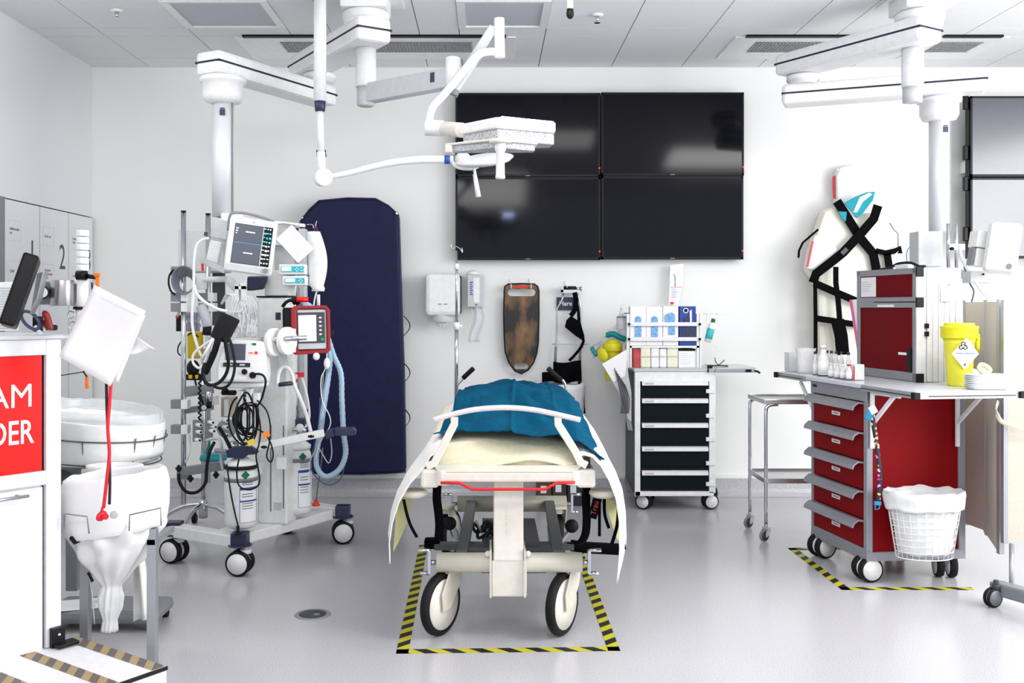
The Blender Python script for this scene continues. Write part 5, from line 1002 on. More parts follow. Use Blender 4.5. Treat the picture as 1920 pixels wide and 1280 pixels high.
M3 = Matrix.Translation(P(1834, 482, 5.38)) @ Matrix.Rotation(math.radians(9), 4, 'Y'); part('lower_box', MB(M3).bx(-0.03, 0.035, -0.04, 0.04, -0.05, 0.045).mat(1).bx(-0.045, -0.03, -0.03, 0.03, -0.05, 0.045), [wplas, mgrey], mb_, bevel=0.004)
ca = thing('monitor_cable', 'white cables looping beside the chrome poles of the right rack', 'cable', P(1810, 500, 5.5))
part('cable_loop', MB().tube([P(1800, 462, 5.6), P(1802, 480, 5.55), P(1812, 500, 5.5), P(1830, 530, 5.45), P(1850, 555, 5.4), P(1872, 575, 5.4)], 0.009, 8, sub=4).tube([P(1818, 500, 5.5), P(1816, 485, 5.5), P(1822, 476, 5.5), P(1832, 478, 5.5)], 0.004, 6, sub=4), wplas, ca)
part('cable_loop', MB().tube([P(1808, 500, 5.55), P(1818, 530, 5.5), P(1826, 545, 5.5), P(1823, 562, 5.5), P(1821, 570, 5.5)], 0.005, 6, sub=4), mat('blue_grey_cable', (70, 92, 112), 0.5), ca)
part('mount_block', MB().bx(P(1820, 0, 5.45).x, P(1870, 0, 5.45).x, 5.45, 5.55, P(0, 530, 5.45).z, P(0, 508, 5.45).z).mat(1).cyl(P(1844, 514, 5.44), P(1844, 514, 5.45), 0.006), [gplas, black], mo, bevel=0.004)
part('mount_arm', MB().beam(P(1845, 520, 5.5), P(1780, 510, 5.85), 0.04, 0.05), gplas, mo)
# ================================================================ folding screen
beige = mat('beige_fabric_panel', (206, 198, 182), 0.8, bump=0.1, scale=80); lb2 = mat('pale_panel', (220, 218, 214), 0.6)
t = thing('folding_screen', 'beige folding privacy screen on castors at the right edge', 'privacy screen', P(1890, 1125, 4.5))
def panel(a, b, zt0, zb0, m, nm='screen_panel'):
    a = Vector(a); b = Vector(b); d = (b - a).normalized(); n = Vector((-d.y, d.x, 0)) * 0.012
    o = part(nm, MB().prism([up(a - n, zb0), up(b - n, zb0), up(b + n, zb0), up(a + n, zb0)], (0, 0, zt0 - zb0)), m, t)
    f = MB()
    for p in (a, b): f.bx(p.x - 0.012, p.x + 0.012, p.y - 0.014, p.y + 0.014, zb0 - 0.01, zt0 + 0.01)
    part('panel_frame', f, alu, o)
    return o
panel(XY(1812, 5.3), XY(1851, 5.12), 1.375, 0.2, beige)
panel(XY(1853, 5.1), XY(1876, 4.72), 1.375, 0.19, beige)
panel(XY(1884, 4.66), XY(2010, 4.6), 1.372, 0.255, beige)
f = MB(); q = XY(1900, 4.5); part('base_beam', MB().beam(P(1866, 1100, 4.55) , P(1990, 1135, 4.2), 0.07, 0.06), mgrey, t, bevel=0.01)
part('screen_leg', MB().cyl(P(1897, 1020, 4.6), P(1897, 1100, 4.5), 0.011), alu, t)
caster(t, XY(1866, 4.46).x, 4.48, 0.043, 0.03, 200, 0.12, mgrey, dgrey, True)
part('hook_band', MB().ribbon([P(1872, 752, 4.66), P(1868, 770, 4.64), P(1878, 790, 4.62), P(1905, 800, 4.6), P(1930, 808, 4.6)], 0.02, 0.003, (0, 0, 1), sub=4), cream, t)
# ================================================================ rack hanging from the left ceiling arm
RY = 5.45
def q5(x, y, Y=RY): return P(x, y, Y)
er = thing('equipment_rack', 'tall rack head with chrome poles and clamps hanging under the left ceiling column', 'equipment rack', XY(418, 5.43))
part('rack_head', MB().bx(q5(337, 0).x, q5(420, 0).x, 5.42, 5.62, q5(0, 510).z, q5(0, 429).z), gplas, er, bevel=0.008)
part('column_foot', MB().bx(q5(408, 0, 5.3).x, q5(450, 0, 5.3).x, 5.36, 5.5, q5(0, 445).z, q5(0, 402).z).mat(1).cyl(q5(428, 408), q5(428, 402), 0.062), [wplas, mgrey], er, bevel=0.004)
part('back_panel', MB().bx(q5(515, 0, 5.75).x, q5(572, 0, 5.75).x, 5.75, 5.83, 0.75, q5(0, 428, 5.75).z), gplas, er, bevel=0.004)
part('dark_back_panel', MB().bx(q5(398, 0, 5.7).x, q5(418, 0, 5.7).x, 5.7, 5.75, q5(0, 610, 5.7).z, q5(0, 500, 5.7).z), dgrey, er)
part('rear_rail', MB().bx(q5(548, 0, 5.68).x, q5(560, 0, 5.68).x, 5.68, 5.72, q5(0, 830, 5.68).z, q5(0, 540, 5.68).z), alu, er)
part('head_bracket', MB().beam(q5(392, 450, 5.5), q5(560, 450, 5.74), 0.05, 0.06), gplas, er)
for x, y0, y1, Y, r in ((344, 397, 945, 5.2, 0.0135), (390, 402, 905, 5.32, 0.0135), (556, 430, 790, 5.6, 0.0115)):
    o = part('chrome_pole', MB().cyl(q5(x, y1, Y), q5(x, y0, Y), r, n=20), chrome, er); part('pole_cap', MB().cyl(q5(x, y0, Y), q5(x, y0, Y) + Vector((0, 0, 0.006)), r * 1.03), bplas, o)
for x, y, Y in ((345, 508, 5.18), (345, 557, 5.18), (345, 576, 5.18), (345, 757, 5.18), (345, 804, 5.18), (395, 557, 5.3), (396, 576, 5.3), (398, 750, 5.3)):
    c = q5(x, y, Y); part('pole_clamp', MB().box(c + Vector((-0.035, 0, 0)), (0.055, 0.05, 0.046)).mat(1).box(c + Vector((0.012, -0.01, 0)), (0.034, 0.06, 0.046)), [mgrey, wplas], er, bevel=0.002)
for x in (343, 367): part('clamp_link', MB().beam(q5(345, {343: 735, 367: 770}[x], 5.2), q5(398, {343: 728, 367: 762}[x], 5.33), 0.03, 0.05 if x == 343 else 0.03), mgrey, er)
part('lower_cross_bar', MB().beam(q5(340, 884, 5.16), q5(420, 872, 5.2), 0.04, 0.045).box(q5(345, 886, 5.18), (0.06, 0.06, 0.06)), mgrey, er, bevel=0.003)
for x, y in ((335, 878), (357, 897), (405, 890)): part('clamp_knob', MB().sph(q5(x, y, 5.12), (0.012, 0.012, 0.02), 10).box(q5(x, y, 5.12), (0.03, 0.012, 0.012)), black, er)
part('swivel_arm', MB().cyl(q5(377, 542, 5.3), q5(377, 519, 5.3), 0.028).cyl(q5(377, 524, 5.3), q5(430, 523, 5.2), 0.0155).tube([q5(425, 523, 5.2), q5(437, 533, 5.2), q5(450, 550, 5.2), q5(452, 575, 5.2)], [0.02, 0.024, 0.022, 0.018], 10, sub=3), wplas, er, bevel=0.002)
part('slotted_bracket', MB().bx(q5(440, 0, 5.15).x, q5(447, 0, 5.15).x, 5.15, 5.18, q5(0, 562, 5.15).z, q5(0, 532, 5.15).z).bx(q5(452, 0, 5.15).x, q5(459, 0, 5.15).x, 5.15, 5.18, q5(0, 562, 5.15).z, q5(0, 518, 5.15).z).bx(q5(440, 0, 5.15).x, q5(459, 0, 5.15).x, 5.15, 5.18, q5(0, 542, 5.15).z, q5(0, 536, 5.15).z), wplas, er)
# pole lamp bar to the right of the monitor
lbx = part('hook_bar', MB().beam(q5(515, 417, 5.3), q5(572, 423, 5.3), 0.03, 0.018), wplas, er, bevel=0.004)
for pts in ([(520, 421), (528, 419), (552, 422), (558, 425), (561, 418)], [(575, 421), (586, 421), (588, 428)], [(594, 414), (592, 420), (592, 424)]): part('wire_hook', MB().tube([q5(x, y, 5.28) for x, y in pts], 0.0025, 6, sub=3), chrome, lbx)
# ---- monitor
m = thing('patient_monitor', 'large white patient monitor tilted with dark waveform screen at the top of the left rack', 'monitor', q5(468, 512, 5.1))
MM = frame(q5(471, 460, 5.0), (0.95, 0.27, -0.125), (0.19, 0.05, 0.97)) 
part('housing', MB(MM).bx(-0.118, 0.118, -0.142, 0.136, -0.07, 0.0), wplas, m, bevel=0.014)
part('side_vent', MB(MM).bx(-0.1205, -0.117, -0.1, 0.1, -0.06, -0.04), gplas, m)
scm = mat('monitor_screen_grey', (84, 88, 100), 0.2, emit=0.12, var=0.02)
part('screen_glass', MB(MM).bx(-0.09, 0.097, -0.098, 0.102, 0.0, 0.003), bplas, m, bevel=0.001)
part('lower_panel', MB(MM).bx(-0.112, 0.112, -0.136, -0.104, 0.0, 0.004), gplas, m, bevel=0.001)
part('waveform_area', MB(MM).bx(-0.088, 0.05, 0.01, 0.1, 0.003, 0.004).bx(-0.088, 0.05, -0.096, 0.006, 0.003, 0.004), scm, m)
part('trace_line', MB(MM).bx(-0.088, 0.05, 0.0065, 0.0085, 0.004, 0.005), mat('trace_blue', (90, 170, 200), emit=0.5), m)
rnd = random.Random(4); wt_ = MB(MM); tl = MB(MM)
wt_.bx(-0.035, 0.01, 0.062, 0.067, 0.004, 0.005).bx(-0.035, 0.01, -0.044, -0.039, 0.004, 0.005).bx(0.0505, 0.0525, -0.096, 0.1, 0.004, 0.005)
for k in range(3): wt_.bx(-0.083, -0.083 + 0.012 - 0.003 * k, 0.075 - 0.012 * k, 0.08 - 0.012 * k, 0.004, 0.005)
for k in range(9):
    y = 0.094 - 0.0215 * k; mb2 = tl if k in (1, 2, 3) else wt_
    for j in range(3): x = 0.056 + 0.013 * j; mb2.bx(x, x + rnd.uniform(0.005, 0.011), y - rnd.uniform(0.004, 0.01), y, 0.004, 0.005)
part('readouts', wt_, mat('readout_white', (230, 234, 240), emit=0.9), m); part('teal_readouts', tl, mat('readout_teal', (60, 200, 200), emit=0.7), m)
part('control_knob', MB(MM).cyl((0.085, -0.118, 0.004), (0.085, -0.118, 0.016), 0.0125), mgrey, m)
part('top_handle', MB(MM).tube([(-0.12, 0.06, -0.03), (-0.122, 0.12, -0.03), (-0.11, 0.15, -0.03), (-0.04, 0.158, -0.03), (0.05, 0.148, -0.03), (0.1, 0.136, -0.03)], 0.007, 8, sub=3), mgrey, m)
part('alarm_mark', MB(MM).bx(-0.005, 0.0, 0.112, 0.12, 0.0, 0.002), mgrey, m)
M4 = frame(q5(411, 440, 5.12), (0.97, 0.1, -0.2), (0.2, 0, 0.98))
md = part('rear_module', MB(M4).bx(-0.045, 0.04, -0.02, 0.08, -0.06, 0.0), gplas, m, bevel=0.004)
part('rear_module', MB(M4).bx(-0.04, 0.02, -0.16, -0.035, -0.06, 0.0), wplas, m, bevel=0.006)
part('module_rail', MB().beam(q5(378, 487, 5.12), q5(425, 508, 5.1), 0.05, 0.03), gplas, m, bevel=0.003)
part('cable_sockets', MB(M4).bx(-0.075, -0.06, -0.02, 0.0, -0.01, 0.005).bx(-0.06, -0.045, -0.035, -0.02, -0.01, 0.006), dgrey, m)
part('red_plug', MB().beam(q5(379, 494, 5.08), q5(380, 508, 5.08), 0.010, 0.010, (0, 1, 0)), red, m)
# ---- infusion pumps
def pump(x0, x1, y0, y1, lab):
    a = P(x0, y1, 5.22); c = P(x1, y0, 5.22); t = thing('infusion_pump', lab, 'infusion pump', ((a.x + c.x) / 2, 5.3, a.z), group='infusion pumps on the left rack')
    part('pump_body', MB().bx(a.x, c.x, 5.22, 5.36, a.z, c.z), wplas, t, bevel=0.006)
    part('teal_panel', MB().bx(a.x + 0.015, c.x - 0.008, 5.216, 5.221, a.z + 0.012, c.z - 0.011), mat('pump_teal', (40, 190, 196), 0.4), t, bevel=0.001)
    part('pump_display', MB().bx(a.x + 0.018, a.x + 0.068, 5.213, 5.217, a.z + 0.018, c.z - 0.014), mat('pump_display', (236, 246, 250), 0.3, emit=0.3), t)
    k = MB()
    for dx, dz in ((0.09, 0.0), (0.098, 0.008), (0.098, -0.008), (0.106, 0.0), (0.12, 0.008), (0.12, -0.006), (0.13, -0.006)): k.box((a.x + dx, 5.214, (a.z + c.z) / 2 + dz), (0.006, 0.003, 0.005))
    part('keys', k, wplas, t); part('pump_clamp', MB().box(((a.x + c.x) / 2 + 0.03, 5.42, (a.z + c.z) / 2), (0.04, 0.24, 0.03)), mgrey, t)
pump(522, 573, 495, 514.5, 'white infusion pump with teal front, the upper one of the pair')
pump(529, 574, 517, 535, 'white infusion pump with teal front, the lower one of the pair')
# ---- card and pressure bag
solo('instruction_card', MB(frame(q5(553, 457, 5.2), (0.72, 0.1, 0.66), (-0.62, 0, 0.74))).bx(-0.055, 0.055, -0.085, 0.085, 0, 0.002), paper, 'white laminated card hanging askew right of the patient monitor', 'card')
ic = bpy.data.objects['instruction_card']; lm = MB(); lines(lm, frame(q5(553, 457, 5.198), (-0.62, 0, 0.74), (-0.72, -0.1, -0.66)) @ Matrix.Translation((-0.06, 0.035, 0)), 0.12, 8, 0, 0.01, 0.0018); 
part('printed_lines', lm, gplas, ic)
pb2 = thing('pressure_infuser', 'long white pressure infusion bag hanging in front of the navy mattress', 'infusion bag', q5(590, 545, 5.28))
def pbg(u, v):
    y = 434 + 112 * v; xc = 588 + 8 * math.sin(v * 2.6) + (4 if v > 0.9 else 0); wdt = 12 + 6 * math.sin(math.pi * min(1, v * 1.05)); a = 2 * math.pi * u
    return q5(xc, y, 5.28) + Vector((wdt / 353 * math.cos(a), 0.022 * math.sin(a), 0))
part('bag_body', MB().grid(pbg, 24, 20).add([pbg(i / 24, 0) for i in range(24)], [tuple(range(24))]).add([pbg(i / 24, 1) for i in range(24)], [tuple(range(24))]), wplas, pb2)
part('hanging_cord', MB().tube([q5(592, 424, 5.28), q5(588, 434, 5.28)], 0.002, 5).tube([q5(592, 424, 5.28), q5(596, 434, 5.28)], 0.002, 5), mat('magenta_cord', (150, 30, 110), 0.6), pb2)
part('outlet_tube', MB().tube([q5(594, 545, 5.28), q5(590, 560, 5.28), q5(588, 575, 5.28)], 0.005, 6, sub=3).cyl(q5(597, 552, 5.28), q5(597, 575, 5.28), 0.009), wplas, pb2)
# ---- ventilator
v = thing('ventilator', 'portable ventilator with dark red bumper frame and lit pale screen', 'ventilator', q5(575, 665, 5.2))
VM = frame(q5(580, 618, 5.05), (0.97, 0.22, 0.02), (-0.07, 0, 1))
part('back_case', MB(VM).bx(-0.13, 0.05, -0.115, 0.115, -0.13, -0.03), bplas, v, bevel=0.01)
vo_ = [(-0.075, -0.125), (0.09, -0.12), (0.105, -0.105), (0.105, 0.1), (0.085, 0.122), (-0.075, 0.122), (-0.09, 0.105), (-0.09, -0.11)]
vi_ = [(-0.055, -0.105), (0.08, -0.103), (0.088, -0.095), (0.088, 0.093), (0.075, 0.106), (-0.055, 0.106), (-0.062, 0.098), (-0.062, -0.098)]
rf = MB(VM); n = len(vo_); vs = [(x, y, z) for z in (-0.045, 0.008) for x, y in vo_] + [(x, y, z) for z in (-0.045, 0.008) for x, y in vi_]
rf.add(vs, [(i, (i + 1) % n, n + (i + 1) % n, n + i) for i in range(n)] + [(2 * n + i, 3 * n + i, 3 * n + (i + 1) % n, 2 * n + (i + 1) % n) for i in range(n)] + [(n + i, n + (i + 1) % n, 3 * n + (i + 1) % n, 3 * n + i) for i in range(n)] + [(i, 2 * n + i, 2 * n + (i + 1) % n, (i + 1) % n) for i in range(n)])
part('red_bumper', rf, mat('ventilator_red', (150, 8, 20), 0.45), v, bevel=0.004)
part('front_face', MB(VM).bx(-0.06, 0.086, -0.1, 0.103, -0.04, 0.0), gplas, v, bevel=0.006)
part('screen_bezel', MB(VM).bx(-0.058, 0.078, -0.068, 0.088, 0.0, 0.006), dgrey, v, bevel=0.002)
part('lit_screen', MB(VM).bx(-0.054, 0.034, -0.058, 0.074, 0.006, 0.008), mat('lit_pale_screen', (205, 228, 238), 0.3, emit=0.8, var=0.08, scale=60), v)
kk = MB(VM)
for i in range(5): kk.box((0.055, 0.06 - 0.021 * i, 0.008), (0.012, 0.008, 0.004))
part('keys', kk, wplas, v); part('green_key', MB(VM).cyl((0.064, -0.05, 0.006), (0.064, -0.05, 0.01), 0.009), mat('key_green', (0, 150, 80), 0.4), v)
part('carry_handle', MB(VM).tube([(-0.13, 0.12, -0.06), (-0.1, 0.15, -0.05), (-0.03, 0.155, -0.05)], 0.009, 8, sub=3).mat(1).cyl((-0.06, 0.156, -0.05), (0.0, 0.154, -0.05), 0.014), [bplas, red], v)
part('hose_port', MB().sph(q5(593, 668, 5.05), (0.018, 0.015, 0.02), 12), wplas, v)
part('side_connector', MB(VM).box((0.112, -0.02, -0.03), (0.02, 0.03, 0.04)), bplas, v, bevel=0.003)
# ---- wheeled trolley with column
T6 = thing('gas_trolley', 'white wheeled trolley base with column carrying two gas cylinders', 'trolley', (-1.15, 5.3, 0))
A1, A3, A2, A4 = Vector((-1.25, 5.02, 0)), Vector((-1.66, 5.27, 0)), Vector((-0.83, 5.70, 0)), Vector((-1.20, 5.95, 0))
for a, b in ((A1, A3), (A2, A4)): part('base_arm', MB().beam(up(a, 0.17), up(b, 0.17), 0.085, 0.06), wplas, T6, bevel=0.006)
ba = MB(); ba.prism([(-1.42, 5.14, 0.14), (-1.26, 5.03, 0.14), (-0.88, 5.66, 0.14), (-1.08, 5.84, 0.14)], (0, 0, 0.055)); part('base_plate', ba, wplas, T6, bevel=0.006)
for a, hd in ((A1, 175), (A3, 160), (A2, 190), (A4, 170)):
    part('corner_buffer', MB().cyl(up(a, 0.145), up(a, 0.155), 0.06, n=24).box(up(a, 0.18), (0.08, 0.08, 0.07)), navy, T6, bevel=0.006)
    caster(T6, a.x + 0.0, a.y, 0.064, 0.085, hd, 0.15, wplas, wplas, True)
CR = Matrix.Translation((-1.135, 5.36, 0)) @ Matrix.Rotation(math.radians(-14), 4, 'Z')
part('column', MB(CR).bx(-0.085, 0.085, -0.06, 0.06, 0.195, 1.4), wplas, T6, bevel=0.008)
part('column_groove', MB(CR).bx(-0.012, -0.004, -0.0615, -0.058, 0.26, 0.72).bx(0.062, 0.07, -0.0615, -0.058, 0.28, 0.72), mgrey, T6)
part('column_edge', MB(CR).bx(-0.0875, -0.083, -0.05, -0.044, 0.2, 1.38), black, T6)
part('column_cap', MB(CR).bx(-0.09, 0.088, -0.064, 0.064, 1.4, 1.408), bplas, T6)
part('maker_label', MB(CR).bx(0.02, 0.05, -0.0615, -0.06, 1.28, 1.32), navy, T6); part('rating_plate', MB(CR).bx(0.01, 0.055, -0.0615, -0.06, 0.27, 0.31), gplas, T6)
part('head_holder', MB(CR).bx(-0.06, 0.085, -0.03, 0.05, 1.408, 1.545), wplas, T6, bevel=0.006)
part('navy_cover', MB().prism([q5(463, 518, 5.3), q5(500, 517, 5.3), q5(496, 532, 5.3), q5(486, 542, 5.3), q5(462, 545, 5.3)], (0, 0.1, 0)), navy, T6, bevel=0.008)
yd = Vector((0.9, -0.42, 0.0))
for c in (q5(514, 641, 4.96), q5(538, 639, 4.97)): part('yoke_disc', MB().cyl(c - yd * 0.014, c + yd * 0.014, 0.07, n=36).box(c + Vector((-0.045, 0.17, 0)), (0.045, 0.3, 0.12), Matrix.Rotation(0.42, 3, 'Z')), wplas, T6, bevel=0.004)
part('steel_bar', MB().cyl(q5(489, 637, 4.93), q5(576, 633, 4.93), 0.0125, n=20), chrome, T6)
part('yoke_bracket', MB().prism([q5(518, 655, 5.14), q5(531, 655, 5.14), q5(540, 690, 5.14), q5(524, 690, 5.14)], (0, 0.05, 0)), wplas, T6, bevel=0.003)
part('push_handle', MB().tube([q5(520, 721, 5.1), q5(522, 700, 5.1), q5(530, 688, 5.1), q5(541, 690, 5.1), q5(549, 705, 5.12), q5(552, 722, 5.12), q5(562, 745, 5.15), q5(575, 780, 5.2), q5(583, 812, 5.2)], 0.0105, 10, sub=4), wplas, T6)
part('handle_grip', MB().cyl(q5(522, 721, 5.1), q5(550, 718, 5.12), 0.0115), navy, T6)
part('cross_beam', MB().beam(q5(452, 843, 5.06), q5(608, 811, 5.12), 0.05, 0.036), wplas, T6, bevel=0.004)
for x, y in ((495, 838), (583, 818)): part('beam_knob', MB().sph(q5(x, y, 5.02), 0.009, 8).box(q5(x, y, 5.02), (0.03, 0.01, 0.01)), black, T6)
part('left_buffer', MB().prism([q5(423, 845, 5.02), q5(436, 838, 5.02), q5(470, 836, 5.02), q5(480, 843, 5.02), q5(478, 852, 5.02), q5(462, 853, 5.02), q5(455, 860, 5.02), q5(425, 858, 5.02)], (0, 0.09, 0)).mat(1).cyl(q5(402, 844, 5.02), q5(424, 846, 5.02), 0.011), [navy, mgrey], T6, bevel=0.004)
part('right_buffer', MB().prism([q5(610, 807, 5.1), q5(625, 804, 5.1), q5(626, 818, 5.1), q5(611, 824, 5.1)], (0, 0.07, 0)).prism([q5(626, 803, 5.1), q5(660, 802, 5.1), q5(666, 808, 5.1), q5(664, 817, 5.1), q5(628, 817, 5.1)], (0, 0.07, 0)), navy, T6, bevel=0.004)
part('instrument_shelf', MB().lathe(q5(447, 720, 5.0), [(0.12, -0.014), (0.15, -0.008), (0.155, 0.004), (0.15, 0.012), (0.001, 0.014)], 36, None, 1, 0.6), wplas, T6)
part('shelf_bracket', MB().beam(q5(470, 735, 5.1), q5(470, 722, 5.3), 0.08, 0.03), gplas, T6)
for x, y, h in ((451, 732, 0.08), (467, 728, 0.07), (480, 737, 0.05)): part('cable_hook', MB().bx(q5(x, 0, 4.98).x - 0.013, q5(x, 0, 4.98).x + 0.013, 4.97, 5.03, q5(0, y, 4.98).z - h, q5(0, y, 4.98).z), wplas, T6, bevel=0.003)
for x, y0, y1 in ((489, 880, 890), (536, 866, 880)): part('cylinder_band_holder', MB().bx(q5(x - 18, 0, 5.12).x, q5(x, 0, 5.12).x, 5.13, 5.2, q5(0, y1, 5.12).z, q5(0, y0 - 8, 5.12).z), wplas, T6)
part('foot_cable', MB().tube([q5(446, 1000, 4.98), q5(446, 985, 4.96), q5(440, 960, 4.96), q5(432, 920, 4.96), q5(425, 870, 4.98)], 0.0045, 6, sub=4).lathe(q5(446, 1001, 4.98), [(0.018, 0), (0.008, 0.008), (0.008, 0.04)], 14), black, T6)
# ---- gas cylinders
def cyl_(px, Y, r, ytop, ybot, lab):
    b = P(px, ybot, Y); h = P(px, ytop, Y).z - b.z; t = thing('gas_cylinder', lab, 'gas cylinder', b, group='gas cylinders on the trolley')
    part('cylinder_body', MB().lathe(b, [(r * 0.7, 0), (r * 0.95, 0.015), (r, 0.04), (r, h - 0.06), (r * 0.93, h - 0.03), (r * 0.75, h)], 36), wplas, t)
    part('neck_guard', MB().lathe(b, [(r * 0.9, h - 0.01), (r * 0.95, h + 0.012), (r * 0.6, h + 0.03), (r * 0.2, h + 0.05)], 30), wplas, t)
    part('neck_band', MB().lathe(b, [(r * 1.01, h - 0.075), (r * 1.01, h - 0.055)], 36), mgrey, t)
    F2 = frame(b + Vector((0, -r - 0.001, h * 0.46)), (1, 0, 0), (0, 0, 1)); lm = MB(); z = b.z
    def curved(mb, a0, a1, z0, z1, rr):
        mb.add([b + Vector((rr * math.sin(a0 + (a1 - a0) * i / 8), -rr * math.cos(a0 + (a1 - a0) * i / 8), zz)) for zz in (z0, z1) for i in range(9)], [(i, i + 1, 10 + i, 9 + i) for i in range(8)])
    lb = MB(); curved(lb, 0.15, 1.35, h * 0.12, h * 0.68, r * 1.005); part('cylinder_label', lb, paper, t)
    lb = MB()
    for z0, z1 in ((h * 0.64, h * 0.68), (h * 0.45, h * 0.475), (h * 0.12, h * 0.125)): curved(lb, 0.15, 1.35, z0, z1, r * 1.012)
    curved(lb, 0.15, 0.18, h * 0.12, h * 0.68, r * 1.012); curved(lb, 1.32, 1.35, h * 0.12, h * 0.68, r * 1.012)
    part('blue_print', lb, blue, t)
    lb = MB()
    for z0 in (0.57, 0.53, 0.42, 0.38, 0.34, 0.78, 0.75, 0.72): curved(lb, 0.3, 1.0, h * z0, h * z0 + 0.0035, r * 1.012)
    part('small_print', lb, ink, t)
    c = b + Vector((r * 1.01 * math.sin(0.5), -r * 1.01 * math.cos(0.5), h * 0.88)); D = frame(c, (math.cos(0.5), math.sin(0.5), 0), (0, 0, 1))
    part('green_diamond', MB(D).prism([(0.022, 0, 0), (0, 0.022, 0), (-0.022, 0, 0), (0, -0.022, 0)], (0, 0, 0.002)), green, t)
    return t, b, h
t1, b1, h1 = cyl_(452, 5.08, 0.084, 872, 988, 'front white gas cylinder under the navy buffer on the trolley')
part('black_ring', MB().lathe(b1, [(0.0865, h1 - 0.012), (0.0865, h1 + 0.005)], 36), black, t1)
part('hand_wheel', MB().lathe(q5(458, 828, 5.04), [(0.006, -0.006), (0.018, -0.006), (0.02, 0.006), (0.006, 0.006)], 16, (0, 1, 0.1)), wplas, t1); part('regulator', MB().cyl(b1 + Vector((0, 0, h1 + 0.02)), b1 + Vector((0, 0, h1 + 0.13)), 0.016).sph(b1 + Vector((-0.04, 0, h1 + 0.1)), 0.026, 12), chrome, t1)
t2, b2, h2 = cyl_(560, 5.42, 0.07, 838, 962, 'rear white gas cylinder at the right end of the trolley')
part('hand_wheel', MB().lathe(q5(562, 802, 5.25), [(0.006, -0.007), (0.02, -0.007), (0.022, 0.007), (0.006, 0.007)], 16, (0, 1, 0.1)), wplas, t2); part('regulator', MB().cyl(b2 + Vector((0, 0, h2 + 0.02)), b2 + Vector((0, 0, h2 + 0.09)), 0.015), chrome, t2); part('regulator_valve', MB().cyl(q5(575, 806, 5.3), q5(548, 806, 5.3), 0.014), chrome, t2)
part('regulator_body', MB().bx(q5(538, 0, 5.4).x, q5(572, 0, 5.4).x, 5.38, 5.46, q5(0, 800, 5.4).z, q5(0, 785, 5.4).z), navy, t2, bevel=0.004)
# ---- defibrillator
d = thing('defibrillator', 'white defibrillator with small dark screen standing on the round shelf', 'defibrillator', q5(450, 715, 4.95))
DM = frame(q5(452, 677, 4.88), (1, 0.05, -0.02), (-0.02, 0.12, 1))
part('housing', MB(DM).prism([(-0.115, -0.1, 0), (0.12, -0.1, 0), (0.125, -0.05, 0), (0.11, 0.1, 0), (-0.05, 0.11, 0), (-0.1, 0.07, 0), (-0.12, -0.03, 0)], (0, 0, -0.14)), wplas, d, bevel=0.012)
part('screen', MB(DM).bx(-0.075, 0.02, 0.005, 0.085, 0.0, 0.004), mat('grey_violet_screen', (84, 86, 104), 0.2), d, bevel=0.001)
part('softkey_strip', MB(DM).bx(-0.085, 0.045, -0.028, -0.008, 0.0, 0.006).mat(1).bx(-0.06, -0.04, -0.022, -0.014, 0.006, 0.008).bx(-0.005, 0.02, -0.022, -0.014, 0.006, 0.008), [stripe, gplas], d)
part('green_button', MB(DM).box((0.06, 0.085, 0.002), (0.02, 0.01, 0.004)), green, d, bevel=0.001); part('orange_button', MB(DM).box((0.045, 0.042, 0.002), (0.018, 0.006, 0.004)), orange, d); part('red_button', MB(DM).cyl((0.072, 0.042, 0), (0.072, 0.042, 0.005), 0.007), red, d)
part('dial', MB(DM).cyl((0.02, -0.052, 0), (0.02, -0.052, 0.016), 0.0135, n=20), bplas, d)
part('lead_plug', MB(DM).cyl((0.06, -0.068, 0), (0.06, -0.068, 0.012), 0.016).tube([(0.06, -0.066, 0.012), (0.09, -0.062, 0.03), (0.115, -0.07, 0.02), (0.125, -0.1, 0.01), (0.115, -0.15, 0.0), (0.1, -0.19, -0.02), (0.08, -0.22, -0.03)], 0.0055, 8, sub=4), bplas, d)
part('front_ledge', MB(DM).bx(-0.11, 0.12, -0.1, -0.09, 0.0, 0.015), gplas, d)
# ---- cuff roll, cables
cu = thing('cuff_roll', 'rolled black blood pressure cuff hanging above the defibrillator', 'cuff', q5(420, 640, 4.9))
part('cuff', MB().cyl(q5(432, 592, 4.86), q5(410, 638, 4.84), 0.052, 0.046, n=24), mat('black_fabric', (10, 10, 13), 0.9, bump=0.6, scale=40), cu, bevel=0.01)
part('cuff_tail', MB().ribbon([q5(420, 600, 4.82), q5(408, 640, 4.8), q5(400, 665, 4.82), q5(384, 700, 4.85)], 0.03, 0.01, sub=3), black, cu)
part('cuff_tubes', MB().tube([q5(405, 632, 4.84), q5(385, 645, 4.84), q5(364, 662, 4.86), q5(362, 680, 4.86), q5(375, 690, 4.84), q5(385, 675, 4.84), q5(399, 632, 4.84)], 0.0065, 8, sub=4).tube([q5(400, 634, 4.8), q5(388, 655, 4.8), q5(378, 672, 4.8)], 0.0065, 8), wplas, cu)
def cable(name, pts, r, m, lab, Y=5.0, closed=False, n=7, sub=4, cat='cable', group=None, extra=()):
    mb = MB().tube([P(p[0], p[1], p[2] if len(p) > 2 else Y) for p in pts], r, n, sub=sub, closed=closed)
    for e in extra: mb.tube([P(p[0], p[1], p[2] if len(p) > 2 else Y) for p in e], r, n, sub=sub)
    return solo(name, mb, m, lab, cat, group)
cable('defibrillator_lead', [(421, 632), (424, 655), (428, 680), (424, 700), (412, 716), (396, 722), (384, 715), (380, 698), (384, 680)], 0.0085, black, 'thick black lead looping left of the defibrillator', 4.8)
cable('defibrillator_lead', [(428, 632), (435, 650), (440, 680), (437, 705), (428, 722), (414, 728), (400, 724)], 0.007, black, 'thinner black lead looping in front of the defibrillator', 4.78)
rnd = random.Random(11); cb_ = MB()
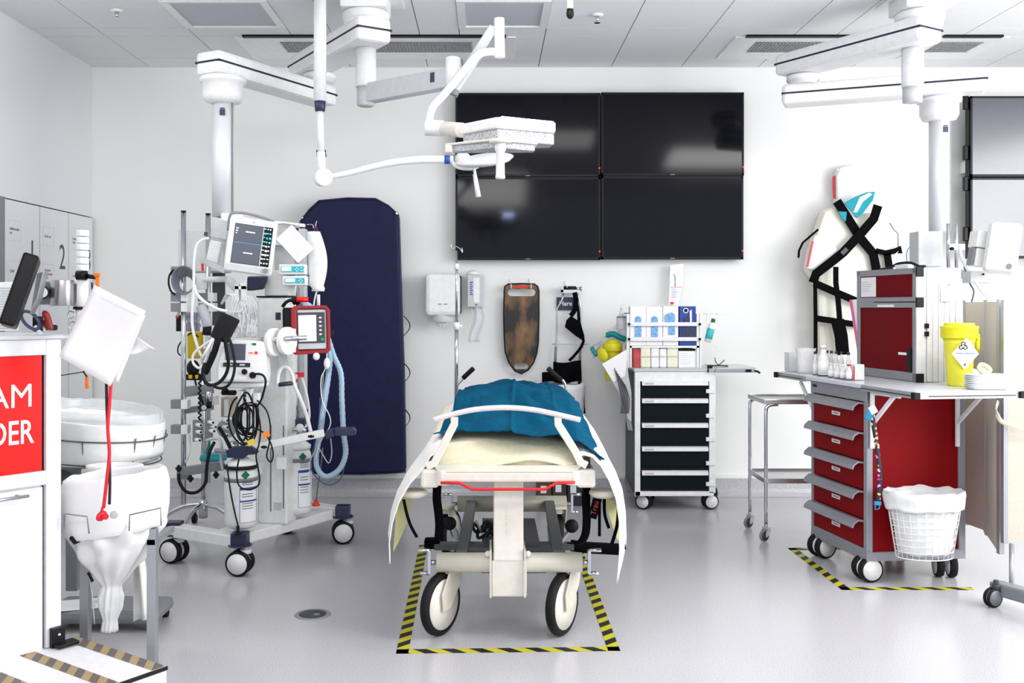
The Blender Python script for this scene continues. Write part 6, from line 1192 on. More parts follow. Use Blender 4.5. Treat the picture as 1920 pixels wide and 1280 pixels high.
for k in range(11):
    cx_ = 462 + rnd.uniform(-8, 10); w_ = rnd.uniform(12, 30); h_ = rnd.uniform(22, 48); Yc = 4.93 + 0.012 * k
    cb_.tube([P(cx_ + w_ * math.cos(a) * (0.6 + 0.4 * math.sin(a / 2)), 785 + h_ * math.sin(a) + rnd.uniform(-4, 4), Yc + rnd.uniform(-0.02, 0.02)) for a in [i * 0.785 for i in range(8)]], 0.0048, 6, sub=4, closed=True)
solo('black_cable_coil', cb_, black, 'coiled black cables hanging from the white hooks under the round shelf', 'cable')
cable('black_cable', [(482, 750), (500, 770), (507, 800), (505, 830), (500, 855), (508, 866), (512, 850), (505, 825), (490, 808), (470, 800)], 0.004, black, 'black cable looping down in front of the white column', 4.94)
cable('black_cable', [(480, 756), (488, 800), (486, 830), (480, 855), (486, 890), (484, 910), (466, 918), (448, 910), (444, 885), (448, 860)], 0.0042, black, 'black cable looping across the front gas cylinder', 4.93)
gm = mat('grey_cable', (112, 114, 122), 0.5); gc = MB()
for k in range(6):
    gc.tube([P(344 + (22 - 1.5 * k) * math.cos(a) + k, 525 + (26 - 2 * k) * math.sin(a) + 1.5 * k, 5.1 + 0.008 * k) for a in [i * 0.785 for i in range(8)]], 0.005, 6, sub=4, closed=True)
solo('grey_cable_coil', gc, gm, 'coil of grey cable on the clamp of the leftmost chrome pole', 'cable')
cable('black_cable', [(326, 505), (318, 515), (316, 530), (320, 545), (328, 552)], 0.005, black, 'black cable loop left of the grey cable coil', 5.15)
cable('white_cable', [(392, 446), (378, 450), (368, 462), (364, 490), (363, 540), (360, 590), (362, 620), (372, 655), (378, 668)], 0.0075, wplas, 'white cable running down left of the patient monitor', 5.05)
cable('white_cable', [(364, 535), (368, 550), (385, 567), (410, 580), (435, 584), (452, 584), (460, 570)], 0.0085, wplas, 'white hose swinging below the patient monitor', 4.98)
wc = MB()
for k in range(12):
    x = 450 + 2.6 * k; wc.tube([q5(460 + 0.9 * k, 553, 4.98 + 0.004 * k), q5(x + rnd.uniform(-6, 6), 575, 4.97), q5(x + 4 * math.sin(k * 2), 600, 4.96 + 0.006 * k), q5(x - 6 + rnd.uniform(-4, 10), 632, 4.97)], 0.0028, 5, sub=4)
for k in range(3): wc.tube([q5(425 + 5 * k, 592, 4.9), q5(432 + 5 * k, 572, 4.9), q5(436 + 5 * k, 556, 4.9), q5(425 + 3 * k, 552, 4.92), q5(415, 570, 4.95)], 0.005, 6, sub=4)
solo('ecg_leads', wc, mat('pale_grey_lead', (205, 206, 210), 0.4), 'bundle of thin pale grey monitoring leads left of the white column', 'cable')
solo('tube_coil', MB().tube([q5(452 + 12 * math.cos(a), 575 + 12 * math.sin(a), 5.08 - 0.003 * a) for a in [i * 0.6 for i in range(22)]], 0.003, 6), gplas, 'ring of thin grey tube behind the pale leads', 'tube')
bx_ = thing('leads_bag', 'crumpled clear bag behind the pale monitoring leads', 'bag', q5(460, 632, 5.08))
part('bag_film', MB().grid(lambda u, v: q5(437 + 45 * u, 585 + 48 * v, 5.08) + Vector((0, 0.05 * wob(u * 6, v * 6, 4), 0)), 14, 14), clear, bx_, solid=0.001)
# ---- breathing hoses
lbm_ = lblue
hs = thing('breathing_hose', 'pale blue corrugated breathing hose looping in front of the navy mattress', 'hose', q5(618, 895, 5.3))
hp = [(556, 568, 5.2), (575, 570, 5.2), (596, 590, 5.22), (610, 620, 5.25), (625, 665, 5.28), (639, 700, 5.3), (641, 750, 5.3), (644, 810, 5.3), (648, 850, 5.3), (636, 880, 5.3), (612, 893, 5.3), (596, 880, 5.3), (593, 855, 5.3), (602, 800, 5.28), (606, 770, 5.25), (615, 710, 5.22), (618, 670, 5.15), (609, 640, 5.12)]
pp = smooth([P(*p) for p in hp], 10); part('corrugated_hose', MB().tube(pp, [0.0135 if i % 2 else 0.0155 for i in range(len(pp))], 12), lbm_, hs)
part('second_hose', MB().tube([P(*p) for p in [(565, 572, 5.16), (590, 582, 5.16), (606, 612, 5.18), (614, 650, 5.2), (616, 690, 5.2), (609, 740, 5.2), (602, 790, 5.2)]], 0.012, 10, sub=4), lbm_, hs)
part('hose_elbow', MB().tube([q5(548, 566, 5.15), q5(555, 563, 5.15), q5(562, 568, 5.15)], 0.02, 10, sub=3), bplas, hs)
part('sampling_line', MB().tube([P(*p) for p in [(613, 662, 5.1), (610, 690, 5.1), (602, 710, 5.1), (604, 750, 5.1), (618, 780, 5.1), (618, 800, 5.12), (600, 830, 5.15), (592, 860, 5.15)]], 0.0028, 6, sub=4), wplas, hs)
part('balloon', MB().sph(q5(613, 681, 5.08), (0.017, 0.014, 0.03), 14), wplas, hs)
cable('thin_blue_line', [(600, 745), (597, 800), (584, 860), (586, 885), (605, 905), (622, 908), (640, 895), (649, 855)], 0.0032, mat('blue_line', (50, 90, 140), 0.4), 'thin blue tube hanging around the breathing hose loop', 5.32)
cable('thin_white_line', [(606, 700), (600, 820), (590, 845), (580, 870), (582, 900), (584, 945)], 0.003, gplas, 'thin white tube falling beside the rear gas cylinder', 5.25, extra=([(620, 822), (622, 850), (616, 868), (604, 850), (596, 835)],))
solo('orange_plug', MB().lathe(q5(592, 948, 5.65), [(0.026, 0), (0.024, 0.004), (0.008, 0.036), (0.001, 0.04)], 4), mat('orange_red_plug', (236, 60, 20), 0.4), 'orange triangular plug on the trolley base by the rear cylinder', 'plug')
cable('plug_cord', [(593, 938, 5.65), (596, 910, 5.6), (601, 880, 5.5), (605, 840, 5.45)], 0.004, gm, 'grey cord rising from the orange plug')
# ---- gas outlets, suction, hoses low on the left
go = thing('gas_outlet_block', 'block of white gas connectors between the chrome poles', 'gas outlet', q5(400, 830, 5.15))
part('mount_plates', MB().bx(q5(361, 0, 5.16).x, q5(377, 0, 5.16).x, 5.16, 5.19, q5(0, 828, 5.16).z, q5(0, 788, 5.16).z).bx(q5(384, 0, 5.16).x, q5(396, 0, 5.16).x, 5.16, 5.19, q5(0, 826, 5.16).z, q5(0, 788, 5.16).z).cyl(q5(425, 803, 5.18), q5(425, 803, 5.2), 0.05), mgrey, go)
for x, y in ((374, 797), (374, 810), (372, 825), (397, 792), (402, 800), (399, 808), (424, 788), (424, 801), (424, 816)):
    c = q5(x, y, 5.12); part('connector', MB().cyl(c + Vector((-0.02, 0.02, 0)), c + Vector((0.008, -0.005, 0)), 0.0105, n=14).mat(1).cyl(c + Vector((0.008, -0.005, 0)), c + Vector((0.009, -0.006, 0)), 0.006), [wplas, black], go)
cable('gas_hose', [(386, 826, 5.12), (400, 822, 5.1), (412, 824, 5.08), (415, 840, 5.08), (414, 860, 5.1), (418, 882, 5.1)], 0.008, gplas, 'white gas hose bending down from the connector block', 5.1)
cable('black_hose', [(402, 828, 5.1), (392, 850, 5.08), (387, 880, 5.08), (385, 905, 5.08), (370, 922, 5.08), (350, 922, 5.08), (337, 905, 5.08), (335, 888, 5.08)], 0.0085, black, 'thick black hose loop hanging under the chrome poles', 5.08)
cable('black_hose', [(410, 800, 5.06), (422, 820, 5.06), (432, 840, 5.06)], 0.01, black, 'short thick black hose slanting to the navy buffer', 5.06)
cable('spiral_hose', [(372 + 5 * (k % 2), 700 + 4.6 * k, 5.14 + 0.02 * ((k // 2) % 2)) for k in range(20)], 0.005, black, 'coiled black spiral hose left of the second chrome pole', 5.15, sub=2)
cable('white_hose', [(355, 815, 5.18), (356, 840, 5.18), (352, 858, 5.18), (346, 868, 5.2)], 0.0055, wplas, 'short white hose behind the leftmost chrome pole', 5.18)
sr_ = thing('oxygen_outlet', 'chrome and black gas outlet hanging on the second chrome pole', 'gas outlet', q5(391, 770, 5.2))
part('outlet_body', MB().cyl(q5(392, 752, 5.22), q5(392, 733, 5.22), 0.018).mat(1).cyl(q5(392, 765, 5.22), q5(392, 751, 5.22), 0.014), [chrome, bplas], sr_)
so = thing('suction_jar', 'clear suction jar with teal lid low between the chrome poles', 'jar', q5(408, 955, 5.3))
part('jar', MB().lathe(q5(408, 948, 5.35), [(0.05, 0), (0.056, 0.01), (0.062, 0.2), (0.064, 0.22)], 28), clear, so); part('jar_lid', MB().lathe(q5(400, 862, 5.35), [(0.07, 0), (0.072, 0.012), (0.066, 0.03), (0.03, 0.036), (0.001, 0.036)], 28), tealp, so); part('jar_neck', MB().lathe(q5(404, 880, 5.35), [(0.05, 0), (0.05, 0.05)], 20), clear, so)
ybx = thing('yellow_bag', 'yellow pouch with black cord hanging behind the leftmost chrome pole', 'pouch', q5(365, 690, 5.4))
part('pouch', MB().bx(q5(350, 0, 5.38).x, q5(376, 0, 5.38).x, 5.38, 5.44, q5(0, 672, 5.38).z, q5(0, 622, 5.38).z), mat('mustard', (206, 180, 10), 0.6), ybx, bevel=0.01); part('cord', MB().tube([q5(352, 628, 5.36), q5(362, 624, 5.35), q5(372, 632, 5.36)], 0.004, 6, sub=3).tube([q5(341, 638, 5.3), q5(334, 650, 5.3), q5(334, 662, 5.3), q5(342, 668, 5.3)], 0.004, 6, sub=3), black, ybx)
bk = thing('black_respirator_bag', 'dark rubber bag and valve hanging below the yellow pouch', 'breathing bag', q5(362, 700, 5.38))
part('bag', MB().sph(q5(362, 690, 5.34), (0.035, 0.03, 0.045), 16), black, bk); part('valve', MB().box(q5(362, 707, 5.34), (0.09, 0.03, 0.03)).mat(1).box(q5(357, 706, 5.32), (0.018, 0.01, 0.02)).box(q5(369, 706, 5.32), (0.014, 0.01, 0.02)), [black, mat('mustard', (206, 180, 10))], bk); part('gauge', MB().cyl(q5(382, 764, 5.2), q5(382, 764, 5.18), 0.017).mat(1).cyl(q5(382, 764, 5.18), q5(382, 764, 5.178), 0.0135), [black, gplas], bk)
part('bag_strap', MB().tube([q5(362, 700, 5.34), q5(370, 730, 5.3), q5(382, 760, 5.22)], 0.006, 6), black, bk)
la = thing('laryngoscope_holder', 'grey probe handle in a black holder on the leftmost chrome pole', 'holder', q5(334, 620, 5.2))
part('holder_box', MB().bx(q5(330, 0, 5.2).x, q5(340, 0, 5.2).x, 5.2, 5.25, q5(0, 621, 5.2).z, q5(0, 590, 5.2).z), bplas, la); part('probe', MB().cyl(q5(334, 592, 5.17), q5(339, 560, 5.17), 0.008, 0.004).mat(1).sph(q5(332, 594, 5.17), 0.009, 10), [gplas, red], la)
gr = thing('grey_tube_bundle', 'frosted grey ventilator tubes hanging beside the black cuff', 'tube', q5(385, 610, 5.1))
part('wide_tube', MB().tube([q5(376, 575, 5.1), q5(385, 592, 5.08), q5(389, 612, 5.08)], 0.026, 12, sub=4), mat('frosted_tube', (178, 180, 186), 0.3), gr); part('clear_bag', MB().grid(lambda u, v: q5(349 + 26 * u, 585 + 36 * v, 5.3) + Vector((0, 0.04 * wob(u * 5, v * 5, 1), 0)), 10, 10), mat('violet_bag', (176, 178, 196), 0.4, alpha=0.8), gr, solid=0.001); part('black_collar', MB().cyl(q5(389, 611, 5.08), q5(387, 628, 5.08), 0.022), black, gr)
bx2 = thing('suction_regulator', 'beige box with black knob between shelf and cables', 'regulator', q5(425, 780, 5.4))
part('box_body', MB().bx(q5(414, 0, 5.35).x, q5(446, 0, 5.35).x, 5.35, 5.45, q5(0, 782, 5.35).z, q5(0, 745, 5.35).z).mat(1).bx(q5(420, 0, 5.34).x, q5(428, 0, 5.34).x, 5.335, 5.35, q5(0, 780, 5.35).z, q5(0, 748, 5.35).z), [mat('beige_box', (206, 196, 178), 0.5), wplas], bx2, bevel=0.003)
part('knobs', MB().cyl(q5(418, 736, 5.35), q5(440, 736, 5.3), 0.014).sph(q5(422, 733, 5.32), 0.02, 10), bplas, bx2)
for x, y, m_, lab in ((471, 829, mat('yellow_tag', (236, 204, 60), 0.6), 'yellow cable tag above the front gas cylinder'), (499, 814, mat('orange_tag', (246, 140, 50), 0.6), 'small orange cable tag in front of the white column')):
    solo('cable_tag', MB(frame(q5(x, y, 4.9), (0.9, 0, 0.4), (-0.4, 0, 0.9))).bx(-0.018, 0.018, -0.014, 0.014, 0, 0.003), m_, lab, 'tag', 'coloured cable tags')
rt = thing('red_tagged_tubes', 'transducer line set with red tags below the ventilator', 'tube set', q5(560, 705, 5.4))
for x0, x1, y0, y1 in ((553, 570, 698, 707), (549, 557, 710, 717)): part('red_tag', MB().bx(q5(x0, 0, 5.35).x, q5(x1, 0, 5.35).x, 5.35, 5.36, q5(0, y1, 5.35).z, q5(0, y0, 5.35).z), mat('coral_tag', (240, 50, 70), 0.5), rt)
part('line', MB().tube([q5(565, 705, 5.4), q5(575, 740, 5.4), q5(580, 780, 5.4), q5(572, 800, 5.4), q5(563, 802, 5.35)], 0.007, 8, sub=4).tube([q5(556, 660, 5.4), q5(556, 760, 5.4)], 0.005, 6), wplas, rt)
part('coil', MB().tube([q5(548 + 12 * math.cos(a), 773 + 11 * math.sin(a), 5.5 - 0.002 * a) for a in [i * 0.6 for i in range(30)]], 0.0025, 5), gm, rt); part('white_port', MB().lathe(q5(552, 706, 5.34), [(0.01, -0.004), (0.018, 0), (0.01, 0.004)], 16, (0, 1, 0)), wplas, rt)
# ---- chrome drip stand behind
iv = thing('drip_stand', 'chrome drip stand with arched five-leg base behind the left rack', 'drip stand', (P(381, 0, 5.95).x, 5.95, 0))
ivc = Vector((P(381, 0, 5.95).x, 5.95, 0)); part('stand_pole', MB().cyl(up(ivc, 0.12), up(ivc, 1.1), 0.0125), chrome, iv); part('hub', MB().cyl(up(ivc, 0.09), up(ivc, 0.2), 0.026), chrome, iv)
for k in range(5):
    a = math.radians(-100 + 72 * k); dd = Vector((math.cos(a), math.sin(a), 0)); part('stand_leg', MB().tube([up(ivc, 0.17), up(ivc + dd * 0.12, 0.16), up(ivc + dd * 0.24, 0.1), up(ivc + dd * 0.29, 0.075)], 0.014, 10, sub=4), chrome, iv)
    e = ivc + dd * 0.3; f = part('castor', MB().cyl(up(e, 0.07), up(e, 0.055), 0.012), dgrey, iv); part('castor_wheel', MB().cyl(up(e, 0.028) + Vector((-0.012, 0, 0)), up(e, 0.028) + Vector((0.012, 0, 0)), 0.028), black, f)
# ================================================================ counter with red sign, front left
ca_, sa_ = 0.62, 0.78
nrm = math.hypot(ca_, sa_); RT = Vector((ca_ / nrm, sa_ / nrm, 0)); A0 = Vector((-1.543, 3.6, 0)); CM = frame(A0, RT, (0, 0, 1)); NN = Vector((RT.y, -RT.x, 0))
ct = thing('counter_cabinet', 'white front counter with red team leader sign at the left edge', 'counter', A0)
cwh = mat('counter_lacquer', (232, 232, 234), 0.45)
part('carcass', MB(CM).bx(-1.1, -0.01, 0.12, 1.20, -0.55, -0.02), cwh, ct)
part('corner_post', MB(CM).bx(-0.056, 0.0, 0.13, 1.235, -0.03, 0.0), cwh, ct, bevel=0.003)
part('top_rail', MB(CM).bx(-1.1, -0.056, 1.178, 1.235, -0.03, 0.0), cwh, ct, bevel=0.003)
part('middle_rail', MB(CM).bx(-1.1, -0.056, 0.716, 0.765, -0.03, 0.0), cwh, ct, bevel=0.003)
part('counter_top', MB(CM).bx(-1.12, 0.03, 1.235, 1.25, -0.58, 0.015), mat('grey_counter', (206, 207, 210), 0.4), ct, bevel=0.003)
part('shadow_gap', MB(CM).bx(-0.066, -0.056, 0.765, 1.178, -0.03, -0.018), bplas, ct)
sgn = part('red_sign', MB(CM).bx(-1.1, -0.066, 0.766, 1.177, -0.02, -0.012), mat('sign_red', (240, 12, 8), 0.45, spec=0.25, var=0.01), ct, label='bright red sign panel')
text('sign_lettering', 'TEAM', CM @ Matrix.Translation((-0.096, 1.033, -0.0118)), 0.118, white, sgn, 'RIGHT', bold=0, sx=0.95)
text('sign_lettering', 'LEADER', CM @ Matrix.Translation((-0.096, 0.905, -0.0118)), 0.118, white, sgn, 'RIGHT', bold=0.0012, sx=0.72)
dr = part('cabinet_door', MB(CM).bx(-0.8, -0.066, 0.12, 0.708, -0.02, -0.006), cwh, ct, bevel=0.002)
part('door_gap', MB(CM).bx(-0.066, -0.056, 0.12, 0.71, -0.03, -0.02), mat('brown_gap', (70, 30, 28), 0.6), ct)
part('bar_handle', MB(CM).cyl((-0.36, 0.69, 0.03), (-0.135, 0.69, 0.03), 0.006).cyl((-0.16, 0.69, -0.006), (-0.16, 0.69, 0.03), 0.005), alu, dr)
part('door_hinge', MB(CM).box((-0.02, 0.165, 0.01), (0.05, 0.07, 0.02)).box((0.0, 0.14, 0.03), (0.08, 0.012, 0.05)).mat(1).sph((-0.02, 0.175, 0.022), 0.008, 8), [bplas, chrome], ct, bevel=0.003)
# step with hazard strips
stp = thing('step_platform', 'low white step with worn yellow and black tape stripes in the front left corner', 'step', Vector((-1.3, 3.3, 0)))
SU = Vector((0.815, -0.58, 0)).normalized(); SV = Vector((-SU.y, SU.x, 0)) * -1; C2 = Vector((-1.517, 3.69, 0)); SL = 0.52
if SV.y > 0: SV = -SV
def sp_(u, v, z): return C2 + SU * u + SV * v + Vector((0, 0, z))
stpw = mat('step_white', (234, 234, 236), 0.5)
m = MB(); m.prism([sp_(0, 0, 0.012), sp_(SL, 0, 0.012), sp_(SL, 1.15, 0.012), sp_(0, 1.15, 0.012)], (0, 0, 0.116)); part('step_body', m, stpw, stp, bevel=0.003)
part('black_edge', MB().prism([sp_(SL, 0, 0.116), sp_(SL + 0.006, 0, 0.116), sp_(SL + 0.006, 1.15, 0.116), sp_(SL, 1.15, 0.116)], (0, 0, 0.0125)), bplas, stp)
for u in (0.05, SL - 0.05):
    for v in (0.06, 1.05): part('foot', MB().cyl(sp_(u, v, 0), sp_(u, v, 0.012), 0.03), black, stp)
hz2 = hz.copy(); hz2.name = 'worn_hazard_tape'
for nd in hz2.node_tree.nodes:
    if nd.type == 'MIX': nd.inputs[6].default_value = (*lin((104, 94, 92)), 1); nd.inputs[7].default_value = (*lin((166, 148, 104)), 1)
for k, v in enumerate((0.03, 0.21, 0.385, 0.56, 0.735)):
    a, b = sp_(0.03, v, 0), sp_(SL - 0.03, v, 0); o = tape('tape_stripe', [(a.x, a.y), (b.x, b.y)], 0.052, None, 0.085, stp, hz2, 1.0, 0.1283)
# monitor seen from its edge
dm = thing('desk_monitor', 'black flat monitor seen from its side edge on the counter', 'monitor', P(30, 612, 3.5))
DMx = frame(P(38, 546, 3.35), (0.35, -0.93, 0.12), (0.31, 0, 0.95))
part('screen_case', MB(DMx).bx(-0.05, 0.06, -0.125, 0.125, -0.025, 0.025), bplas, dm, bevel=0.008)
part('rear_mount', MB().prism([P(68, 512, 3.45), P(82, 508, 3.45), P(70, 560, 3.45), P(55, 590, 3.45)], (0, 0.04, 0)), alu, dm, bevel=0.003)
ar = thing('articulated_stand', 'steel articulated stand with white ringed post on the counter', 'monitor arm', P(155, 625, 3.62))
part('arm_block', MB().bx(P(66, 0, 3.55).x, P(104, 0, 3.55).x, 3.55, 3.62, P(0, 571, 3.55).z, P(0, 527, 3.55).z), mgrey, ar, bevel=0.006)
part('swivel_barrel', MB().cyl(P(116, 573, 3.56), P(116, 525, 3.56), 0.041, n=32), mat('satin_steel', (170, 168, 168), 0.3, 0.85, stretch=(1, 1, 60)), ar, bevel=0.002)
part('tilt_knob', MB().cyl(P(80, 548, 3.55), P(79, 548, 3.5), 0.023, n=28).mat(1).cyl(P(79, 548, 3.5), P(79, 548, 3.497), 0.018, n=28), [black, chrome], ar)
part('post_sleeve', MB().cyl(P(152, 576, 3.6), P(153, 524, 3.6), 0.024, n=28), wplas, ar)
part('sleeve_link', MB().beam(P(130, 550, 3.58), P(146, 550, 3.6), 0.04, 0.07), dgrey, ar)
for k in range(6): part('post_ring', MB().cyl(P(155, 508 - 13 * k, 3.6), P(155, 496.5 - 13 * k, 3.6), 0.0215, n=28), wplas, ar, bevel=0.002)
part('post_foot', MB().cyl(P(150, 626, 3.6), P(152, 576, 3.6), 0.019).mat(1).cyl(P(151, 580, 3.6), P(151, 575, 3.6), 0.026), [wplas, bplas], ar)
part('strap_clip', MB().cyl(P(144, 516, 3.58), P(162, 516, 3.58), 0.017).cyl(P(160, 517, 3.58), P(180, 520, 3.58), 0.009, 0.007), bplas, ar)
part('ring_chain', MB().tube([P(133 + 7 * math.cos(a), 590 + 7 * math.sin(a), 3.56) for a in [i * 0.9 for i in range(7)]], 0.0025, 6, closed=True).tube([P(137 + 9 * math.cos(a), 611 + 8 * math.sin(a), 3.56) for a in [i * 0.9 for i in range(7)]], 0.0025, 6, closed=True), chrome, ar)
solo('orange_clip', MB().bx(P(177, 0, 3.56).x, P(187, 0, 3.56).x, 3.555, 3.565, P(0, 519, 3.56).z, P(0, 512, 3.56).z).bx(P(180, 0, 3.56).x, P(185, 0, 3.56).x, 3.555, 3.565, P(0, 540, 3.56).z, P(0, 518, 3.56).z), orange, 'small orange clip hanging above the white paper sheets', 'clip')
# hanging sheets
ps = thing('paper_sheets', 'bundle of white laminated sheets hanging askew at the counter corner', 'paper', P(195, 700, 3.45))
def sheet_q(pts, Y, dy=0.0, bend=0.015):
    a, b, c, d = [Vector(p).to_3d() for p in pts]
    def f(u, v):
        q = a.lerp(b, u).lerp(d.lerp(c, u), v); return P(q.x, q.y, Y + dy * u + bend * math.sin(math.pi * v) + 0.004 * math.sin(u * 5))
    return MB().grid(f, 10, 10)
part('front_sheet', sheet_q([(177, 534), (273, 583), (207, 724), (110, 668)], 3.40), paper, ps, solid=0.0012)
part('middle_sheet', sheet_q([(182, 542), (272, 592), (222, 716), (120, 672)], 3.42), paper, ps, solid=0.0012)
part('rear_sheet', sheet_q([(210, 600), (290, 654), (248, 664), (200, 640)], 3.45), paper, ps, solid=0.0012)
lm = MB(); FM = frame(P(186, 553, 3.398), (0.885, 0, -0.46), (0.46, 0, 0.885))
lm.M = FM; lm.bx(0.0, 0.15, -0.001, 0.0, 0.0, 0.001)
part('faint_print', lm, mat('faint_print', (214, 214, 216), 0.7), ps)
# stethoscopes
for col, m_, lab, pts, hd, hx in (('red', mat('stethoscope_red', (222, 24, 40), 0.4), 'red stethoscope hanging from the paper sheets', [(209, 700), (205, 760), (202, 800), (205, 850), (200, 900), (194, 952)], (190, 967), 1),
                          ('black', mat('stethoscope_black', (30, 14, 26), 0.4), 'black stethoscope hanging beside the red one', [(199, 695), (200, 760), (202, 800), (205, 860), (206, 905), (205, 945)], (206, 966), 0)):
    t = thing('stethoscope', lab, 'stethoscope', P(*hd, 3.5), group='stethoscopes at the counter')
    part('tubing', MB().tube([P(x, y, 3.416 - 0.004 * hx) for x, y in pts], 0.0062 if hx else 0.0052, 8, sub=5), m_, t)
    h = P(*hd, 3.43)
    if hx: part('chest_piece', MB().lathe(h, [(0.008, -0.006), (0.015, -0.004), (0.015, 0.004), (0.008, 0.008)], 20, (0.8, -0.5, 0), 1, 1.4).cyl(h + Vector((0, 0, 0.01)), h + Vector((0.004, 0, 0.03)), 0.005).lathe(h + Vector((0.018, -0.01, 0)), [(0.004, -0.004), (0.011, 0), (0.008, 0.006)], 16, (0.4, -0.9, 0)), mat('stethoscope_red', (222, 24, 40)), t)
    else: part('chest_piece', MB().lathe(h + Vector((0.01, 0.01, 0)), [(0.006, -0.005), (0.013, -0.003), (0.013, 0.004), (0.006, 0.006)], 18, (0.4, -0.9, 0)), mat('smoke_clear', (190, 188, 190), 0.2, alpha=0.6), t)
# small things on the counter
dc = thing('printed_document', 'printed sheets standing behind the black desk monitor', 'document', P(18, 618, 3.7))
part('sheets', MB().prism([P(-20, 530, 3.7), P(30, 527, 3.7), P(34, 620, 3.7), P(-20, 620, 3.7)], (0, 0.004, 0)), paper, dc)
lm = MB()
for k in range(16): lm.bx(P(0, 0, 3.7).x, P(22 + (k * 7) % 9, 0, 3.7).x, 3.6975, 3.699, P(0, 541 + 5 * k, 3.7).z, P(0, 539 + 5 * k, 3.7).z)
part('printed_lines', lm, gplas, dc)
def scis(x, y, m_, lab, rot):
    t = thing('trauma_scissors', lab, 'scissors', P(x, 622, 3.5), group='scissors on the counter'); c = P(x, y, 3.5)
    part('handle_loop', MB().tube([c + Vector((0.022 * math.cos(a) * math.cos(rot) - 0.04 * math.sin(a) * math.sin(rot), 0, 0.022 * math.cos(a) * math.sin(rot) + 0.04 * math.sin(a) * math.cos(rot))) for a in [i * 0.785 for i in range(8)]], 0.006, 8, sub=3, closed=True), m_, t)
    part('blade', MB().beam(c + Vector((0.01, 0.01, -0.02)), c + Vector((0.03, 0.02, -0.05)), 0.008, 0.012), chrome, t)
scis(57, 600, mat('blue_grey_handle', (70, 78, 110), 0.4), 'blue grey handled scissors lying beside the desk monitor', 0.8)
rs = thing('stapler', 'dark red stapler-like grip with chrome blade standing on the counter', 'tool', P(86, 622, 3.5))
part('grip', MB().tube([P(81, 588, 3.5), P(86, 590, 3.5), P(91, 604, 3.5), P(94, 618, 3.5)], 0.012, 10, sub=3), mat('wine_red', (140, 16, 24), 0.3), rs); part('blade', MB().beam(P(80, 600, 3.49), P(86, 619, 3.49), 0.008, 0.02, (0, 1, 0)), chrome, rs)
bt = thing('black_holder', 'small black holder standing left of the dark red grip', 'holder', P(70, 620, 3.55)); part('holder_body', MB().box(P(71, 607, 3.55), (0.03, 0.03, 0.055)).box(P(98, 614, 3.55), (0.03, 0.03, 0.02)), bplas, bt, bevel=0.006)
ck = thing('orange_cutter', 'orange hook cutter hanging on a black cord behind the counter', 'cutter', P(163, 730, 3.5)); part('cutter_handle', MB().cyl(P(163, 728, 3.5), P(163, 706, 3.5), 0.006), orange, ck); part('cutter_cord', MB().tube([P(163, 706, 3.5), P(156, 697, 3.5), P(162, 690, 3.5), P(172, 640, 3.5), P(175, 590, 3.5), P(172, 530, 3.56)], 0.003, 6), black, ck)
# ================================================================ bag stands at the left
bs = thing('basin_stand', 'large round wire basket lined with white bag behind the counter', 'bag stand', XY(192, 4.45), 0)
bc2 = XY(190, 4.45); R1 = 0.262
def tub(u, v):
    a = 2 * math.pi * u; w_ = 0.012 * wob(math.cos(a) * 3, math.sin(a) * 3, v * 2)
    prof = [(0.97, 0.80), (1.0, 0.85), (1.04, 0.862), (1.05, 0.84), (1.03, 0.76), (0.99, 0.69), (0.93, 0.672), (0.5, 0.668), (0.02, 0.668)]
    i = min(int(v * 8), 7); t = v * 8 - i; r = prof[i][0] + (prof[i + 1][0] - prof[i][0]) * t; z = prof[i][1] + (prof[i + 1][1] - prof[i][1]) * t
    return bc2 + Vector(((r * R1 + w_) * math.cos(a), (r * R1 + w_) * math.sin(a), z - 0.05 * math.cos(a) * (z > 0.7) * 0.6))
part('bag_liner', MB().grid(tub, 48, 24), wplas, bs, solid=0.001)
part('film_rim', MB().grid(lambda u, v: bc2 + Vector((R1 * (1.0 + 0.02 * v) * math.cos(6.283 * u), R1 * math.sin(6.283 * u), 0.855 + 0.05 * v + 0.012 * wob(u * 30, v * 3, 0) - 0.03 * math.cos(6.283 * u))), 60, 4), clear, bs, solid=0.001)
for z, k in ((0.785, 1.07), (0.68, 0.98)): part('wire_ring', MB().tube([bc2 + Vector((R1 * k * math.cos(6.283 * i / 36), R1 * k * math.sin(6.283 * i / 36), z - 0.02 * math.cos(6.283 * i / 36))) for i in range(36)], 0.0035, 6, closed=True), dkmetal, bs)
for i in range(16): a = 6.283 * i / 16 + 0.1; part('upright_wire', MB().cyl(bc2 + Vector((R1 * 1.07 * math.cos(a), R1 * 1.07 * math.sin(a), 0.785)), bc2 + Vector((R1 * 0.98 * math.cos(a), R1 * 0.98 * math.sin(a), 0.68)), 0.0028, n=6), dkmetal, bs)
part('support_tray', MB().prism([up(bc2 + Vector(v), 0.655) for v in ((-0.24, 0.1, 0), (-0.1, -0.2, 0), (0.2, -0.12, 0), (0.22, 0.1, 0), (0, 0.2, 0))], (0, 0, 0.012)).beam(bc2 + Vector((-0.22, -0.1, 0.66)), bc2 + Vector((-0.02, -0.14, 0.56)), 0.12, 0.012), mgrey, bs)
part('stand_post', MB().bx(bc2.x - 0.16, bc2.x - 0.11, bc2.y, bc2.y + 0.05, 0.08, 0.66), mgrey, bs)
part('base_plate', MB().bx(XY(90, 4.2).x, XY(304, 4.2).x, 4.12, 4.38, 0.03, 0.085), mgrey, bs, bevel=0.025)
for x in (110, 290):
    for y in (4.16, 4.34): part('castor', MB().cyl((XY(x, 4.2).x - 0.012, y, 0.018), (XY(x, 4.2).x + 0.012, y, 0.018), 0.018), black, bs)
part('pedal_rod', MB().cyl(up(XY(197, 4.15), 0.09), up(XY(197, 4.15), 0.2), 0.006).beam(up(XY(191, 4.12), 0.18), up(XY(196, 4.14), 0.24), 0.012, 0.012), bplas, bs)
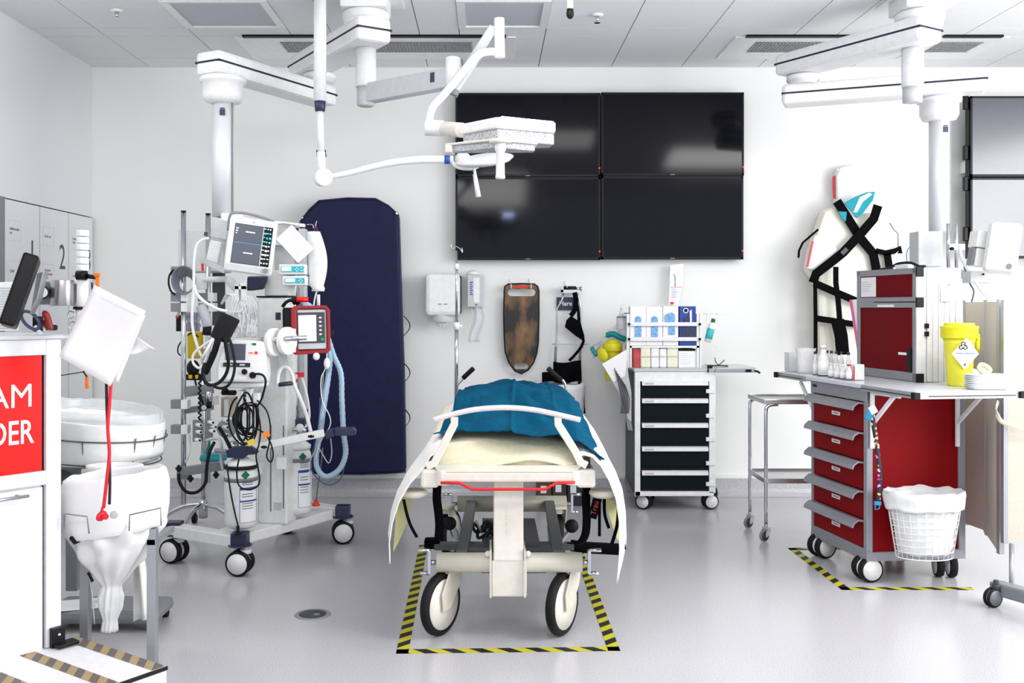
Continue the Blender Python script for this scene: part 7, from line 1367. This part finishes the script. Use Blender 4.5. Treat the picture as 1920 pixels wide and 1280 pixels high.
pf = thing('printed_leaflet', 'printed white leaflet lying on the grey base of the bag stand', 'paper', up(XY(160, 4.2), 0.086)); q = up(XY(155, 4.22), 0.0865); part('leaf', MB(Matrix.Translation(q) @ Matrix.Rotation(0.3, 4, 'Z')).bx(-0.1, 0.09, -0.07, 0.09, 0, 0.0015), paper, pf)
lm = MB(); M_ = Matrix.Translation(q + Vector((0, 0, 0.0015))) @ Matrix.Rotation(0.3, 4, 'Z'); lines(lm, M_ @ Matrix.Translation((0.0, 0.06, 0)), 0.07, 6, 0, 0.02, 0.004); part('printed_lines', lm, mgrey, pf)
gv = thing('cup_stack', 'ruffled stack of white paper filters above the lower bag', 'paper stack', XY(215, 4.1)); c = P(215, 905, 4.12)
part('ruffled_paper', MB().grid(lambda u, v: c + Vector(((0.105 + 0.012 * math.sin(u * 6.283 * 26) * v) * math.cos(6.283 * u), 0.07 * math.sin(6.283 * u), 0.005 + 0.07 * v)), 208, 4).cyl(c - Vector((0, 0, 0.06)), c + Vector((0, 0, 0.055)), 0.09), paper, gv, solid=0.001)
part('stack_support', MB().cyl(c - Vector((0, -0.02, 0.06)), up(Vector((c.x, c.y + 0.02, 0)), 0.085), 0.012), mgrey, gv)
bh_ = thing('laundry_bag_stand', 'white bag hanging in a wire frame on square legs in front of the counter end', 'bag stand', XY(215, 3.78))
bcc = XY(215, 3.78); R2 = 0.186
def cuff(u, v):
    a = 2 * math.pi * u; prof = [(0.82, 0.60), (0.86, 0.68), (0.93, 0.722), (1.0, 0.715), (1.05, 0.67), (1.04, 0.58), (1.0, 0.52), (0.94, 0.502)]
    i = min(int(v * 7), 6); t = v * 7 - i; r = prof[i][0] + (prof[i + 1][0] - prof[i][0]) * t; z = prof[i][1] + (prof[i + 1][1] - prof[i][1]) * t
    rx = R2 * r * (1 + 0.04 * wob(math.cos(a) * 2, math.sin(a) * 2, z * 4)); return bcc + Vector((rx * math.cos(a), rx * 0.85 * math.sin(a), z + 0.02 * math.cos(a) + 0.01 * wob(math.cos(a) * 3, math.sin(a) * 3, 1)))
part('bag_cuff', MB().grid(cuff, 48, 28), mat('white_bag', (240, 240, 240), 0.45, bump=0.3, scale=9), bh_, solid=0.001)
def hang(u, v):
    a = 2 * math.pi * u; z = 0.56 - 0.44 * v; r = [0.17, 0.168, 0.155, 0.13, 0.1, 0.07, 0.036, 0.046, 0.042, 0.026, 0.03]; i = min(int(v * 10), 9); t = v * 10 - i; rr_ = r[i] + (r[i + 1] - r[i]) * t
    rr_ *= 1 + 0.08 * math.sin(a * 11 + v * 2) + 0.16 * wob(math.cos(a) * 2, math.sin(a) * 2, v * 7); return bcc + Vector((rr_ * math.cos(a) - 0.02 * v, rr_ * 0.85 * math.sin(a), z))
part('hanging_bag', MB().grid(hang, 72, 40), mat('sheer_white_bag', (240, 240, 240), 0.4, alpha=0.93, bump=0.3, scale=12), bh_, solid=0.001)
part('hanging_towel', MB().grid(lambda u, v: P(250 + 16 * u + (30 * u) * v, 1000 + 165 * v - 10 * u * v, 3.95) + Vector((0, 0.02 * math.sin(u * 9), 0)), 16, 10), sheet, bh_, solid=0.002)
for x, Y, y0 in ((157, 3.8, 1015), (283, 3.72, 992)):
    c = XY(x, Y); part('square_leg', MB().bx(c.x - 0.017, c.x + 0.017, c.y, c.y + 0.035, 0.0, P(x, y0, Y).z), alu, bh_, bevel=0.002)
part('leg_brace', MB().bx(XY(157, 3.8).x, XY(283, 3.75).x, 3.93, 3.95, 0.46, 0.48).bx(XY(157, 3.8).x - 0.015, XY(157, 3.8).x + 0.015, 3.8, 3.95, 0.46, 0.48).bx(XY(283, 3.72).x - 0.015, XY(283, 3.72).x + 0.015, 3.72, 3.95, 0.46, 0.48), alu, bh_)
for pts in ([(119, 963), (120, 992), (122, 963), (163, 968), (167, 1000)], [(242, 995), (243, 965), (301, 952), (302, 985)]): part('wire_clip', MB().tube([P(x, y, 3.585) for x, y in pts], 0.0028, 6), mgrey, bh_)
part('star_knob', MB().lathe(P(143, 1008, 3.66), [(0.02, -0.012), (0.026, 0), (0.02, 0.012)], 5, (0.6, -0.8, 0)).mat(1).cyl(P(150, 1008, 3.7), P(160, 1008, 3.8), 0.014), [black, mgrey], bh_)
part('valve_line', MB().tube([P(157, 1055, 3.76), P(165, 1075, 3.74), P(172, 1110, 3.74), P(177, 1170, 3.74)], 0.002, 6, sub=3).mat(1).beam(P(165, 1073, 3.73), P(174, 1090, 3.73), 0.008, 0.008), [gplas, black], bh_)
